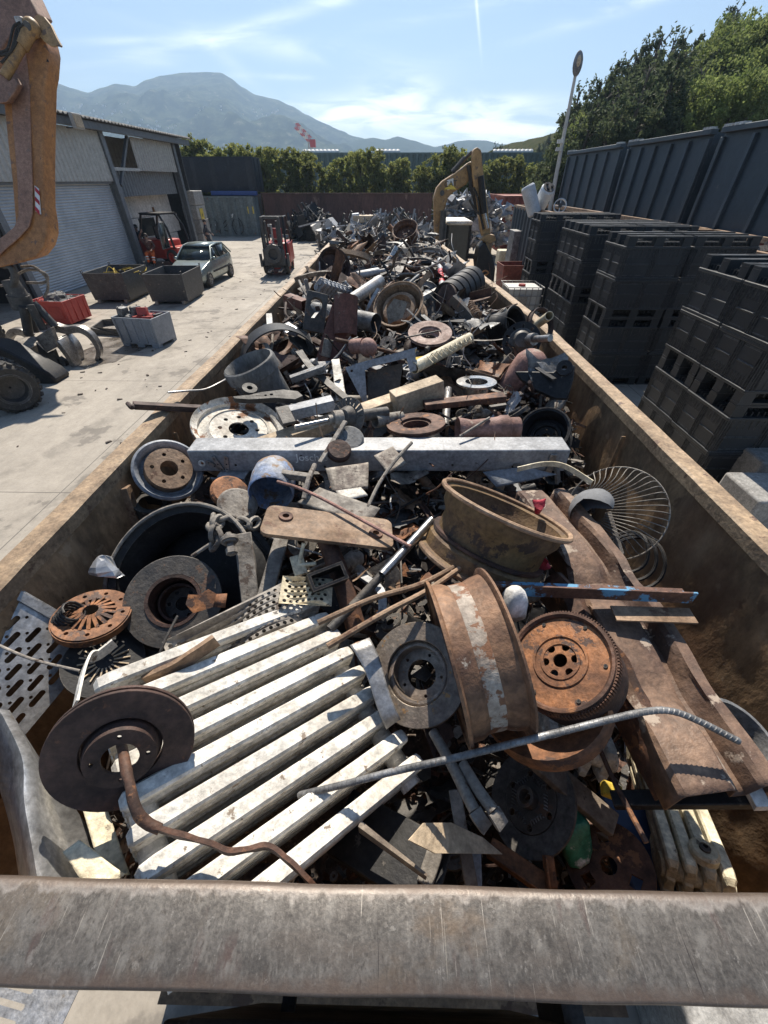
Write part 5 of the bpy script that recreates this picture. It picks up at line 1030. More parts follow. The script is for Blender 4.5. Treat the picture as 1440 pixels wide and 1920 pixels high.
def railmat():
    nt = m_rail.node_tree; N = nt.nodes; L = nt.links; b = N['Principled BSDF']; src = b.inputs['Base Color'].links[0].from_socket
    tc = N.new('ShaderNodeTexCoord'); col = src
    for sc_, st, lo, hi, c in ((3.0, (1, 1, 1), .52, .72, (.21, .155, .10)), (9, (2.0, .6, 1), .60, .70, (.105, .075, .065)), (26, (1.2, .8, 1), .54, .72, (.20, .185, .165)), (30, (9, .28, 1), .655, .68, (.33, .30, .26)), (2.2, (1, 4, 1), .58, .74, (.13, .108, .09)), (70, (1.3, .6, 1), .54, .78, (.22, .20, .175)), (150, (1.2, .5, 1), .58, .74, (.225, .205, .18)), (2.6, (1, 1.5, 1), .55, .68, (.17, .115, .07)), (120, (1.2, .7, 1), .56, .72, (.075, .065, .056)), (7, (9, .12, 1), .67, .69, (.36, .32, .26)), (20, (14, .1, 1), .665, .68, (.05, .042, .038))):
        mp = N.new('ShaderNodeMapping'); mp.inputs['Scale'].default_value = st; mp.inputs['Rotation'].default_value = (0, 0, rad(-28)); L.new(tc.outputs['Object'], mp.inputs[0])
        n = N.new('ShaderNodeTexNoise'); n.inputs['Scale'].default_value = sc_; n.inputs['Detail'].default_value = 8; n.inputs['Roughness'].default_value = .6; L.new(mp.outputs[0], n.inputs['Vector'])
        r = N.new('ShaderNodeMapRange'); r.inputs[1].default_value = lo; r.inputs[2].default_value = hi; L.new(n.outputs['Fac'], r.inputs[0])
        x = N.new('ShaderNodeMix'); x.data_type = 'RGBA'; L.new(r.outputs[0], x.inputs[0]); L.new(col, x.inputs[6]); x.inputs[7].default_value = (*c, 1); col = x.outputs[2]
    # pale far edge: scuffs plus a painted sun glint; rust along both long edges
    sp = N.new('ShaderNodeSeparateXYZ'); L.new(tc.outputs['Object'], sp.inputs[0]); 
    mp = N.new('ShaderNodeMapping'); mp.inputs['Scale'].default_value = (1, .35, 1); L.new(tc.outputs['Object'], mp.inputs[0])
    n = N.new('ShaderNodeTexNoise'); n.inputs['Scale'].default_value = 45; n.inputs['Detail'].default_value = 5; L.new(mp.outputs[0], n.inputs['Vector'])
    def mth(op, a, b_=None):
        q = N.new('ShaderNodeMath'); q.operation = op
        for i, s_ in enumerate((a, b_)):
            if s_ is None: continue
            if hasattr(s_, 'node'): L.new(s_, q.inputs[i])
            else: q.inputs[i].default_value = s_
        return q.outputs[0]
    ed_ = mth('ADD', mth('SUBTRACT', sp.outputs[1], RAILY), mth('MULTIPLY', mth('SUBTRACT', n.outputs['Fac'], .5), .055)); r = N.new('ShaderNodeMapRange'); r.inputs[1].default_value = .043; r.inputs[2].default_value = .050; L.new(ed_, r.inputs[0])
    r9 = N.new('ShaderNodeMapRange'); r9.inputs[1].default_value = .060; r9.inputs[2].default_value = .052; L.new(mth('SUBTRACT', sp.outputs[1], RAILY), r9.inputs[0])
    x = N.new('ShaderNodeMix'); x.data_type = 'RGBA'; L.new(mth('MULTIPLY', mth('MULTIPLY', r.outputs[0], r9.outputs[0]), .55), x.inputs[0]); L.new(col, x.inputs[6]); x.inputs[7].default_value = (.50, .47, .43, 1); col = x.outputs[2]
    e = mth('ADD', mth('ABSOLUTE', mth('SUBTRACT', sp.outputs[1], RAILY)), mth('MULTIPLY', mth('SUBTRACT', n.outputs['Fac'], .5), .03))
    r = N.new('ShaderNodeMapRange'); r.inputs[1].default_value = .040; r.inputs[2].default_value = .056; r.inputs[4].default_value = .75; L.new(e, r.inputs[0])
    x = N.new('ShaderNodeMix'); x.data_type = 'RGBA'; L.new(r.outputs[0], x.inputs[0]); L.new(col, x.inputs[6]); x.inputs[7].default_value = (.12, .085, .065, 1); L.new(x.outputs[2], b.inputs['Base Color'])
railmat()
# rounded channel lying across the near end
pr = [(-.016, -.10), (-.016, -.006), (-.0145, -.002), (-.011, 0), (.096, 0), (.104, -.0015), (.109, -.006), (.111, -.013), (.111, -.10)]; mb = MB(); vs = []; n = 90
for i in range(n+1):
    x = -1.3+2.7*i/n
    for y, z in pr: vs.append((x, y+.0025*noise.noise(V((x*5, 0, z*9))), RIM+z+.0022*noise.noise(V((x*4, y*20, 2)))))
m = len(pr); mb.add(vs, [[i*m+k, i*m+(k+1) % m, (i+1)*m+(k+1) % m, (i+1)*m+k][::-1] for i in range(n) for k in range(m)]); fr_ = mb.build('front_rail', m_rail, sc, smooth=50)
# access platform below the rail, on the photographer's side
ap = thing('access_platform', 'galvanised slotted access platform under the near rail', 'platform', (0, -.4, 1.2))
def slotplate(w, h, t, M, sl, sw, px_, py_, stag=True, mb=None):
    mb = mb or MB(); holes = []; r = 0; y = -h/2+py_*.8
    while y < h/2-py_*.6:
        x = -w/2+px_*.7+(px_/2 if (stag and r % 2) else 0)
        while x < w/2-px_*.55: holes.append(rrect(sl, sw, min(sl, sw)*.49, 3, x, y)); x += px_
        y += py_; r += 1
    return mb.prism([(-w/2, -h/2), (w/2, -h/2), (w/2, h/2), (-w/2, h/2)], 0, t, holes, M)
mb = slotplate(1.1, .42, .004, TM((-1.55, -.12, .9), (0, 0, 1)) @ RZ(rad(-8)), .018, .15, .045, .19, False); mb.build('slotted_tread', m_galv, ap, smooth=0)
MB().bar((-2.1, -.34, .88), (-1.0, -.34, .88), .03, .05).bar((-.3, -.5, 1.6), (-.3, .0, 1.6), .04, .04).build('frame', m_mach, ap)
c = at(1300, 1905, 1.5); tag(MB().box((1.95, -.05, .3), (1.05, .9, .58)).jitter(.006, 8).build('concrete_block', m_conc, None, bev=.02), 'pale concrete block beneath the near rail at bottom right', 'block')
MB().bar((.15, -.35, 1.5), (.95, -.02, 2.45), .03, .05).box((.55, -.06, 1.6), (.06, .10, .3)).build('strut', m_mach, ap)
mb = MB().box((0.0, -.30, 2.25), (.74, .50, .30)).box((.0, -.12, 1.4), (1.1, .10, 1.2)); mb.build('undershade_box', m_black, ap, bev=.01)  # black boxes added to stand in for the deep shade below the rail
# ================================================================ heap surface
BASE = [(0, -.95), (.3, -.9), (.55, -.62), (.9, -.42), (1.3, -.33), (1.8, -.26), (2.4, -.20), (3.2, -.16), (4.5, -.10), (7, -.05), (9.0, .02), (9.8, .0), (10.3, -.1)]
def heap(x, y):
    for i in range(len(BASE)-1):
        if BASE[i][0] <= y <= BASE[i+1][0]: break
    t = min(1, max(0, (y-BASE[i][0])/(BASE[i+1][0]-BASE[i][0]))); z = BASE[i][1]*(1-t)+BASE[i+1][1]*t
    e = max(0, abs(x-(XLw+XR(y))/2)-(XR(y)-XLw)/2+.51)/.5; z -= .16*e*e*(1 if y > 1.6 else 1.5)
    rr = min(1, max(0, (x-.45)/.5))*min(1, max(0, (2.3-y)/1.0)); z -= .38*rr
    z += .07*noise.noise(V((x*2.2, y*2.2, 4)))
    return RIM+z
gv = []; gf = []; nx, ny = 60, 230
for i in range(nx+1):
    for j in range(ny+1):
        y = .06+10*j/ny; x = XLw+.06+(XR(y)-XLw-.12)*i/nx
        gv.append((x, y, heap(x, y)-.085+.035*noise.fractal(V((x*9, y*9, 1)), 1, 2, 3)))
for i in range(nx):
    for j in range(ny): a = i*(ny+1)+j; gf.append([a, a+ny+1, a+ny+2, a+1])
o = MB().add(gv, gf).build('scrap_fines', m_debris, None, smooth=0); o['kind'] = 'stuff'; o['label'] = 'dark fine scrap and dirt filling the container below the pieces'
# ================================================================ helpers for single scrap pieces
HERO = []
def H(mb, name, m, label, cat, short=None, group=None, smooth=35, bev=0, solid=0, kind=None):
    o = mb.build(name, m, None, smooth, bev, solid); tag(o, label, cat, group, kind)
    if short: HERO.append((short, o.location.copy()))
    return o
def T_(name, label, cat, p, short=None, group=None):
    if short: HERO.append((short, V(p)))
    return thing(name, label, cat, p, group)
def DM(px, py, dz, r, u, k, spin=0):           # placement matrix and metres-per-pixel of a disc seen at that spot
    p = W(px, py, dz); return TM(p, vdir(p, r, u, k), cU, spin), mpp(p), p
def rimprof(R, Wd, t=.007, drop=.06):
    s = R/.28; o = [(R, 0), (R+.002, .006), (R-.006*s, .013*s), (R-.02*s, .016*s), (R-.022*s, Wd*.25), (R-drop*s, Wd*.36), (R-drop*s, Wd*.62), (R-.024*s, Wd*.78), (R-.02*s, Wd-.016*s), (R-.004*s, Wd-.012*s), (R+.002, Wd-.006), (R, Wd)]
    return o+[(r-t, z) for r, z in o[::-1]]
def holedisc(mb, R, z0, z1, r0, nh, rh, rc, M, n=40, a0=0):
    hs = ([circ(r0, 24)] if r0 else [])+[circ(rh, 10, rc*math.cos(a0+2*PI*k/nh), rc*math.sin(a0+2*PI*k/nh)) for k in range(nh)]
    return mb.prism(circ(R, n), z0, z1, hs, M)
def P3(pts): return [W(*p) for p in pts]
def rod(pts, r, name, m, label, cat, short=None, group=None, k=5, flat=None, n=8):
    q = P3(pts); q = spline(q, k) if len(q) > 2 else q
    return H(MB().tube(q, r, n, flat=flat), name, m, label, cat, short, group)
def beam(a, b, w, h, name, m, label, cat, short=None, up=None, bev=.003, kind='box', group=None, t=.006):
    A, B = W(*a), W(*b); mb = MB(); n = B-A; M = TM(A, n, up if up is not None else V((0, 0, 1))); L = n.length
    if kind == 'box': mb.box((0, 0, L/2), (w, h, L), M)
    elif kind == 'angle': mb.box((0, -h/2+t/2, L/2), (w, t, L), M).box((-w/2+t/2, t/2, L/2), (t, h-t, L), M)
    elif kind == 'channel': mb.box((0, h/2-t/2, L/2), (w, t, L), M).box((-w/2+t/2, -t/2, L/2), (t, h-t, L), M).box((w/2-t/2, -t/2, L/2), (t, h-t, L), M)
    elif kind == 'tube':
        mb.prism([(-w/2, -h/2), (w/2, -h/2), (w/2, h/2), (-w/2, h/2)], 0, L, [[(-w/2+t, -h/2+t), (w/2-t, -h/2+t), (w/2-t, h/2-t), (-w/2+t, h/2-t)]], M)
    return H(mb, name, m, label, cat, short, group, bev=bev)
def sheet(pts, th, name, m, label, cat, short=None, group=None, jit=.006, div=3, smooth=40):   # a sheet laid on 4 spots, a little bent
    q = P3(pts); a, b, c, d = q; vs = []; n = 8
    for i in range(n+1):
        for j in range(n+1):
            u, v_ = i/n, j/n; p = a*(1-u)*(1-v_)+b*u*(1-v_)+c*u*v_+d*(1-u)*v_; vs.append(p+noise.noise_vector(p*7)*jit)
    return H(MB().add(vs, [[i*(n+1)+j, (i+1)*(n+1)+j, (i+1)*(n+1)+j+1, i*(n+1)+j+1] for i in range(n) for j in range(n)]), name, m, label, cat, short, group, smooth, solid=th)
def brakedisc(M, R, name, m, label, short, r0=.25, ri=.52, hat=.035, nh=5, th=.022, cat='brake disc', mface=None):
    t = T_(name, label, cat, M.translation, short)
    MB().lathe([(R*ri, 0), (R, 0), (R, th*.36), (R*ri, th*.36)], 56, M).lathe([(R*ri, th*.64), (R, th*.64), (R, th), (R*ri, th)], 56, M).lathe([(R*ri, th*.3), (R*.97, th*.3), (R*.97, th*.7), (R*ri, th*.7)], 48, M).build('friction_ring', mface or m, t, smooth=30, bev=.0015)
    mb = MB(); holedisc(mb, R*ri*.86, hat, hat+.007, R*r0, nh, R*.035, R*(r0+ri*.86)*.5, M, 44)
    mb.lathe([(R*ri*.86, hat+.007), (R*ri*.9, hat), (R*ri*.92, th*.5), (R*ri*.98, th*.4), (R*ri*.84, th*.4), (R*ri*.82, hat)], 44, M); mb.build('hat', m, t, smooth=30); return t
# ================================================================ foreground pieces
M, k, p = DM(232, 1396, .04, .02, -.60, .80); brakedisc(M, 120*k, 'brake_disc', m_rustd, 'large dark rusty brake disc on white radiator with bar through it', 'dark disc on the radiator', r0=.25, ri=.55, nh=4)
pts = [(227, 1396, .06), (234, 1430, .075), (243, 1468, .08), (256, 1520, .065), (276, 1544, .045), (300, 1555, .035)]; mb = MB().tube(spline(P3(pts), 5), [.0095]*26, 8)
mb.tube(spline(P3([(292, 1553, .037), (340, 1566, .02), (390, 1580, .005), (430, 1596, -.005), (470, 1592, -.01), (505, 1588, -.012), (540, 1612, -.02), (575, 1648, -.035), (600, 1680, -.08)]), 5), 1, flat=(.004, .016)); mb.jitter(.002, 30)
H(mb, 'bent_bar', m_rust, 'twisted rusty flat bar bending from the dark disc to near rail', 'bar', 'twisted rusty bar', smooth=50)
def radiator(C, a, b, n, cols, depth, name, label, m, short, wd=.030, boss=False, pitch=None):
    a, b = V(a), V(b); La = a.length; A = a.normalized(); B = (b-A*b.dot(A)); pitch = pitch or B.length/(n-1); B.normalize(); Cn = A.cross(B).normalized()
    if Cn.z < 0: Cn = -Cn
    M = Matrix(((A.x, B.x, Cn.x, C[0]), (A.y, B.y, Cn.y, C[1]), (A.z, B.z, Cn.z, C[2]), (0, 0, 0, 1))); t = T_(name, label, 'radiator', C, short)
    for i in range(n):
        mb = MB(); y = pitch*i
        for cidx in range(cols):
            z = -depth*cidx/(cols-1) if cols > 1 else 0; h = .032
            o = [(.03, -wd*.5), (La-.03, -wd*.5), (La-.008, -wd*.28), (La, 0), (La-.008, wd*.28), (La-.03, wd*.5), (.03, wd*.5), (.008, wd*.28), (0, 0), (.008, -wd*.28)]
            vs = []; ring = [(0, -wd*.5, -h*.3), (0, -wd*.5, h*.3), (0, -wd*.36, h*.5), (0, wd*.36, h*.5), (0, wd*.5, h*.3), (0, wd*.5, -h*.3), (0, wd*.34, -h*.5), (0, -wd*.34, -h*.5)]
            xs = [(.0, .55, -.012), (.010, .9, -.004), (.035, 1, 0), (La-.035, 1, 0), (La-.010, .9, -.004), (La, .55, -.012)]; base = len(mb.v)
            for x, s_, dz_ in xs:
                for _, yy, zz in ring: mb.v.append(M @ V((x, y+yy*s_, z+zz*s_+dz_)))
            for q in range(5):
                for w_ in range(8): mb.f.append([base+q*8+w_, base+q*8+(w_+1) % 8, base+(q+1)*8+(w_+1) % 8, base+(q+1)*8+w_])
            mb.f.append([base+w_ for w_ in range(8)][::-1]); mb.f.append([base+40+w_ for w_ in range(8)])
        for x in (.035, La-.035):
            mb.prism(rrect(.062, depth+.03, .026, 4), -wd*.36, wd*.36, M=M @ TR(x, y, -depth*.5-.006) @ RX(PI/2)); mb.cyl(M @ V((x, y-pitch*.5, -depth*.5)), M @ V((x, y+pitch*.5, -depth*.5)), .028, 14)
        mb.build('section', m, t, smooth=28)
    if boss:
        x, y = boss; MB().lathe([(.012, .0), (.034, .0), (.034, .02), (.028, .026), (.012, .026)], 20, M @ TR(x, y, .008)).build('boss', m, t); MB().lathe([(.001, 0), (.013, 0), (.013, .03), (.006, .034), (.006, .02), (.001, .02)], 12, M @ TR(x, y, .01), closed=False).build('plug', m_steel, t)
    return t
A0 = W(600, 1125, -.12); A1 = W(762, 1445, -.19); av = W(205, 1590, .0)-W(690, 1300, -.14)
radiator(A0, av*1.03, A1-A0, 9, 4, .13, 'column_radiator', 'white chipped cast iron column radiator leaning on the near rail', m_white, 'big white radiator', wd=.037)
# radiator under the flywheel and cream radiator by the right wall
c0 = W(1040, 1385, -.30); radiator(c0, W(1015, 1290, -.40)-c0, W(1150, 1425, -.32)-c0, 4, 3, .07, 'column_radiator', 'white cast iron radiator end hanging under the rusty flywheel', m_white, 'white radiator under flywheel', wd=.034)
c0 = W(1372, 1660, -.42); radiator(c0, W(1262, 1395, -.62)-c0, W(1275, 1662, -.42)-c0, 4, 3, .09, 'column_radiator', 'cream cast iron radiator standing by the right container wall', m_cream, 'cream radiator', wd=.032, boss=(.05, .045))
# big drum with inner ring
M, k, p = DM(334, 1086, -.15, -.55, .10, .83); t = T_('wheel_drum', 'big black round wheel drum lying open with ring inside', 'drum', p, 'big black drum'); R = 148*k
MB().lathe(rimprof(R, .23, .009, .05), 60, M @ TR(0, 0, -.23)).build('barrel', m_black, t, smooth=40); MB().lathe([(R*.94, -.21), (R*.94, -.2), (.02, -.2), (.02, -.21)], 40, M).build('back_plate', m_black, t)
mb = MB().tube([M @ V((R*1.0*math.cos(a), R*1.0*math.sin(a), -.002)) for a in [2*PI*i/60 for i in range(60)]], .008, 8, closed=True); mb.build('rolled_edge', m_dust, t)
M, k, p = DM(325, 1126, -.19, -.28, .10, .95); R = 86*k; t = T_('flanged_ring', 'dark steel flanged ring sitting inside the black drum', 'ring', p, 'flanged ring in the drum')
MB().lathe([(R*.57, -.02), (R, -.02), (R, 0), (R*.57, 0)], 56, M).build('flange', m_steel, t, bev=.002); MB().lathe([(R*.57, -.12), (R*.57, .004), (R*.5, .004), (R*.5, -.12)], 48, M).lathe([(R*.43, -.13), (R*.43, -.06), (R*.38, -.06), (R*.38, -.13)], 40, M).build('collar', m_rustd, t); mb = MB(); holedisc(mb, R*.5, -.13, -.12, R*.16, 6, R*.05, R*.3, M); mb.build('hub_plate', m_steel, t)
mb = MB().prism([(0, 0), (.06, .01), (.075, .05), (.05, .07), (.02, .055), (-.01, .06), (-.02, .03)], 0, .004, M=DM(362, 1150, -.10, .2, .1, .95)[0]); mb.add([(v) for v in (DM(362, 1150, -.10, .2, .1, .95)[0] @ V(q) for q in ((.06, .01, .004), (.075, .05, .004), (.1, .045, .03), (.09, .0, .03)))], [(0, 1, 2, 3)])
H(mb, 'torn_scrap', m_rusto, 'small bent bright orange rusty scrap in the drum mouth', 'scrap piece', 'orange scrap bit', solid=.002)
# chain, bolt
def chain(pts, r, name, label, short):
    q = spline(P3(pts), 8); d = 0; mb = MB(); step = r*4.2; last = q[0]; i = 0; 
    for a, b in zip(q, q[1:]):
        d += (b-a).length
        if d >= step:
            d = 0; ax = (b-a).normalized(); x = ax.orthogonal().normalized(); x = (Quaternion(ax, (PI/2)*(i % 2)+.4) @ x); lp = []
            for s_ in range(12): an = 2*PI*s_/12; lp.append(b+ax*math.cos(an)*r*3.2+x*math.sin(an)*r*1.9)
            mb.tube(lp, r, 6, closed=True); i += 1
    return H(mb, name, m_dust, label, 'chain', short, smooth=60)
chain([(402, 960, -.02), (398, 985, -.02), (410, 1005, -.02), (402, 1020, -.05), (405, 985, .0), (425, 970, -.02), (445, 975, -.03), (470, 985, -.04), (485, 972, -.05)], .0095, 'steel_chain', 'thick dusty steel chain coiled on the drum edge', 'steel chain')
A = W(428, 1000, .0); B = W(436, 1040, -.03); H(MB().cyl(A, B, .011, 10).cyl(A.lerp(B, .22), A.lerp(B, .38), .030, 14).cyl(A.lerp(B, .38), A.lerp(B, .46), .024, 14).cyl(A.lerp(B, .7), A.lerp(B, .95), .02, 6), 'bolt', m_dust, 'stubby steel bolt with washers hanging beside the chain', 'bolt')
rod([(360, 1043, -.12), (395, 1020, -.08), (432, 1000, -.03)], .007, 'thin_rod', m_dust, 'thin dusty rod crossing the mouth of the big drum', 'rod')
beam((224, 914, -.10), (268, 1035, -.42), .075, .055, 'square_post', m_rustl, 'rusty square tube post standing against the left wall', 'post', 'rusty post by left wall')
M, k, p = DM(316, 882, -.10, .12, .35, .93); R = 60*k; t = T_('wheel_plate', 'blue grey wheel plate with rusty five hole hub', 'wheel', p, 'blue grey wheel plate')
MB().lathe([(R, 0), (R, .012), (R*.93, .02), (R*.80, .0), (R*.78, -.03), (R*.5, -.02), (R*.5, -.03), (R*.80, -.045), (R*.95, -.02)], 56, M).build('plate', m_bluest, t, smooth=40); mb = MB(); holedisc(mb, R*.66, .02, .03, R*.27, 5, R*.06, R*.46, M, 44, .6); mb.lathe([(R*.66, .03), (R*.67, .02), (R*.67, -.05), (R*.6, -.05), (R*.6, .02)], 44, M).lathe([(R*.27, .03), (R*.27, -.05), (R*.25, -.05), (R*.25, .03)], 30, M); mb.build('hub', m_rustl, t)
M, k, p = DM(283, 945, -.22, 0, .75, .65); H(MB().lathe(rimprof(.085, .09, .006, .02), 30, M @ TR(0, 0, -.07)).lathe([(.07, 0), (.05, .0), (.05, .01), (.07, .01)], 24, M), 'pulley', m_rubber, 'small black grooved pulley below the blue grey wheel', 'pulley', 'black pulley')
# white channel beam across the heap
A = W(366, 852, -.07); B = W(1056, 851, -.05); n_ = (B-A).normalized(); m_scr = plain('scratch_white', (.8, .8, .78), .8); bt = T_('white_beam', 'long white steel box beam with scratched writing across the heap', 'beam', A, 'long white beam'); bw, bh = .125, .115
Mb = TM(A, n_, (0, 0, 1)); L_ = (B-A).length      # local x across, y up, z along
xa = V((0, 0, 1)).cross(n_).normalized()
mb = MB().prism([(-bw/2, -bh/2), (bw/2, -bh/2), (bw/2, bh/2), (-bw/2, bh/2)], 0, L_, M=Mb); mb.build('body', m_whiteg, bt, bev=.006)
fdir = xa if (xa.y < 0) else -xa; 
def onface(s_, h, off=.002): return A+n_*s_*L_+fdir*(bw/2+off)+V((0, 0, h))
Mf = Matrix(((n_.x, 0, fdir.x, 0), (n_.y, 0, fdir.y, 0), (n_.z, 1, fdir.z, 0), (0, 0, 0, 1)))
c = onface(.328, .02); text('scratched_writing', 'Joschio', .052, Matrix.Translation(c) @ Mf, m_scr, bt, .0012)
for s_, h in ((.12, -.02), (.30, .03), (.36, -.03), (.42, -.03), (.56, -.03), (.70, -.02), (.86, -.03)): c = onface(s_, h, 0); MB().cyl(c, c+fdir*.0025, .006, 10).build('hole', m_black, bt)
c = onface(.03, -.01, 0); MB().cyl(c, c+fdir*.003, .017, 16).build('round_label', m_white, bt); c = onface(.032, -.008, .003); MB().cyl(c, c+fdir*.001, .007, 10).build('label_mark', m_rusto, bt)
for s_, rz, sx in ((.075, .35, .02), (.098, -.15, .02), (.065, .9, .016)):
    c = onface(s_, -.01-.01*(s_ < .07), .006); mb = MB(); mb.prism(rrect(sx, .085, .004, 2), -.004, .004, [circ(.004, 8, 0, -.03), circ(.004, 8, 0, 0), circ(.004, 8, 0, .03)], Matrix.Translation(c) @ Mf @ RZ(rz)); mb.build('hinge', m_galv, bt)
c = onface(.957, -.01, .004); MB().box((0, 0, 0), (.03, .10, .012), Matrix.Translation(c) @ Mf).build('clip', m_galv, bt, bev=.002); c = onface(.87, -.035, .004); MB().box((0, 0, 0), (.03, .05, .006), Matrix.Translation(c) @ Mf @ RZ(.1)).build('tag_plate', m_dust, bt)
A = W(1043, 850, -.02); B = W(1046, 905, -.16); H(MB().bar(A, B, .03, .012), 'flat_strip', m_galv, 'grey flat strip standing at right end of white beam', 'strip')
beam((420, 895, -.17), (470, 898, -.17), .12, .09, 'grey_box', m_whiteg, 'open grey sheet box under left end of white beam', 'box', 'grey box under beam', kind='tube')
# blue dome shell
M, k, p = DM(508, 925, -.06, -.12, -.62, .77); R = 42*k; prof = [(R, 0), (R*1.0, -.10), (R*.93, -.15), (R*.7, -.19), (R*.35, -.215), (.001, -.22)]; prof = prof+[(max(.001, r-.006), z+.006) for r, z in prof[::-1]]
H(MB().lathe(prof, 40, M), 'cut_gas_bottle', m_blue, 'blue chipped dome of a cut gas bottle before the beam', 'gas bottle', 'blue bottle dome', smooth=50)
# white dished wheel
M, k, p = DM(448, 806, -.10, .05, .72, .66); R = 82*k; t = T_('dished_wheel_disc', 'big white dished wheel with rusty edge behind the beam', 'wheel', p, 'white dished wheel'); mb = MB(); holedisc(mb, R*.62, .0, .008, R*.22, 8, R*.05, R*.4, M, 48)
mb.lathe([(R*.62, .008), (R*.72, -.015), (R*.88, -.02), (R*.9, .0), (R*.97, .012), (R, .03), (R*.985, .035), (R*.95, .02), (R*.87, .01), (R*.86, -.01), (R*.73, -.005), (R*.63, .014)], 56, M); mb.build('disc', m_whiter, t, smooth=40); MB().lathe(rimprof(R*1.0, .17, .007), 56, M @ TR(0, 0, -.15)).build('barrel', m_rustl, t, smooth=40)
# grey pot
M, k, p = DM(464, 678, .12, -.40, .86, .30); R = 47*k; prof = [(R*.98, 0), (R*1.06, -.005), (R*1.1, -.02), (R*1.1, -.075), (R*.98, -.08), (R*.96, -.13), (R*.99, -.30), (R*.97, -.33), (.001, -.33), (.001, -.30), (R*.9, -.29), (R*.88, -.08), (R*.92, -.02)]
H(MB().lathe(prof, 48, M, closed=True, wob=.012), 'cast_pot', m_potg, 'big grey cast pot tilted near left container wall', 'pot', 'big grey pot', smooth=40)
# control arm
mb = MB().prism([(-.17, .0), (-.13, .035), (-.02, .03), (.1, .05), (.19, .045), (.2, .03), (.12, .01), (.05, -.02), (-.06, -.05), (-.14, -.04)], 0, .03, [circ(.008, 10, .0, 0), circ(.006, 8, .03, .01)], DM(510, 748, .02, -.05, .80, .6, PI)[0]); M = DM(468, 735, .05, .1, .75, .65)[0]; mb.lathe([(.014, 0), (.042, 0), (.042, .05), (.014, .05)], 24, M @ TR(0, 0, -.02))
H(mb, 'suspension_link', m_black, 'black suspension arm with round bush below the grey pot', 'suspension arm', 'black suspension arm', bev=.003)
t_ = beam((250, 760, .07), (408, 768, -.06), .05, .03, 'channel_bar', m_rustd, 'dark channel bar poking out over the left container rim', 'bar', 'bar over left rim', kind='channel'); rod([(240, 757, .075), (247, 764, .072), (254, 759, .07)], .012, 'bent_tip', m_rustd, 'bent dark tip of steel at the end of the overhanging bar', 'scrap piece')
rod([(315, 736, .06), (350, 733, .03), (385, 730, -.01), (415, 716, -.02), (428, 708, -.05)], .006, 'bent_wire', m_galv, 'thin pale wire curling over the left rim near the pot', 'wire')
sheet([(622, 676, .02), (636, 674, .02), (650, 748, -.10), (630, 752, -.10)], .006, 'painted_strip', m_white, 'white painted steel strip running up between bracket and pot', 'strip', 'white strip')
beam((590, 695, .0), (612, 690, .02), .05, .05, 'corner_bracket', m_whiteg, 'grey angled frame corner left of the white strip', 'frame', kind='angle'); beam((545, 712, -.02), (606, 690, .03), .05, .04, 'frame_bar', m_grey, 'grey bent frame bar beside the white strip', 'bar', kind='channel')
beam((480, 842, -.14), (742, 752, -.06), .10, .07, 'wooden_beam', m_tan, 'long tan beam lying diagonally behind the disc strut', 'beam', 'long tan beam', bev=.004); beam((738, 758, -.03), (826, 728, .02), .10, .13, 'wide_block', m_tan, 'thick beige beam end with grey face at heap middle', 'beam', 'beige beam end', bev=.004)
beam((520, 780, -.03), (625, 755, .0), .08, .06, 'grey_channel', m_whiteg, 'pale grey folded channel left of the slotted disc', 'channel', 'pale grey channel', kind='channel'); beam((528, 764, .02), (543, 795, -.02), .07, .02, 'flat_plate', m_steel, 'dark upright plate leaning on the pale grey channel', 'plate')
# folded bracket with hole
M, k, p = DM(700, 705, .04, -.05, .15, .98); t = T_('folded_bracket', 'dark blue grey folded steel bracket with triangular flange', 'bracket', p, 'folded blue grey bracket')
MB().prism([(-.17, .05), (.25, .15), (.26, .03), (.22, .02), (.20, .10), (-.02, .05), (-.05, .03), (-.04, -.15), (-.06, -.16)], 0, .008, [circ(.008, 10, -.13, .03)], M).build('flange', m_bluest, t); MB().prism([(-.04, -.15), (-.04, .04), (.18, .09), (.16, -.06)], -.10, -.09, M=M).build('web', m_steel, t); MB().box((.07, .11, -.06), (.40, .008, .13), M @ RZ(.24) @ TR(.02, -.02, 0)).build('top_flange', m_bluest, t)
# suspension strut with slotted disc
A = W(628, 790, .03); M = TM(A+V((.03, .0, -.01)), vdir(A, -.80, .05, .6)); k = mpp(A); t = T_('suspension_strut', 'suspension strut with slotted dark backing disc and bright rod', 'strut', A, 'strut with slotted disc'); R = 38*k
hs = [rrect(.008, .035, .003, 2) for _ in range(9)]; rot = []
for q in range(9): a = .4+q*.33; rot.append([(R*.78*math.cos(a)+x*math.sin(a)+y*math.cos(a), R*.78*math.sin(a)-x*math.cos(a)+y*math.sin(a)) for x, y in hs[q]])
c2 = W(652, 783, .04); M2 = TM(c2, vdir(c2, -.62, .12, .78)); MB().prism(circ(R, 44), -.004, .0, rot, M2).build('backing_disc', m_steel, t); MB().lathe([(.001, .045), (.035, .04), (.05, .02), (.06, .0), (.001, 0)], 28, M2, closed=False).build('dome', m_steel, t)
ax = vdir(c2, -.93, -.12, .35); MB().cyl(c2, c2+ax*.10, .024, 16).cyl(c2+ax*.03, c2+ax*.075, .042, 20).build('mount', m_dust, t); MB().cyl(c2+ax*.10, W(553, 801, .06), .0105, 12).build('rod', m_chrome, t); MB().cyl(c2, c2-ax*.22, .03, 18).build('damper_tube', m_steel, t)
A = W(703, 790, -.0); B = W(752, 783, -.03); H(MB().pipe(A, B, .034, .006, 22).cyl(A.lerp(B, .2), B, .026, 16), 'damper_tube', m_dust, 'dusty round damper tube right of the slotted disc', 'damper', 'dusty damper tube')
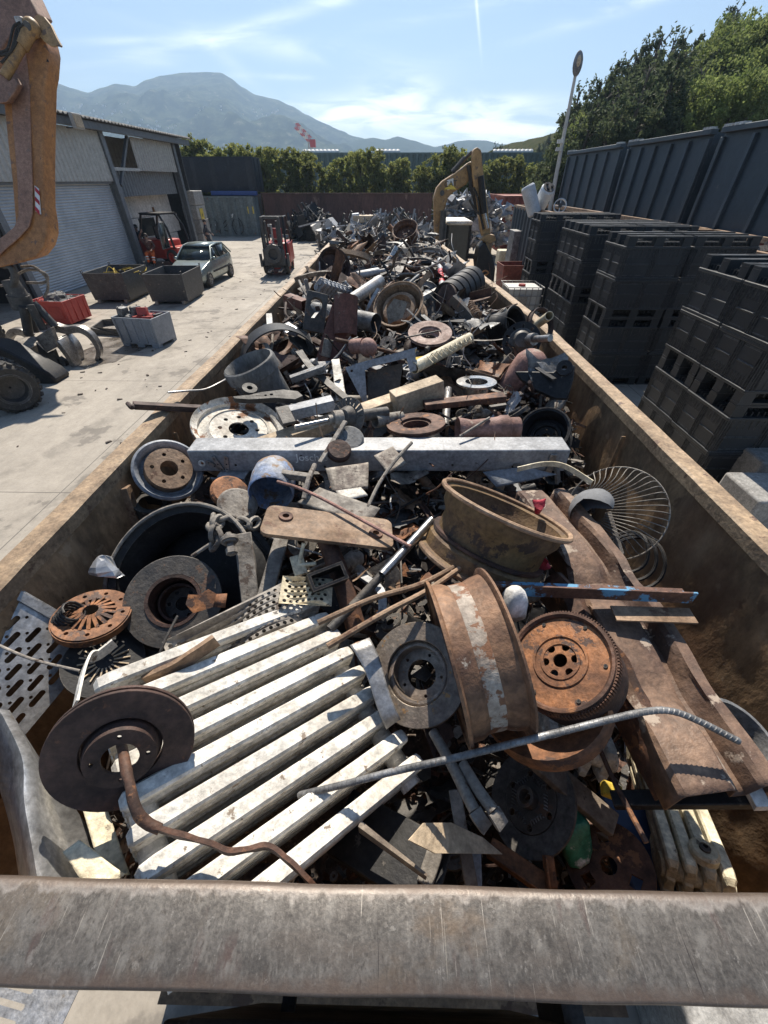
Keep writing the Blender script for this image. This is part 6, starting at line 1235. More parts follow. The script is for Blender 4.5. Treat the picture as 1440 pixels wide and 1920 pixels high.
M, k, p = DM(780, 800, -.02, -.05, .93, .36); brakedisc(M, 55*k, 'brake_disc', m_rust, 'flat dusty brown brake disc just behind the white beam', 'brown disc behind beam', hat=-.03)
A = W(858, 806, -.0); B = W(972, 801, .0); dd = (B-A); mb = MB(); mb.lathe([(.062, 0), (.046, .07), (.05, .14), (.056, .20), (.062, .215), (.062, .25), (.050, .262), (.050, dd.length), (.044, dd.length), (.044, .2), (.042, .08), (.056, 0)], 32, TM(A, dd)); H(mb, 'exhaust_cone', m_pink, 'faded red oxide tapered pipe lying on the white beam', 'pipe', 'faded red pipe', smooth=35)
rod([(862, 818, .03), (918, 783, .06)], .006, 'thin_stick', m_dust, 'thin pale stick leaning over the faded red pipe', 'stick')
def blackwheel(px, py, dz, n3, sz, label, short, m=m_black, wd=.16, holes=2):
    M, k, p = DM(px, py, dz, *n3); R = sz*k/2; t = T_('wheel_shell', label, 'wheel rim', p, short, 'steel wheel rims'); MB().lathe(rimprof(R, wd, .007, .045), 52, M @ TR(0, 0, -wd)).build('barrel', m, t, smooth=40)
    mb = MB(); holedisc(mb, R*.86, -wd*.75, -wd*.70, R*.18, 5, R*.05, R*.33, M, 40, .3); mb.lathe([(R*.45, -wd*.7), (R*.5, -wd*.6), (R*.6, -wd*.6), (R*.65, -wd*.7)], 36, M); mb.build('disc', m, t, smooth=40); return M, R, t
M, R, t = blackwheel(1020, 806, -.13, (-.12, .38, .92), 92, 'open black wheel rim leaning on the right container wall', 'black rim by right wall')
for a in (.35, .05): c = M @ V((R*.5*math.cos(a), R*.5*math.sin(a), -.112)); MB().cyl(c, c+M.to_3x3() @ V((0, 0, .004)), .016, 12).build('rust_hole', m_rustl, t)
M, k, p = DM(1020, 715, -.0, .0, .3, .95); t = T_('cast_bracket', 'heavy black cast bracket beside the right container wall', 'bracket', p, 'black cast bracket'); MB().prism([(-.17, .07), (-.14, .02), (-.05, -.06), (.05, -.12), (.13, -.13), (.16, -.02), (.17, .06), (.12, .10), (.05, .04), (-.08, .06)], 0, .04, [circ(.014, 12, .11, .05)], M).build('casting', m_black, t, bev=.008); MB().lathe([(.015, 0), (.045, 0), (.045, .06), (.015, .06)], 20, M @ TR(.11, .05, .0)).build('boss', m_black, t)
M, k, p = DM(996, 684, .0, .3, .7, .6); H(MB().sph(p, .11, 20, 12, basis(vdir(p, .5, .75, .2)), (1, 1, .9)).lathe([(.11, -.25), (.115, 0), (.11, .02), (.10, .02)], 24, TM(p-vdir(p, .5, .75, .2)*.0, vdir(p, .5, .75, .2))), 'red_tank', m_pink, 'faded red rounded tank end near the right wall', 'tank', 'faded red tank', smooth=60)
beam((1006, 690, .06), (1040, 712, .04), .035, .012, 'flat_bar', m_black, 'short black flat bar lying across the faded red tank', 'bar')
M, k, p = DM(893, 719, .0, .03, .95, .3); R = 37*k; H(MB().lathe([(R*.56, 0), (R, 0), (R, .012), (R*.56, .012)], 56, M).lathe([(R*.56, -.05), (R*.62, -.05), (R*.62, .0), (R*.56, .0)], 40, M), 'brake_ring', m_chrome, 'bright flat brake ring lying level at heap middle right', 'brake disc', 'bright brake ring', smooth=30)
M, k, p = DM(978, 640, .06, .10, .22, .97); R = 35*k; t = T_('wheel_hub', 'black slotted wheel hub with bright stub axle pointing right', 'wheel hub', p, 'slotted black hub'); rot = []
for q in range(10): a = .2+q*.63; rot.append([(R*.76*math.cos(a)+x*math.sin(a)+y*math.cos(a), R*.76*math.sin(a)-x*math.cos(a)+y*math.sin(a)) for x, y in rrect(.016, .03, .004, 2)])
MB().prism(circ(R, 44), -.008, .0, rot, M).build('backing_plate', m_black, t); MB().lathe([(.001, .05), (.05, .045), (.06, .02), (.09, .0), (.001, 0)], 28, M, closed=False).build('hub', m_steel, t); c = M @ V((.03, 0, .04)); a = W(1032, 634, .16); MB().cyl(c, a, .022, 14).cyl(c.lerp(a, .15), c.lerp(a, .35), .04, 16).build('stub_axle', m_worn, t)
blackwheel(968, 606, .06, (.78, .25, .55), 62, 'black wheel rim on edge by the right container rim', 'black rim on edge', wd=.20); M, k, p = DM(1008, 612, .05, .7, .3, .6); H(MB().lathe(rimprof(30*k, .05, .006, .02), 40, M), 'hub_ring', m_rustd, 'dark rusty hub ring next to slotted hub', 'ring')
A = W(1008, 608, .1); B = W(1030, 592, .22); H(MB().pipe(A, B, .03, .004), 'pale_pipe', m_cream, 'short pale pipe sticking out past the right rim', 'pipe', 'pale pipe stub')
M, k, p = DM(806, 628, .03, .02, .86, .5); R = 41*k; brakedisc(M, R, 'brake_disc', mat('rust_pinkish', (.36, .25, .21), (.25, .17, .14), 9, (.14, .09, .07), .62, 14), 'pinkish rusty brake disc lying flat in heap centre', 'pinkish flat disc', hat=-.03, r0=.3); rod([(760, 633, .06), (825, 620, .09)], .006, 'thin_rod', m_steel, 'thin dark rod laid across the pinkish brake disc', 'rod')
M, k, p = DM(747, 572, .10, -.25, .62, .74); R = 48*k; t = T_('truck_wheel_casting', 'large rusty dished truck wheel in the middle of heap', 'wheel', p, 'large rusty truck wheel'); MB().lathe(rimprof(R, .22, .008, .05), 56, M @ TR(0, 0, -.2)).build('barrel', m_rustl, t, smooth=40); MB().lathe([(R*.93, -.10), (R*.75, -.09), (R*.66, -.02), (R*.5, -.01), (R*.45, -.06), (.02, -.06), (.02, -.075), (R*.47, -.075), (R*.52, -.03), (R*.64, -.035), (R*.73, -.105), (R*.93, -.115)], 48, M).build('dish', m_rusto if False else m_rustl, t, smooth=40)
beam((700, 590, .16), (746, 560, .10), .0, .0, 'x', m_steel, 'x', 'x') if False else None
M, k, p = DM(740, 588, .18, -.1, .1, .98); H(MB().prism([(-.05, -.07), (.06, -.03), (.10, .07), (.0, .10), (-.06, .03)], 0, .01, M=M), 'steel_plate', m_dust, 'scored grey plate leaning against the large truck wheel', 'plate', 'scored grey plate')
A = W(838, 562, .05); B = W(886, 528, .12); dd = B-A; prof = []
for q in range(5): z = dd.length*q/5; prof += [(.155, z), (.155, z+dd.length*.15), (.135, z+dd.length*.17), (.135, z+dd.length*.19)]
H(MB().lathe(prof+[(.12, dd.length), (.12, 0)], 44, TM(A, dd)), 'ribbed_drum', m_black, 'black ribbed barrel lying by the right wall', 'drum', 'black ribbed barrel', smooth=30); M, k, p = DM(838, 566, .05, -.75, .1, .6); H(MB().lathe([(.02, 0), (.15, 0), (.15, .025), (.10, .03), (.02, .025)], 36, M), 'rust_disc', m_rustd, 'dark rusty disc against the end of ribbed barrel', 'disc')
p = W(805, 505, .05); t = T_('steel_casing', 'rusty open round drum set in a square casing', 'drum', p, 'open round drum'); MB().lathe([(.30, -.28), (.34, -.28), (.34, .02), (.30, .02)], 48, TM(p, vdir(p, .03, .96, .25))).build('drum', m_rust, t); MB().box((-.22, 0, -.12), (.6, .6, .2), TM(p, vdir(p, 0, .96, .25))).build('casing', m_steel, t, bev=.01)
p = W(803, 535, .02); H(MB().lathe([(.20, 0), (.185, -.25), (.001, -.25), (.001, -.24), (.175, -.24), (.19, 0)], 40, TM(p, vdir(p, -.05, .88, .45))), 'black_bucket', m_black, 'open black bucket in front of the round drum', 'bucket', 'black bucket')
A = W(824, 488, .10); B = W(830, 545, .02); t = T_('striped_pole', 'short red and white banded pole leaning in the heap', 'pole', A, 'red and white pole'); [MB().cyl(A.lerp(B, a), A.lerp(B, b), .035, 14).build('band', m_, t) for a, b, m_ in ((0, .4, m_whiteg), (.4, .8, m_redt), (.8, 1, m_whiteg))]
beam((785, 563, .06), (838, 535, .10), .04, .05, 'white_bar', m_white, 'pale white flat bar pointing at the ribbed barrel', 'bar', 'pale white bar')
A = W(636, 578, .10); B = W(712, 528, .14); H(MB().cyl(A, B, .05, 18, .06), 'galvanised_post', m_galv, 'grey galvanised post lying diagonally across the heap', 'post', 'galvanised post'); H(MB().pipe(W(590, 583, .02), W(705, 606, .03), .075, .006), 'wide_pipe', m_grey, 'wide grey pipe lying under the galvanised post', 'pipe', 'wide grey pipe')
M, k, p = DM(628, 615, .08, .1, .35, .93); t = T_('steel_chute', 'red brown steel chute with torn tubular mouth', 'chute', p, 'red brown chute'); MB().prism([(-.16, -.30), (-.02, .18), (.14, .20), (.16, .08), (.06, -.25)], 0, .012, M=M).build('plate', m_redox, t); MB().pipe(M @ V((.08, -.05, .0)), M @ V((.08, .22, .04)), .09, .005, 24).build('mouth', m_redox, t); MB().pipe(M @ V((-.07, -.22, .01)), M @ V((-.05, -.11, .06)), .035, .008).build('spigot', m_dust, t)
M, k, p = DM(592, 585, .12, .1, .2, .97); mb = MB().prism(rrect(.17, .30, .01, 2), -.06, 0, [circ(.05, 20, 0, .06)], M @ RZ(-.1)); H(mb, 'steel_block', m_steel, 'dark square steel block with a round hole', 'block', 'block with round hole', bev=.006)
beam((538, 562, .08), (572, 574, .05), .10, .10, 'channel_end', m_redox, 'short open reddish channel end by the left wall', 'channel', 'reddish channel end', kind='tube'); rod([(536, 568, .08), (535, 588, .03), (541, 598, .0), (530, 606, -.02)], .012, 'bent_hook', m_rustd, 'bent dark hook hanging under reddish channel end', 'hook')
p = W(522, 652, -.02); M = TM(p, vdir(p, .1, .5, .85)); H(MB().lathe([(.30, -.10), (.30, .10), (.29, .10), (.29, -.10)], 26, TM(p-V((0, 0, .15)), vdir(p, .15, -.25, .95)), a0=.2, a1=PI-.2), 'black_mudguard', m_black, 'arched black mudguard behind the grey pot', 'mudguard', 'arched black mudguard', smooth=50)
sheet([(524, 612, .05), (540, 604, .06), (560, 616, .04), (536, 625, .03)], .004, 'bright_sheet', m_alu, 'small bright sheet catching the sun near left wall', 'sheet', 'bright small sheet'); beam((505, 592, .03), (507, 622, -.05), .05, .05, 'white_post', m_white, 'short white post stub against the left wall', 'post', 'white post stub')
c0 = W(590, 540, .1); radiator(c0, W(605, 520, .20)-c0, W(662, 530, .1)-c0, 8, 2, .06, 'column_radiator', 'small grey white radiator with upright fins far left', m_whiteg, 'finned grey radiator', wd=.034)
sheet([(650, 480, .10), (668, 462, .2), (690, 452, .3), (672, 480, .1)], .008, 'rusty_plate', m_rustl, 'leaning triangular rusty plate at far heap, left one', 'plate', 'left leaning plate'); sheet([(676, 482, .08), (700, 455, .28), (708, 450, .3), (690, 484, .08)], .008, 'rusty_plate', m_rustl, 'leaning triangular rusty plate at far heap, right one', 'plate', 'right leaning plate')
H(MB().pipe(W(660, 650, .04), W(682, 648, .06), .05, .006).sph(W(690, 652, .05), .065, 14, 9), 'pipe_elbow', m_pink, 'faded red pipe elbow beside the chute', 'pipe elbow', 'faded red elbow', smooth=50)
H(MB().pipe(W(776, 690, .08), W(880, 634, .12), .036, .004), 'pale_tube', m_cream, 'pale rusty tube wrapped in wire netting at heap centre', 'tube', 'pale netted tube')
mb = MB()
for q in range(9): A = W(800+9*q, 680-4*q, .10); mb.tube([A, A+V((.03, .02, .05)), W(812+9*q, 662-3*q, .16)], .003, 4); mb.tube([W(800+9*q, 668-4*q, .14), W(812+9*q, 680-5*q, .12)], .003, 4)
H(mb, 'wire_netting', m_cream, 'torn pale wire netting on the pale tube', 'netting'); A = W(776, 680, .03); B = W(814, 674, .03); H(MB().box((0, 0, (B-A).length/2), (.07, .05, (B-A).length), TM(A, B-A)), 'yellow_block', m_yel, 'bright yellow plastic block under the pale netted tube', 'block', 'yellow block', bev=.012)
beam((795, 760, -.02), (946, 744, .0), .07, .035, 'crusted_bar', m_rust, 'crusted brown flat bar beneath the bright brake ring', 'bar', 'crusted brown bar', bev=.004)
# ---- middle front
M, k, p = DM(618, 986, .01, .10, .78, .62, rad(-12)); t = T_('base_plate', 'rusty rounded rectangular plate with two grommet holes', 'plate', p, 'rounded plate with holes'); MB().prism(rrect(.455, .165, .03, 5), -.014, 0, [circ(.014, 16, -.155, .02), circ(.014, 16, .165, -.015)], M).build('plate', m_rustl, t, bev=.003)
for x, y in ((-.155, .02), (.165, -.015)): MB().lathe([(.012, 0), (.026, 0), (.024, .007), (.012, .007)], 22, M @ TR(x, y)).build('grommet', m_rust, t)
sheet([(560, 945, -.04), (600, 915, -.03), (712, 955, -.03), (690, 985, -.05)], .008, 'grey_plate', m_dust, 'speckled grey plate under the rounded plate', 'plate', 'speckled grey plate')
A = P3([(605, 1000, -.04), (625, 1045, -.07), (645, 1100, -.12), (668, 1180, -.2)]); H(MB().tube(spline(A, 5), .034, 16), 'rusty_pipe', m_rust, 'curved rusty pipe coming out below the rounded plate', 'pipe', 'curved rusty pipe')
H(MB().pipe(W(810, 975, .0), W(716, 1078, -.04), .0155, .003, 16), 'bright_pipe', m_chrome, 'bright steel pipe slanting beside the brown wheel bowl', 'pipe', 'bright slanting pipe'); H(MB().pipe(W(718, 1076, -.06), W(672, 1125, -.1), .0145, .003, 16).pipe(W(672, 1125, -.1), W(618, 1180, -.12), .0145, .003), 'dark_pipe', m_steel, 'dark pipe continuing below the bright steel pipe', 'pipe')
rod([(596, 1168, -.0), (700, 1122, .01), (790, 1095, .02), (872, 1052, .0)], .0085, 'rusty_rod', m_rustl, 'thin rusty rod above the radiator, upper of the crossing pair', 'rod', 'upper crossing rod'); rod([(614, 1212, .02), (720, 1150, .03), (800, 1108, .03), (862, 1066, .01)], .0085, 'rusty_rod', m_rustl, 'thin rusty rod above the radiator, lower of the crossing pair', 'rod', 'lower crossing rod')
rod([(520, 903, .02), (560, 915, .02), (610, 938, .03), (660, 965, .02), (770, 1025, .0)], .0065, 'painted_rod', m_pink, 'thin reddish rod passing over the rounded plate', 'rod', 'reddish rod')
# brown wheel bowl
M, k, p = DM(948, 952, .08, .42, .88, .16); R = 135*k; t = T_('wheel_bowl', 'big brown yellowish truck wheel rim tipped on edge', 'wheel rim', p, 'big brown wheel bowl'); m_bowl = mat('rust_ochre', (.20, .125, .05), (.11, .065, .035), 6, (.05, .032, .024), .56, 9, rough=(.5, .8)); R = 124*k
MB().lathe(rimprof(R, .22, .009, .05), 64, M @ TR(0, 0, -.22)).build('barrel', m_bowl, t, smooth=40); MB().tube([M @ V((R*math.cos(a), R*math.sin(a), 0)) for a in [2*PI*i/64 for i in range(64)]], .009, 8, closed=True).build('rolled_edge', m_rustl, t); MB().tube([M @ V((R*math.cos(a), R*math.sin(a), -.22)) for a in [2*PI*i/64 for i in range(64)]], .010, 8, closed=True).build('rolled_edge', m_rustl, t); MB().lathe([(R*.9, -.15), (R*.9, -.14), (.05, -.14), (.05, -.15)], 40, M).build('disc', m_rustd, t)
# rusty white wheel barrel
M, k, p = DM(888, 1225, .02, .95, .22, -.12); t = T_('wheel_barrel', 'rusty wheel rim with worn white band standing on edge', 'wheel rim', p, 'rusty white wheel rim'); R = 150*k; wd = 110*k
m_band = mat('worn_white_band', (.42, .37, .31), (.30, .24, .19), 8, (.20, .095, .05), .49, 20, rough=(.55, .8)); m_barrel = mat('rust_white_band', (.30, .165, .09), (.10, .052, .034), 6, (.45, .41, .35), .62, 6, rough=(.55, .85)); R = min(R, .24)
MB().lathe(rimprof(R, wd, .008, .035), 72, M @ TR(0, 0, -wd/2)).build('barrel', m_barrel, t, smooth=35); s_ = R/.28; MB().lathe([(R-.0345*s_, wd*.36), (R-.0335*s_, wd*.37), (R-.0335*s_, wd*.61), (R-.0345*s_, wd*.62)], 72, M @ TR(0, 0, -wd/2)).build('white_band', m_band, t, smooth=40); MB().lathe([(R*.85, wd*.1), (R*.85, wd*.12), (.04, wd*.12), (.04, wd*.1)], 40, M @ TR(0, 0, -wd/2)).build('disc', m_rustd, t)
for a in (2.0, 2.12): c = M @ V((R*.985*math.cos(a), R*.985*math.sin(a), -wd*.26)); 
# brake disc behind it
M, k, p = DM(785, 1262, -.10, -.22, .1, .97); m_bd = mat('disc_worn', (.28, .23, .18), (.19, .15, .125), 12, (.30, .17, .07), .62, 30, rough=(.35, .6), metal=.4); brakedisc(M, 92*k, 'brake_disc', m_bd, 'worn grey brown brake disc behind rusty white wheel rim', 'disc behind white rim', ri=.62, r0=.30, hat=-.045)
sheet([(655, 1212, -.05), (690, 1200, -.05), (752, 1352, -.12), (728, 1368, -.14)], .004, 'bent_galvanised', m_galv, 'bent galvanised sheet strip beside the white radiator', 'sheet', 'bent galvanised strip', jit=.015)
# flywheel
M, k, p = DM(1050, 1238, .02, -.28, .38, .88); R = 100*k; t = T_('flywheel', 'orange rusty flywheel with toothed ring gear and six holes', 'flywheel', p, 'toothed flywheel'); mb = MB(); holedisc(mb, R*.86, -.006, .0, R*.13, 6, R*.075, R*.27, M, 56, .4); mb.lathe([(R*.45, 0), (R*.46, .004), (R*.50, .004), (R*.51, 0)], 48, M).lathe([(R*.3, 0), (R*.31, .003), (R*.36, .003), (R*.37, 0)], 48, M); mb.build('face', m_rusto, t)
MB().lathe([(R*.86, -.03), (R*.86, .006), (R*.90, .012), (R*.95, .012), (R*.955, -.03)], 64, M).build('rim', m_rust, t); mb = MB()
for q in range(110): mb.box((R*.975, 0, -.008), (R*.05, R*.030, .024), M @ RZ(2*PI*q/110))
mb.lathe([(R*.94, -.02), (R*.965, -.02), (R*.965, .004), (R*.94, .004)], 64, M).build('ring_gear', m_rust, t, smooth=0)
mb = MB().lathe([(R*.95, -.10), (R*.95, -.03), (R*.5, -.03), (R*.5, -.10)], 56, M); mb.build('back_plate', m_rustd, t)
for q in range(6): a = .15+q*1.05; c = M @ V((R*.78*math.cos(a), R*.78*math.sin(a), 0)); MB().cyl(c, c+M.to_3x3() @ V((0, 0, .003)), .005, 8).build('bolt_hole', m_black, t)
M, k, p = DM(1018, 1310, -.10, -.2, .45, .85); H(MB().lathe([(.10, -.02), (.165, -.02), (.165, .02), (.16, .03), (.10, .0)], 44, M), 'clutch_cover', m_rusto, 'orange rusty ring plate under the flywheel', 'ring', 'orange ring below flywheel')
# crushed chassis beam
A = W(1008, 918, -.06); B = W(1402, 1478, -.03); t = T_('chassis_beam', 'long crushed brown rusty chassis beam along the right wall', 'beam', A, 'crushed chassis beam'); n_ = B-A; L_ = n_.length
secs = [[(-.09, -.09), (-.09, -.008), (-.082, 0), (.015, 0), (.028, -.012), (.036, -.05), (.066, -.05), (.074, -.012), (.084, 0), (.115, 0), (.12, -.07)], ]
vs = []; n = 60; m = 11; Mx = TM(A, n_, (0, 0, 1))
for i in range(n+1):
    u = i/n; bend = .030*math.sin(u*4.2)-.02*u; crush = math.exp(-((u-.47)/.07)**2)+.55*math.exp(-((u-.80)/.06)**2)
    for q, (x, y) in enumerate(secs[0]):
        d = .010*noise.noise(V((q*.5, u*9, 2)))-crush*(.045 if 2 <= q <= 5 else .012)*(1+.4*noise.noise(V((q*2., u*20, 4))))
        vs.append(Mx @ V((x*(1.0+.10*u)+bend+.02*crush*math.sin(q*2.), y+d, u*L_)))
m_chas = mat('chassis_rust', (.25, .155, .10), (.085, .048, .035), 4.5, (.34, .27, .21), .60, 9, rough=(.5, .8))
MB().add(vs, [[i*m+q, (i+1)*m+q, (i+1)*m+q+1, i*m+q+1] for i in range(n) for q in range(m-1)]).build('rail', m_chas, t, smooth=22, solid=.006)
vs = []
for i in range(29):
    u = .42+i*.02
    for x, y in ((-.16, -.10), (-.145, -.02), (-.11, .005), (-.085, -.01)): vs.append(Mx @ V((x+.02*noise.noise(V((u*9, x*9, 1)))-.02*math.sin(u*6), y-.01+.02*noise.noise(V((u*8, x*20, 3))), u*L_)))
MB().add(vs, [[i*4+q, (i+1)*4+q, (i+1)*4+q+1, i*4+q+1] for i in range(28) for q in range(3)]).build('torn_flange', m_rust, t, smooth=40, solid=.005)
A = W(898, 1104, .02); B = W(1302, 1121, .03); n_ = (B-A); t = T_('angle_iron', 'rusty angle iron with flaking blue paint over chassis beam', 'angle iron', A, 'blue flaked angle iron'); Mx = TM(A, n_, (0, 0, 1)); MB().box((0, 0, n_.length/2), (.006, .045, n_.length), Mx).box((.025, -.022, n_.length/2), (.05, .006, n_.length), Mx).build('angle', m_bluer, t, bev=.001)
A = W(1150, 1150, -.01); B = W(1300, 1155, .0); MB().bar(A, B, .05, .006).build('lower_flange', m_rustl, t)
m_cap = plain('cap_grey', (.22, .225, .235), .8)
# fan guard and dome
M, k, p = DM(1150, 962, -.10, -.30, .15, .94); Rr = 88*k; t = T_('fan_guard', 'round wire fan guard standing against the right wall', 'fan guard', p, 'wire fan guard'); mb = MB(); c0 = M @ V((-.06, 0, .08))
mb.tube([M @ V((Rr*math.cos(a), Rr*math.sin(a), 0)) for a in [2*PI*i/48 for i in range(48)]], .003, 6, closed=True); Ri = .06
for q in range(30):
    a = -2.0+q*.142; mb.tube(spline([M @ V((-.06+Ri*math.cos(a), Ri*math.sin(a), .085)), M @ V((Rr*.62*math.cos(a), Rr*.62*math.sin(a), .085)), M @ V((Rr*.93*math.cos(a), Rr*.93*math.sin(a), .04)), M @ V((Rr*math.cos(a), Rr*math.sin(a), 0))], 4), .0017, 5)
mb.build('wires', m_dust, t); M, k, p = DM(1106, 950, -.04, -.45, .62, .64); MB().lathe([(.001, .05), (.03, .048), (.06, .036), (.082, .014), (.086, .0), (.086, -.014), (.08, -.014), (.001, -.01)], 36, M @ RZ(.5), closed=False, a0=-.5, a1=PI+.35).build('motor_cap', m_cap, t, smooth=60)
for q in range(3): M, k, p = DM(1175+8*q, 1035+10*q, -.35, -.4+.1*q, .3, .85); H(MB().tube([M @ V(((.09+.01*q)*math.cos(a), (.10+.012*q)*math.sin(a), .01*math.sin(3*a))) for a in [2*PI*i/30 for i in range(30)]], .008, 6, closed=True), 'hose_loop', m_black, f'black hose loop under the fan guard, {["inner", "middle", "outer"][q]} one', 'hose', None, 'hose loops by right wall')
beam((1140, 960, -.2), (1165, 1040, -.32), .02, .02, 'threaded_bar', m_dust, 'grooved grey bar standing under the fan guard', 'bar')
# ribbed steel bar
pts = P3([(560, 1491, -.13), (640, 1472, -.09), (740, 1446, -.04), (840, 1424, .0), (930, 1402, .01), (1060, 1370, .03), (1160, 1345, .05), (1220, 1333, .06), (1262, 1334, .06), (1310, 1352, .05), (1385, 1390, .03)]); q = spline(pts, 6); mb = MB().tube(q, .0074, 10)
d = 0
for a, b in zip(q, q[1:]):
    L0 = (b-a).length; s_ = 0
    while d+.011 <= L0+0: 
        d += .011
        if d > L0: break
        c = a.lerp(b, d/L0); mb.lathe([(.007, -.002), (.0089, 0), (.007, .002)], 8, TM(c, (b-a)+(a-b).orthogonal()*.35))
    d -= L0
H(mb, 'ribbed_bar', m_grey, 'long grey ribbed steel bar bending across the foreground', 'bar', 'ribbed steel bar', smooth=40)
# two flattened steel handles
for pts, lab in (([(812, 1372, -.12), (850, 1440, -.10), (890, 1520, -.08), (912, 1553, -.10)], 'left'), ([(868, 1433, -.10), (895, 1478, -.08), (925, 1520, -.07), (942, 1548, -.09)], 'right')):
    q = spline(P3(pts), 6); n = len(q); mb = MB().tube(q[:int(n*.7)], .0125, 12).tube(q[int(n*.68):], 1, flat=(.014, .006)); H(mb, 'flattened_pipe', m_galv if False else m_dust, f'grey flattened pipe handle below the ribbed bar, {lab} one', 'handle', f'{lab} pipe handle', smooth=45)
# ---- the dark front hole
M, k, p = DM(995, 1500, -.42, -.50, .30, .82); R = 88*k; t = T_('clutch_disc', 'dark clutch disc with coil springs in the front hole', 'clutch disc', p, 'dark clutch disc'); MB().lathe([(R*.62, -.006), (R, -.006), (R, .002), (R*.62, .002)], 52, M).build('lining', mat('clutch_lining', (.12, .11, .10), (.07, .065, .06), 20), t); mb = MB(); holedisc(mb, R*.6, -.004, .004, R*.18, 6, R*.07, R*.5, M, 44); mb.build('plate', m_steel, t); MB().lathe([(R*.14, 0), (R*.2, 0), (R*.2, .03), (R*.14, .03)], 24, M).build('hub', m_steel, t)
for q in range(6): a = q*PI/3+.5; hx = [M @ (V((R*.38*math.cos(a), R*.38*math.sin(a), .006))+V((-math.sin(a), math.cos(a), 0))*(s_-10)*.0021+V((math.cos(s_*1.6)*.006*math.cos(a), math.cos(s_*1.6)*.006*math.sin(a), math.sin(s_*1.6)*.006))) for s_ in range(21)]; MB().tube(hx, .0018, 5).build('spring', m_grey, t)
beam((985, 1405, -.32), (1150, 1548, -.38), .06, .03, 'wooden_board', m_wood, 'weathered grey wooden slat above the clutch disc', 'slat', 'upper wooden slat'); beam((1050, 1500, -.45), (1140, 1560, -.46), .05, .03, 'wooden_board', m_wood, 'short weathered wooden slat below the longer one', 'slat')
p = W(1072, 1562, -.42); mb = MB().sph(p, .055, 16, 12, sc=(.9, 1.1, .8)); mb.jitter(.035, 14, 3); o = H(mb, 'crumpled_wrapper', mat('green_wrapper', (.04, .20, .12), (.62, .62, .60), 6, lo=.48, hi=.52, rough=(.3, .5)), 'crumpled green and white plastic wrapper marked 5-30', 'wrapper', 'green wrapper', smooth=50); text('print', '5-30', .02, TM(p+vdir(p, 0, .1, 1)*.05, vdir(p, 0, .1, 1), cR), m_black2, o) if False else None
A = W(1128, 1476, -.30); B = W(1165, 1490, -.3); H(MB().box((0, 0, (B-A).length/2), (.035, .03, (B-A).length), TM(A, B-A)), 'yellow_tag', m_yel, 'small yellow plastic block by the black bar', 'block', 'yellow tag', bev=.006)
beam((1148, 1500, -.26), (1428, 1496, -.12), .035, .035, 'black_bar', m_black, 'black square bar reaching toward the right wall', 'bar', 'black square bar'); A = W(1405, 1496, -.10); B = W(1434, 1495, -.09); H(MB().bar(A, B, .04, .03), 'white_block', m_white, 'small white block on the end of the black bar', 'block')
rod([(1100, 1345, -.2), (1140, 1440, -.18), (1175, 1510, -.16), (1212, 1580, -.15)], .006, 'rusty_stick', m_rust, 'thin rusty rod hanging down past the black square bar', 'rod', 'hanging thin rod')
M, k, p = DM(1142, 1625, -.42, -.1, .35, .93); mb = MB(); R = 75*k; mb.prism(circ(R, 40), 0, .008, [[(R*.62*math.cos(a)*s_, R*.62*math.sin(a)*s_) for a, s_ in ((b_-.25, .8), (b_+.25, .8), (b_+.2, 1.2), (b_-.2, 1.2))] for b_ in (0, 2.1, 4.2)]+[circ(R*.2, 16)], M); H(mb, 'rust_plate', m_rust, 'round rusty plate with slots low in the front hole', 'plate', 'round slotted plate')
beam((918, 1585, -.40), (1045, 1672, -.38), .05, .035, 'angle_iron', m_rusto, 'orange rusty angle iron low by the near rail', 'angle iron', 'orange angle by near rail', kind='angle'); beam((1030, 1605, -.36), (1038, 1668, -.38), .03, .03, 'angle_stub', m_rusto, 'short rusty angle stub upright near the rail', 'angle iron', kind='angle')
beam((640, 1540, -.30), (835, 1655, -.24), .14, .05, 'dark_channel', m_black, 'dark welded channel under the big white radiator', 'channel', 'dark welded channel', kind='channel'); A = W(675, 1550, -.16); B = W(800, 1645, -.16); H(MB().box((0, 0, (B-A).length/2), (.012, .055, (B-A).length), TM(A, B-A), .35, .8), 'wooden_wedge', m_wood, 'pale wooden wedge lying on the dark channel', 'wedge', 'wooden wedge'); beam((822, 1578, -.2), (795, 1660, -.22), .035, .012, 'steel_tab', m_dust, 'upright grey steel tab at the near rail', 'tab')
p = W(845, 1575, -.15); M = TM(p, vdir(p, .7, .1, .7)); H(MB().prism([(-.02, .12), (.015, .08), (.03, .0), (.02, -.10), (.0, -.16), (-.015, -.05), (-.03, .05)], 0, .004, M=M @ RZ(0)), 'brass_leaf', m_yel if False else m_tan, 'small brassy curved leaf of metal in the hole', 'scrap piece'); beam((852, 1480, -.2), (885, 1670, -.26), .03, .008, 'curved_strip', m_dust, 'long dusty steel strip hanging in the front hole', 'strip'); sheet([(878, 1570, -.3), (900, 1575, -.3), (905, 1680, -.3), (872, 1680, -.3)], .003, 'tin_scrap', m_bluest, 'pale blue folded tin scrap at the near rail', 'sheet')
p = W(1235, 1600, -.62); H(MB().box(p, (.28, .3, .1)), 'blue_sheet', plain('blue_sheet_paint', (.02, .05, .13), .5), 'dark blue sheet deep beside the cream radiator', 'sheet', bev=.01)
M, k, p = DM(1388, 1375, -.1, .75, .35, .55); H(MB().lathe([(.075, -.10), (.08, -.1), (.08, .0), (.085, .006), (.075, .006)], 36, M), 'steel_sleeve', m_grey, 'grey steel sleeve between chassis beam and right wall', 'sleeve', 'grey steel sleeve'); 
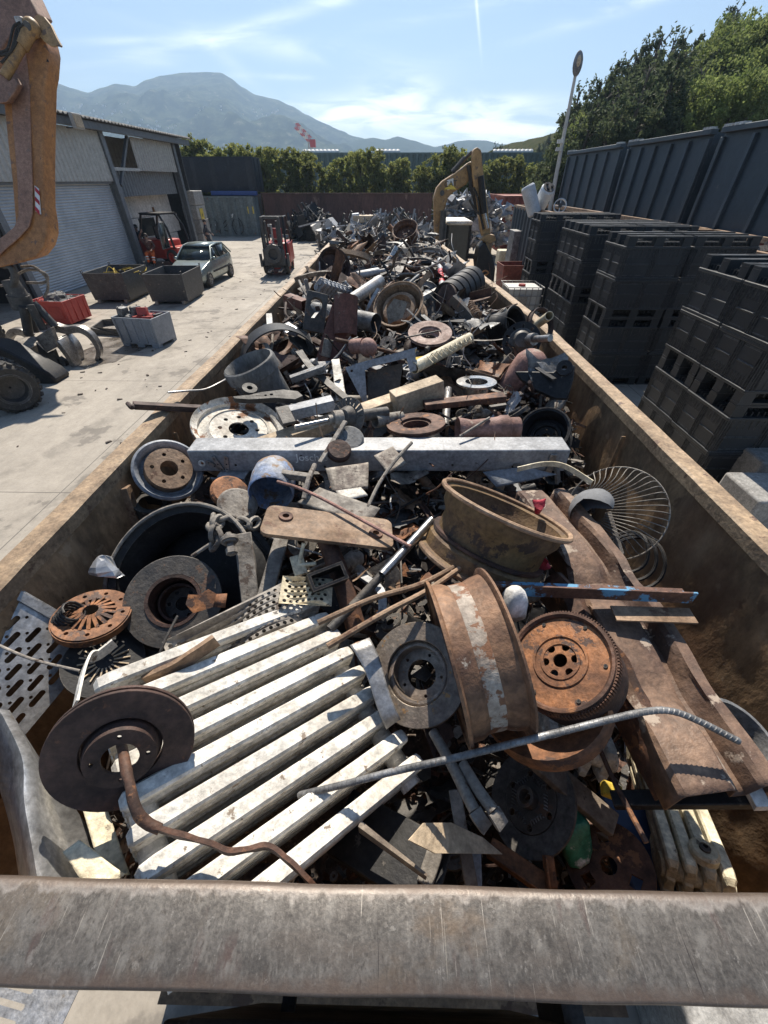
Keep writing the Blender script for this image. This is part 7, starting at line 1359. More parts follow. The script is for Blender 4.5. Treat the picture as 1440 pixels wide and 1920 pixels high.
# ---- left front corner
p0 = W(-22, 1216, -.13); Mx = TM(p0, vdir(p0, .05, .10, .99), cU, rad(-44)); t = T_('perforated_tread', 'slotted galvanised stair tread lying in left front corner', 'tread', p0, 'slotted galvanised tread'); kk = mpp(p0)
mb = MB(); w_, h_ = 300*kk, 215*kk; hs = []; r_ = 0; x = -w_/2+.03
while x < w_/2-.02:
    y = -h_/2+.045+(.033 if r_ % 2 else 0)
    while y < h_/2-.06: hs.append(rrect(.0165, .052, .008, 3, x, y)); hs.append(circ(.005, 6, x+.018, y+.033)) if y+.05 < h_/2 and x < w_/2-.05 else None; y += .070
    x += .034; r_ += 1
mb.prism([(-w_/2, -h_/2), (w_/2, -h_/2), (w_/2, h_/2-.03), (-w_/2, h_/2-.03)], 0, .003, [h for h in hs if max(q[1] for q in h) < h_/2-.035], Mx); mb.build('slotted_plate', m_galv, t, smooth=0)
mb = MB().box((0, h_/2-.015, .004), (w_, .03, .012), Mx).box((0, h_/2+.002, -.02), (w_, .004, .05), Mx); mb.build('folded_edge', m_galv, t, bev=.003)
rod([(-20, 1202, -.05), (60, 1236, -.06), (150, 1258, -.08)], .004, 'twisted_cable', m_dust, 'thin twisted cable lying over the slotted tread', 'cable', 'thin cable')
a = [(0, 1330, -.03), (42, 1420, -.02), (48, 1500, -.02), (62, 1580, -.025), (76, 1672, -.03)]; t = T_('aluminium_profile', 'bent aluminium trough with rolled edge at left front', 'trough', W(80, 1500, 0), 'bent aluminium trough'); L1 = spline(P3(a), 6); L2 = spline(P3([(45, 1400, -.12), (90, 1450, -.13), (140, 1520, -.14), (185, 1590, -.15), (225, 1672, -.16)]), 6); L0 = spline(P3([(-70, 1330, -.16), (-20, 1420, -.16), (10, 1500, -.18), (30, 1580, -.2), (44, 1672, -.2)]), 6); vs = []
for q in range(len(L1)): d = V((0, 0, .006*noise.noise(L1[q]*9))); vs += [L0[q], L1[q]+V((-.012, 0, -.01))+d, L1[q]+d, L1[q]+V((.012, 0, -.012))+d, L1[q].lerp(L2[q], .35)+V((0, 0, -.045)), L2[q]]
MB().add(vs, [[i*6+q, i*6+q+1, (i+1)*6+q+1, (i+1)*6+q] for i in range(len(L1)-1) for q in range(5)]).build('trough', m_alu, t, smooth=60, solid=.004)
sheet([(128, 1420, -.12), (165, 1420, -.13), (245, 1640, -.14), (190, 1640, -.13)], .012, 'painted_board', m_cream, 'cream chipped board strip beside the aluminium trough', 'board', 'cream board strip', jit=.004)
sheet([(118, 1600, -.05), (150, 1575, -.05), (240, 1640, -.08), (180, 1690, -.07)], .008, 'chipped_plate', m_cream, 'chipped cream plate corner by the near rail left', 'plate')
M, k, p = DM(172, 1150, -.16, -.30, .66, .68); R = 62*k; t = T_('clutch_plate', 'orange rusty clutch pressure plate with radial fingers', 'clutch plate', p, 'orange clutch plate'); mb = MB(); holedisc(mb, R, -.012, .0, R*.62, 9, R*.06, R*.82, M); mb.lathe([(R*.95, -.03), (R*1.04, -.03), (R*1.04, -.005), (R*.95, -.005)], 40, M); mb.build('cover', m_rusto, t, bev=.002); mb = MB()
for q in range(18): a = 2*PI*q/18; mb.bar(M @ V((R*.2*math.cos(a), R*.2*math.sin(a), .016)), M @ V((R*.64*math.cos(a), R*.64*math.sin(a), .0)), R*.10, .003)
mb.build('fingers', m_rusto, t)
M, k, p = DM(128, 1158, -.15, .3, .6, .7); hx = [M @ V((.034*math.cos(s_*.55), .034*math.sin(s_*.55), -.03+.0011*s_)) for s_ in range(64)]; H(MB().tube(hx, .005, 6), 'coil_spring', m_black, 'short black coil spring left of orange clutch plate', 'spring', 'black coil spring', smooth=60)
M, k, p = DM(196, 1240, -.25, -.1, .4, .9); R = 66*k; t = T_('spoked_disc', 'black plastic disc with pale radiating spokes below clutch plate', 'fan wheel', p, 'black disc with spokes'); MB().lathe([(.001, -.01), (R, -.01), (R, 0), (.001, 0)], 40, M, closed=False).build('disc', m_black, t); mb = MB()
for q in range(18): a = 2*PI*q/18; mb.bar(M @ V((R*.22*math.cos(a), R*.22*math.sin(a), .004)), M @ V((R*.62*math.cos(a), R*.62*math.sin(a), .004)), .004, .004)
mb.build('spokes', m_tan, t)
q = P3([(215, 1205, -.10), (185, 1228, -.10), (168, 1232, -.08), (155, 1262, -.06), (142, 1320, -.06)]); H(MB().tube(spline(q, 5), 1, flat=(.003, .017)), 'bent_strip', m_white, 'bent white sheet strip above the dark brake disc', 'strip', 'bent white strip', smooth=60)
p0 = W(440, 1185, -.08); hs = []; 
for r_ in range(7):
    for c_ in range(16): hs.append(circ(.0062, 8, -.165+.0215*c_+(.0107 if r_ % 2 else 0), -.058+.0186*r_))
mb = MB().prism([(-.18, -.07), (.19, -.07), (.19, .07), (-.18, .07)], 0, .002, hs, TM(p0, vdir(p0, -.1, .45, .88), cU, rad(24)))
for v in mb.v: v += V((0, 0, .03*math.sin((v-p0).dot(cR)*16)))
H(mb, 'perforated_sheet', m_dust, 'curled perforated sheet between drum and white radiator', 'perforated sheet', 'curled perforated sheet', smooth=0)
p0 = W(575, 1108, -.06); hs = [circ(.0062, 8, -.07+.0205*c_+(.01 if r_ % 2 else 0), -.035+.018*r_) for r_ in range(5) for c_ in range(7)]; mb = MB().prism([(-.085, -.05), (.085, -.05), (.085, .05), (-.085, .05)], 0, .002, hs, TM(p0, vdir(p0, .2, .5, .8), cU, -.3))
for v in mb.v: v += V((0, 0, .02*math.sin((v-p0).dot(cR)*30)))
H(mb, 'perforated_scrap', m_cream, 'small pale perforated scrap at the top radiator end', 'perforated sheet', 'pale perforated scrap', smooth=0)
beam((535, 985, -.06), (495, 1125, -.14), .055, .012, 'dusty_plank', m_dust, 'dusty flat plank standing right of the big drum', 'plank', 'dusty plank'); beam((455, 1000, -.03), (470, 1130, -.16), .06, .01, 'cut_band', m_dust, 'scuffed grey steel band against the side of the drum', 'band', 'scuffed steel band')
q = P3([(272, 1275, -.02), (330, 1250, -.01), (370, 1225, .0), (405, 1200, .0)]); H(MB().tube(spline(q, 5), 1, flat=(.006, .020)).jitter(.004, 20), 'twisted_flat', m_rustl, 'twisted flaking rusty flat bar in front of drum', 'bar', 'flaking flat bar', smooth=40)
rod([(285, 1260, -.05), (310, 1200, -.03), (333, 1155, -.02)], .004, 'plastic_strap', m_black, 'thin black strap curling at the drum front', 'strap')
p = W(610, 1090, -.08); H(MB().prism([(-.06, -.03), (.06, -.03), (.06, .03), (-.06, .03)], 0, .08, [[(-.05, -.02), (.05, -.02), (.05, .02), (-.05, .02)]], TM(p, vdir(p, .1, .2, .95))), 'box_section', m_black, 'short dark box section below the rounded plate', 'box section', 'dark box section'); p = W(560, 1060, -.06); t = T_('cream_switch', 'small cream metal bracket with two prongs under rounded plate', 'bracket', p, 'cream bracket'); MB().box((0, 0, 0), (.045, .07, .015), TM(p, vdir(p, 0, .2, 1))).build('body', m_cream, t, bev=.003); MB().cyl(p, p+vdir(p, .2, 1, .3)*.08, .007, 8).cyl(p, p+vdir(p, 1, .1, .3)*.06, .007, 8).build('prong', m_cream, t)
for (px, py, dz, s_, mm, lab) in ((430, 925, -.14, 34, m_rusto, 'orange edged rusty disc piece behind the big drum'), (445, 950, -.10, 36, m_dust, 'tan round plate against the back of the big drum'), (635, 848, -.01, 23, m_rustd, 'small dark round cap in front of white beam'), (655, 826, .0, 27, m_potg, 'grey half round slab lying on the white beam')):
    M, k, p = DM(px, py, dz, .1, .5, .8); H(MB().lathe([(.001, 0), (s_*k, 0), (s_*k, .02), (s_*k*.85, .03), (.001, .03)], 30, M, closed=False), 'round_plate', mm, lab, 'plate')
beam((648, 790, .08), (600, 868, -.02), .022, .014, 'flat_bar', m_dust, 'dusty flat bar leaning on the white beam front', 'bar', 'bar leaning on beam')
rod([(772, 830, .06), (740, 865, .03), (712, 905, .0), (690, 950, -.03)], .008, 'twisted_rod', m_dust, 'twisted dusty rod leaning over the white beam', 'rod', 'twisted dusty rod')
sheet([(700, 855, .02), (735, 838, .03), (760, 870, .0), (725, 890, -.01)], .006, 'stone_tile', m_debrisl, 'speckled tan tile fragment before the white beam', 'tile', 'tan tile fragment'); sheet([(612, 880, -.02), (690, 868, -.01), (690, 918, -.05), (625, 925, -.06)], .008, 'crusted_sheet', m_debrisl, 'square crusted tan sheet before the white beam', 'sheet', 'crusted tan sheet'); sheet([(625, 910, -.05), (655, 890, -.04), (690, 930, -.05), (640, 940, -.06)], .005, 'white_sheet', m_white, 'torn white painted sheet below the crusted tan sheet', 'sheet', 'torn white sheet')
beam((508, 886, .0), (580, 896, .01), .03, .03, 'square_bar', m_dust, 'short square bar laid over the blue bottle dome', 'bar'); rod([(590, 872, .02), (578, 900, .02), (570, 935, -.02)], .011, 'tie_rod', m_dust, 'dusty tie rod with ringed end by the blue dome', 'rod'); 
p = W(960, 1130, .0); mb = MB().sph(p, .045, 14, 10, sc=(.7, .9, 1.3)); mb.jitter(.02, 20, 5); H(mb, 'white_glove', m_rag, 'crumpled white work glove by the wheel rim', 'glove', 'white glove', smooth=60)
for (px, py, dz, lab) in ((1012, 950, .02, 'red cloth scrap hanging on the chassis beam top'), (1018, 1060, -.06, 'red cloth scrap tucked below the brown wheel bowl')):
    p = W(px, py, dz); mb = MB().sph(p, .03, 12, 8, sc=(.7, .5, 1.2)); mb.jitter(.025, 30, px); H(mb, 'red_rag', m_redrag, lab, 'rag', None, 'red cloth scraps', smooth=60)
p = W(200, 1062, -.14); mb = MB().sph(p, .045, 12, 8, sc=(1, .6, .5)); mb.jitter(.04, 22, 9); H(mb, 'foil_scrap', m_foil, 'crumpled silver foil beside the left container wall', 'foil', 'silver foil', smooth=0)
q = P3([(970, 880, .0), (1020, 870, .02), (1060, 875, .02), (1110, 905, .0)]); H(MB().tube(spline(q, 6), 1, flat=(.002, .012)), 'curled_strip', m_cream, 'curled cream strip before the white beam right end', 'strip'); sheet([(905, 885, -.08), (985, 875, -.07), (1045, 890, -.1), (930, 915, -.12)], .004, 'ribbed_sheet', m_bluest, 'dark blue grey sheet under the white beam right end', 'sheet', 'sheet under beam right')
# ================================================================ smaller scrap pieces, each a thing of its own
FN = {}
def lookup(c):
    best = sorted(HERO, key=lambda h: (h[1]-c).length)
    return best
USED = set()
def filler_label(desc, c, cat):
    for sp_, hp in lookup(c)[:40]:
        d = c-hp; opts = []
        if abs(d.x) > abs(d.y): opts = ['right of' if d.x > 0 else 'left of', 'behind' if d.y > 0 else 'in front of']
        else: opts = ['behind' if d.y > 0 else 'in front of', 'right of' if d.x > 0 else 'left of']
        for o in opts:
            s = f'{desc} {o} the {sp_}'
            if s not in USED and len(s.split()) <= 15: USED.add(s); return s
    s = f'{desc} in the heap, {len(USED)}'; USED.add(s); return s
PAL = [(m_steel, 'dark', 5), (m_rust, 'rusty', 5), (m_rustd, 'dark rusty', 3.5), (m_dust, 'dusty grey', 6), (m_grey, 'grey', 4), (m_black, 'black', 4), (m_rustl, 'light brown', 3.5), (m_whiteg, 'pale', 2.4), (m_rusto, 'orange', 1.0), (m_galv, 'bright', 2.0), (m_debrisl, 'tan crusted', 2.2)]
def pick(): return rnd.choices(PAL, [p[2] for p in PAL])[0]
def rdir(flat=.45): return V((rnd.gauss(0, 1), rnd.gauss(0, 1), rnd.gauss(0, flat))).normalized()
def sweep(prof, p, s, L, bend=.10, twist=.5, closed=True):      # a section run along a slightly bent, twisted line
    d = rdir(); e = d.orthogonal().normalized(); e = Quaternion(d, rnd.uniform(0, 6.3)) @ e; f = d.cross(e); b1, b2 = rnd.gauss(0, bend)*L, rnd.gauss(0, bend)*L; tw = rnd.gauss(0, twist); n = 9; vs = []; m = len(prof); kink = rnd.uniform(.2, .8); kk = rnd.gauss(0, bend*1.6)*L if rnd.random() < .5 else 0
    for i in range(n+1):
        u = i/n; c = p+d*L*(u-.5)+e*b1*(4*u*(1-u)-.5)+f*b2*(u-.5)**2*2+e*kk*max(0, u-kink); a = tw*u; x = e*math.cos(a)+f*math.sin(a); y = f*math.cos(a)-e*math.sin(a)
        for q in prof: vs.append(c+x*q[0]+y*q[1]+noise.noise_vector(c*9+V((q[0]*30, q[1]*30, 0)))*s*.012)
    fs = [[i*m+q, i*m+(q+1) % m, (i+1)*m+(q+1) % m, (i+1)*m+q] for i in range(n) for q in range(m)]; fs += [list(range(m))[::-1], [n*m+q for q in range(m)]]
    return MB().add(vs, fs)
def f_bar(p, s):
    w, h = s*rnd.uniform(.03, .075), max(.0025, s*rnd.uniform(.006, .02)); return sweep([(-w, -h), (w, -h), (w, h), (-w, h)], p, s, s*rnd.uniform(.9, 1.7)), 'flat bar', 'flat_bar', 'bar'
def f_angle(p, s):
    w = s*rnd.uniform(.10, .19); t = max(.004, w*.1); return sweep([(0, 0), (w, 0), (w, t), (t, t), (t, w), (0, w)], p, s, s*rnd.uniform(.8, 1.5), .05), 'angle iron', 'angle_iron', 'angle iron'
def f_chan(p, s):
    w = s*rnd.uniform(.14, .26); h = w*rnd.uniform(.4, .7); t = max(.004, w*.06); return sweep([(-w/2, 0), (w/2, 0), (w/2, h), (w/2-t, h), (w/2-t, t), (-w/2+t, t), (-w/2+t, h), (-w/2, h)], p, s, s*rnd.uniform(.7, 1.4), .06), 'channel', 'steel_channel', 'channel'
def f_wire(p, s):
    q = [p]; d = rdir(.5)
    for i in range(5): d = (d+rdir(.7)*.75).normalized(); q.append(q[-1]+d*s*rnd.uniform(.25, .5))
    c = sum(q, V((0, 0, 0)))/len(q); q = [v-c+p+V((0, 0, .03)) for v in q]; return MB().tube(spline(q, 5), rnd.uniform(.0018, .0045), 6), 'bent wire', 'bent_wire', 'wire'
def f_strip(p, s):
    q = [p]; d = rdir(.4)
    for i in range(4): d = (d+rdir(.8)*.6).normalized(); q.append(q[-1]+d*s*rnd.uniform(.22, .45))
    c = sum(q, V((0, 0, 0)))/len(q); q = [v-c+p for v in q]; return MB().tube(spline(q, 5), 1, flat=(s*rnd.uniform(.025, .06), .0016)), 'curled strip', 'curled_strip', 'strip'
def f_sheet(p, s):
    a = rdir(.4); b = a.orthogonal().normalized(); b = (Quaternion(a, rnd.gauss(0, .5)) @ V((-a.y, a.x, .1))).normalized(); n = 7; vs = []; sd = rnd.uniform(0, 90); w = s*rnd.uniform(.6, 1); h = s*rnd.uniform(.35, .7); fold = rnd.uniform(.2, .6)
    for i in range(n+1):
        for j in range(n+1): u, v_ = i/n-.5, j/n-.5; vs.append(p+a*w*u*(1+.25*noise.noise(V((v_*5, sd, 0))))+b*h*v_*(1+.3*noise.noise(V((u*5, sd, 4))))+V((0, 0, 1))*(abs(u-.1)*fold*s*.6)+noise.noise_vector(V((u*4, v_*4, sd)))*s*.09)
    mb = MB().add(vs, [[i*(n+1)+j, (i+1)*(n+1)+j, (i+1)*(n+1)+j+1, i*(n+1)+j+1] for i in range(n) for j in range(n)]); k = len(mb.v); mb.add([v+V((0, 0, -.004)) for v in vs], [[i*(n+1)+j, i*(n+1)+j+1, (i+1)*(n+1)+j+1, (i+1)*(n+1)+j] for i in range(n) for j in range(n)]); return mb, 'crumpled sheet', 'crumpled_sheet', 'sheet'
def f_pipe(p, s):
    d = rdir(); L = s*rnd.uniform(.7, 1.5); return MB().pipe(p-d*L/2, p+d*L/2, s*rnd.uniform(.05, .11), .004, 16), 'pipe', 'steel_pipe', 'pipe'
def f_rod(p, s):
    d = rdir(.5); e = rdir(.6); L = s*rnd.uniform(1, 1.8); return MB().tube(spline([p-d*L/2, p+e*L*.12, p+d*L/2+e*L*rnd.uniform(-.2, .2)], 5), s*rnd.uniform(.012, .03), 7), 'bent rod', 'bent_rod', 'rod'
def f_plate(p, s):
    k = rnd.randint(4, 6); r = [s*rnd.uniform(.32, .6) for _ in range(k)]; lp = [(r[i]*math.cos(2*PI*i/k+.3), r[i]*.7*math.sin(2*PI*i/k+.3)) for i in range(k)]; M = TM(p, V((rnd.gauss(0, .6), rnd.gauss(-.2, .6), 1)), spin=rnd.uniform(0, 6)); mb = MB().prism(lp, 0, .006, [circ(s*.05, 10, s*.08, 0)] if rnd.random() < .5 else [], M)
    return mb.jitter(s*.04, 3, rnd.random()*9), 'torn plate', 'torn_plate', 'plate'
def f_disc(p, s):
    R = s*rnd.uniform(.32, .46); M = TM(p, V((rnd.gauss(0, .5), rnd.gauss(-.1, .5), 1))); mb = MB().lathe([(R*.55, 0), (R, 0), (R, .02), (R*.55, .02)], 32, M); holedisc(mb, R*.52, .03, .036, R*.24, 5, R*.05, R*.38, M, 28); return mb.lathe([(R*.52, .036), (R*.57, .02), (R*.57, .0), (R*.5, .0)], 28, M), 'brake disc', 'brake_disc', 'brake disc'
def f_rim(p, s):
    R = s*rnd.uniform(.4, .5); M = TM(p, V((rnd.gauss(0, .7), rnd.gauss(-.2, .7), .8))); mb = MB().lathe(rimprof(R, R*.7, .006, .05), 36, M); return holedisc(mb, R*.85, R*.2, R*.23, R*.2, 5, R*.06, R*.4, M, 30), 'wheel rim', 'wheel_shell', 'wheel rim'
def f_spring(p, s):
    d = rdir(); M = TM(p, d); R = s*.13; return MB().tube([M @ V((R*math.cos(i*.6), R*math.sin(i*.6), s*(-.3+i*.0085))) for i in range(72)], s*.022, 6), 'coil spring', 'coil_spring', 'spring'
def f_damper(p, s):
    d = rdir(); L = s; return MB().cyl(p-d*L*.5, p+d*L*.1, s*.085, 14).cyl(p+d*L*.1, p+d*L*.5, s*.03, 10).lathe([(s*.03, -s*.03), (s*.075, -s*.03), (s*.075, s*.03), (s*.03, s*.03)], 14, TM(p+d*L*.54, d.orthogonal())), 'shock absorber', 'shock_absorber', 'shock absorber'
def f_brack(p, s):
    M = TM(p, V((rnd.gauss(0, .8), rnd.gauss(0, .8), 1)), spin=rnd.uniform(0, 6)); w = s*.3; mb = MB().prism([(-w, -w*.6), (w, -w*.6), (w, 0), (w*.3, w*.5), (w*.1, w), (-w*.5, w), (-w, w*.3)], 0, .01, [circ(w*.15, 12, -w*.5, .1*w), circ(w*.12, 10, w*.6, -w*.3)], M); return mb.box((0, -w*.6, w*.3), (w*2, .01, w*.6), M), 'bracket', 'steel_bracket', 'bracket'
def f_hub(p, s):
    M = TM(p, V((rnd.gauss(0, .8), rnd.gauss(-.2, .8), .8))); R = s*.28; return MB().lathe([(R*.25, 0), (R, 0), (R, R*.2), (R*.5, R*.25), (R*.45, R*.8), (R*.25, R*.8)], 26, M), 'hub casting', 'hub_casting', 'hub'
def f_cast(p, s):
    mb = MB().sph(V((0, 0, 0)), s*.22, 10, 7, sc=(1.2, .9, .7)); mb.jitter(s*.12, 5, rnd.random()*50); M = TM(p, rdir(2)); mb.v = [M @ v for v in mb.v]; d = rdir(); mb.cyl(p, p+d*s*.4, s*.08, 12).cyl(p, p-d.orthogonal()*s*.3, s*.1, 12); return mb, 'engine casting', 'engine_casting', 'casting'
def f_arm(p, s):
    d = rdir(); e = d.orthogonal(); L = s; q = spline([p-d*L*.5, p-d*L*.1+e*L*.12, p+d*L*.5], 5); return MB().tube(q, 1, flat=(s*.07, s*.03)).lathe([(s*.04, -s*.06), (s*.09, -s*.06), (s*.09, s*.06), (s*.04, s*.06)], 14, TM(q[0], e)).lathe([(s*.03, -s*.05), (s*.07, -s*.05), (s*.07, s*.05), (s*.03, s*.05)], 14, TM(q[-1], e)), 'linkage arm', 'steel_linkage', 'arm'
def f_muff(p, s):
    d = rdir(); L = s*.9; M = TM(p-d*L*.5, d); mb = MB().lathe([(.001, 0), (s*.16, s*.02), (s*.18, s*.06), (s*.18, L-s*.06), (s*.16, L-s*.02), (.001, L)], 22, M @ Matrix.Diagonal((1, .7, 1, 1)), closed=False); return mb.pipe(p+d*L*.5, p+d*L*.75, s*.06, .004).pipe(p-d*L*.7, p-d*L*.5, s*.06, .004), 'silencer box', 'exhaust_silencer', 'silencer'
def f_box(p, s):
    d = rdir(); w = s*rnd.uniform(.14, .26); L = s*rnd.uniform(.6, 1.2); return MB().prism([(-w/2, -w/2), (w/2, -w/2), (w/2, w/2), (-w/2, w/2)], 0, L, [[(-w/2+.005, -w/2+.005), (w/2-.005, -w/2+.005), (w/2-.005, w/2-.005), (-w/2+.005, w/2-.005)]], TM(p-d*L/2, d, rdir(1))), 'square tube', 'square_tube', 'tube'
KINDS = [(f_bar, 8), (f_wire, 7), (f_strip, 6), (f_sheet, 7), (f_angle, 5), (f_chan, 5), (f_pipe, 4.5), (f_rod, 7), (f_plate, 5), (f_disc, 3.6), (f_rim, 1.4), (f_spring, 2), (f_damper, 3), (f_brack, 5), (f_hub, 4), (f_cast, 4), (f_arm, 4), (f_muff, 1.6), (f_box, 4)]
SZ = ['small', 'mid sized', 'long']
def put_filler(x, y, lift, s, dark=False):
    fn = rnd.choices([k[0] for k in KINDS], [k[1] for k in KINDS])[0]; m, ad, _ = pick()
    if dark and ad in ('pale', 'bright', 'tan crusted', 'orange'): m, ad = m_steel, 'dark'
    p = V((x, y, heap(x, y)+lift)); mb, noun, nm, cat = fn(p, s)
    zs = max(v.z for v in mb.v)
    if p.x > 1.0: pass
    # keep every piece inside the container walls
    mnx = min(v.x for v in mb.v); mxx = max(v.x for v in mb.v); dx = max(0, XLw+.07-mnx)-max(0, mxx-(XR(y)-.07))
    mny = min(v.y for v in mb.v); mxy = max(v.y for v in mb.v); dy = max(0, .14-mny)-max(0, mxy-(YF-.06)); cap = RIM+(.05 if y < 1.4 else .45); dz = -max(0, zs-cap)
    for v in mb.v: v += V((dx, dy, dz))
    o = mb.build(nm, m, None, 35); sz = 'small' if s < .28 else 'large' if s > .5 else ''
    tag(o, filler_label(f'{sz} {ad} {noun}'.strip(), o.location, cat), cat, f'loose {noun}s in the scrap heap')
from mathutils.kdtree import KDTree
bpy.context.view_layer.update()
HP = []
for o in COL.objects:
    if o.type != 'MESH' or o.get('kind'): continue
    t = o
    while t.parent: t = t.parent
    if not any((t.location-h[1]).length < 1e-4 for h in HERO): continue
    w = o.matrix_world; vs = o.data.vertices; st = max(1, len(vs)//400)
    HP += [w @ v.co for v in list(vs)[::st]]
KD = KDTree(len(HP))
for i, p in enumerate(HP): KD.insert(p, i)
KD.balance()
OPEN = [(DM(334, 1086, -.15, 0, 0, 1)[2], .27), (DM(345, 1090, -.3, 0, 0, 1)[2], .25), (DM(462, 676, .05, 0, 0, 1)[2], .16), (DM(300, 1480, -.1, 0, 0, 1)[2], .2), (DM(450, 1380, -.12, 0, 0, 1)[2], .22), (DM(600, 1330, -.15, 0, 0, 1)[2], .2), (DM(948, 980, .0, 0, 0, 1)[2], .26), (DM(1020, 806, -.15, 0, 0, 1)[2], .15), (DM(747, 572, .1, 0, 0, 1)[2], .22), (DM(330, 1060, -.2, 0, 0, 1)[2], .25), (DM(70, 1520, -.1, 0, 0, 1)[2], .2), (DM(60, 1250, -.1, 0, 0, 1)[2], .22), (DM(995, 1500, -.4, 0, 0, 1)[2], .1), (DM(180, 1180, -.15, 0, 0, 1)[2], .12), (DM(1150, 960, -.1, 0, 0, 1)[2], .2)]
def free(x, y):
    p = V((x, y, heap(x, y)+.05))
    if KD.find(p)[2] < .075 or KD.find(p+V((0, 0, .06)))[2] < .06: return False
    return not any((V((x, y))-c.xy).length < r for c, r in OPEN)
# strata along the container so the pieces show evenly in the picture
n = 0
def scatter(y0, y1, count, s0, s1, lift=(.0, .08)):
    global n
    for i in range(count):
        y = y0+(y1-y0)*((i+rnd.random())/count); x = rnd.uniform(XLw+.2, XR(y)-.2); ok = free(x, y)
        for _ in range(12):
            if ok: break
            y = y0+(y1-y0)*rnd.random(); x = rnd.uniform(XLw+.2, XR(y)-.2); ok = free(x, y)
        put_filler(x, y, rnd.uniform(*lift) if ok else -.12, rnd.uniform(s0, s1), y < .6)
scatter(.24, .75, 44, .10, .26); scatter(.75, 1.6, 150, .10, .28, (0, .10)); scatter(1.6, 2.4, 130, .12, .32, (0, .1)); scatter(2.4, 3.6, 120, .14, .40, (0, .12)); scatter(3.6, 5.4, 120, .18, .48, (.0, .16)); scatter(5.4, 7.6, 110, .17, .42, (.0, .18)); scatter(7.6, 9.9, 100, .2, .48, (.0, .22))
KINDS = [(f_wire, 6), (f_strip, 5), (f_rod, 5), (f_sheet, 3), (f_bar, 4)]
scatter(.3, .8, 14, .12, .24, (.0, .06)); scatter(.8, 2.4, 80, .14, .34, (.02, .13)); scatter(2.4, 5.2, 90, .2, .5, (.03, .2)); scatter(5.2, 9.8, 80, .22, .5, (.05, .24))
# uncountable small bits lying between the pieces
def bits(count, m, seed, s0, s1, label):
    r = random.Random(seed); mb = MB()
    for i in range(count):
        y = .2+9.7*r.random()**1.25; x = r.uniform(XLw+.09, XR(y)-.09); s = r.uniform(s0, s1)*(1+y*.13)
        if any((V((x, y))-c.xy).length < q*.8 for c, q in OPEN): continue
        p = V((x, y, heap(x, y)-.035+r.uniform(0, .085))); k = r.random(); nrm = V((r.gauss(0, .7), r.gauss(0, .7), 1)); M = TM(p, nrm, spin=r.uniform(0, 6.3))
        if k < .45: mb.box((0, 0, 0), (s*r.uniform(.8, 2.4), s*r.uniform(.12, .3), s*.12), M)
        elif k < .75: mb.prism([(-s*.5, -s*.3), (s*.4, -s*.4), (s*.6, s*.1), (s*.1, s*.5), (-s*.5, s*.3)], 0, s*.06, M=M)
        elif k < .9: d = M.to_3x3() @ V((1, 0, .2)); mb.cyl(p-d*s*.6, p+d*s*.6, s*.13, 7)
        else: mb.lathe([(s*.15, 0), (s*.4, 0), (s*.4, s*.15), (s*.15, s*.15)], 10, M)
    o = mb.build('scrap_bits', m, None, smooth=0); o['kind'] = 'stuff'; o['label'] = label
bits(5200, m_steel, 3, .02, .07, 'countless small dark metal bits between the scrap pieces'); bits(3800, m_rust, 5, .02, .06, 'countless small rusty bits between the scrap pieces'); bits(3600, m_dust, 8, .015, .055, 'countless small dusty bits between the scrap pieces'); bits(1300, m_whiteg, 12, .015, .045, 'countless small pale flakes between the scrap pieces'); bits(1600, m_black, 17, .03, .08, 'countless small black bits between the scrap pieces')
# ================================================================ white goods and pale scrap heap beyond the container
def appliance(px, py, Y, w, d, h, rz, m, label, nm, cat, tilt=0):
    p = atY(px, py, Y); z = max(h*.5 if tilt == 0 else .3, p.z); M = TM((p.x, Y, z)) @ RZ(rz) @ RX(tilt); t = thing(nm, label, cat, (p.x, Y, z), 'discarded appliances beyond the container')
    MB().box((0, 0, 0), (w, d, h), M).build('body', m, t, bev=.03); MB().lathe([(w*.22, 0), (w*.3, 0), (w*.3, .03), (w*.22, .03)], 20, M @ TM((0, -d/2, 0), (0, -1, 0))).build('door_ring', m_grey, t); MB().box((0, -d/2-.01, h*.4), (w*.9, .02, h*.12), M).build('panel', m_black, t)
appliance(597, 431, 35, .8, .7, .9, .3, m_white, 'white appliance on its back, near the left of pale heap', 'washing_machine', 'appliance', .5); appliance(622, 428, 33.5, 1.0, .8, .9, -.2, m_whiteg, 'grey white appliance half buried left of heap middle', 'washing_machine', 'appliance', .8); appliance(667, 424, 31, .7, .6, 1.3, .1, m_boiler, 'tall pale blue fridge upright in the pale heap', 'fridge', 'appliance', .1); appliance(690, 428, 31, 1.3, .6, .7, .2, plain('blue_appliance', (.06, .12, .2), .5), 'dark blue cabinet on the pale heap', 'cabinet', 'cabinet', .2); appliance(608, 437, 33, .9, .9, .5, .5, m_wtank, 'low white tub lying at the pale heap front', 'plastic_tub', 'tub', .2)
p = atY(684, 410, 31); tag(MB().box((p.x, 31, p.z), (1.4, .9, .35)).build('pallet_box', m_tan, None, bev=.03), 'tan tray resting on top of the pale heap', 'tray')
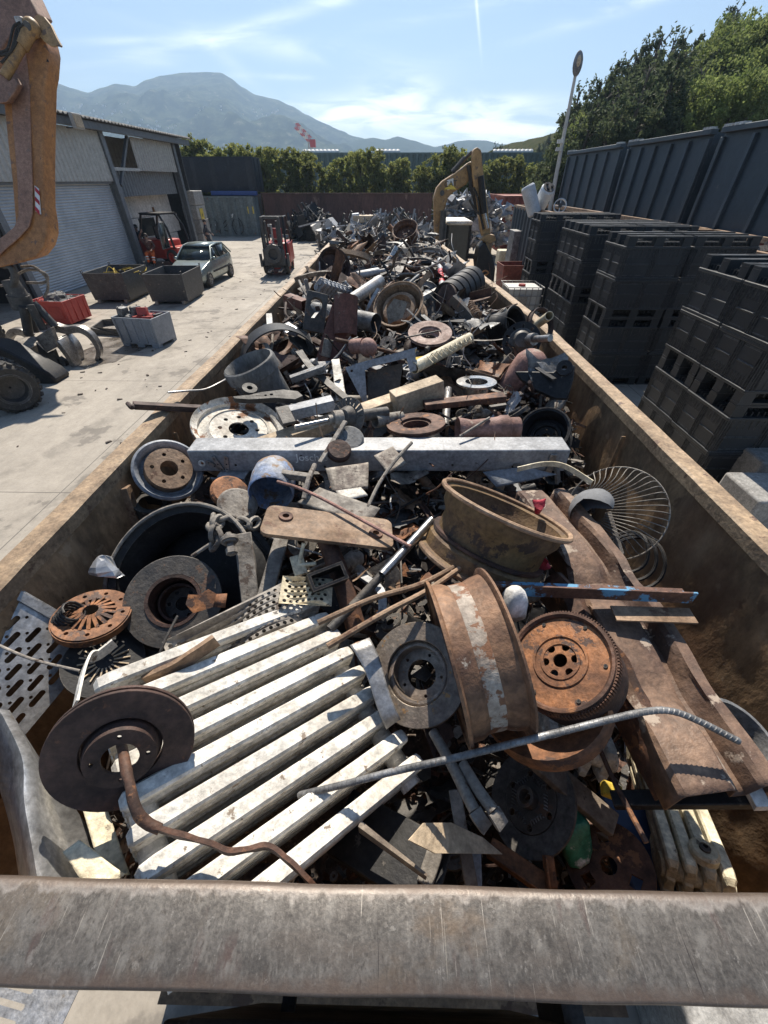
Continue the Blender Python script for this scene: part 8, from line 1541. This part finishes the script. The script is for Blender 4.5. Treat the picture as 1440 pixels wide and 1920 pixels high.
def heapstuff(name, label, x0, x1, y0, y1, hh, cnt, m, seed, s0, s1):
    r = random.Random(seed); mb = MB()
    for i in range(cnt):
        x = r.uniform(x0, x1); y = r.uniform(y0, y1); u = (x-x0)/(x1-x0); z = r.uniform(.05, hh)*math.sin(PI*min(1, max(.12, u)))**.6; s = r.uniform(s0, s1); M = TM((x, y, z), V((r.gauss(0, 1), r.gauss(0, 1), r.gauss(0, 1))), spin=r.uniform(0, 6)); k = r.random()
        if k < .4: mb.box((0, 0, 0), (s*2.6, s*.16, s*.1), M)
        elif k < .6: mb.cyl(M @ V((-s, 0, 0)), M @ V((s, 0, 0)), s*.1, 7)
        elif k < .85: mb.prism([(-s*.6, -s*.4), (s*.5, -s*.5), (s*.7, .2*s), (0, s*.6)], 0, .02, M=M)
        else: mb.box((0, 0, 0), (s*.9, s*.7, s*.6), M)
    o = mb.build(name, m, None, smooth=0); o['kind'] = 'stuff'; o['label'] = label
xa = atY(575, 430, 32).x; xb = atY(850, 430, 32).x
heapstuff('pale_scrap_heap', 'loose heap of pale metal scrap beyond the container end', xa+1, xb, 29, 35, 1.9, 420, m_whiteg, 4, .2, .7); heapstuff('grey_scrap_heap', 'loose heap of grey metal scrap beyond the container end', xa+1, xb, 29, 35, 1.9, 380, m_steel, 6, .2, .8); heapstuff('brown_scrap_heap', 'loose heap of brown scrap just past the container', atY(640, 430, 20).x, atY(770, 430, 20).x, 16, 26, 1.4, 260, m_rust, 9, .2, .8)
heapstuff('dark_scrap_heap', 'dark scrap heap against the rusty skip', atY(543, 430, 37).x, atY(625, 430, 37).x, 36.5, 39.5, 1.9, 260, m_black, 14, .25, .9)
for i, (px, py, px2, py2) in enumerate(((560, 425, 612, 412), (600, 408, 616, 398), (742, 400, 762, 432), (700, 402, 722, 425), (728, 430, 735, 402))):
    A, B = atY(px, py, 30.5), atY(px2, py2, 30.2); tag(MB().bar(A, B, .1, .08).build('long_profile', [m_whiteg, m_grey, m_rust, m_dust, m_steel][i], None), ['pale long profile sticking left from the heap', 'thin grey profile standing at the heap left', 'rusty profile slanting right of the fridge', 'dusty profile leaning near heap middle', 'dark upright profile at heap middle'][i], 'profile', 'long profiles on the far heap')

# small litter on the yard, too small and many to count
lt_ = MB(); r = random.Random(77)
for i in range(260):
    x = r.uniform(-11, -1.6); y = r.uniform(5, 30); s = r.uniform(.01, .05); lt_.box((0, 0, 0), (s*r.uniform(1, 3), s, s*.4), TM((x, y, s*.2+.002), (r.gauss(0, .1), r.gauss(0, .1), 1), spin=r.uniform(0, 6)))
o = lt_.build('yard_litter', m_debris, None, smooth=0); o['kind'] = 'stuff'; o['label'] = 'tiny crumbs of litter scattered over the yard concrete'
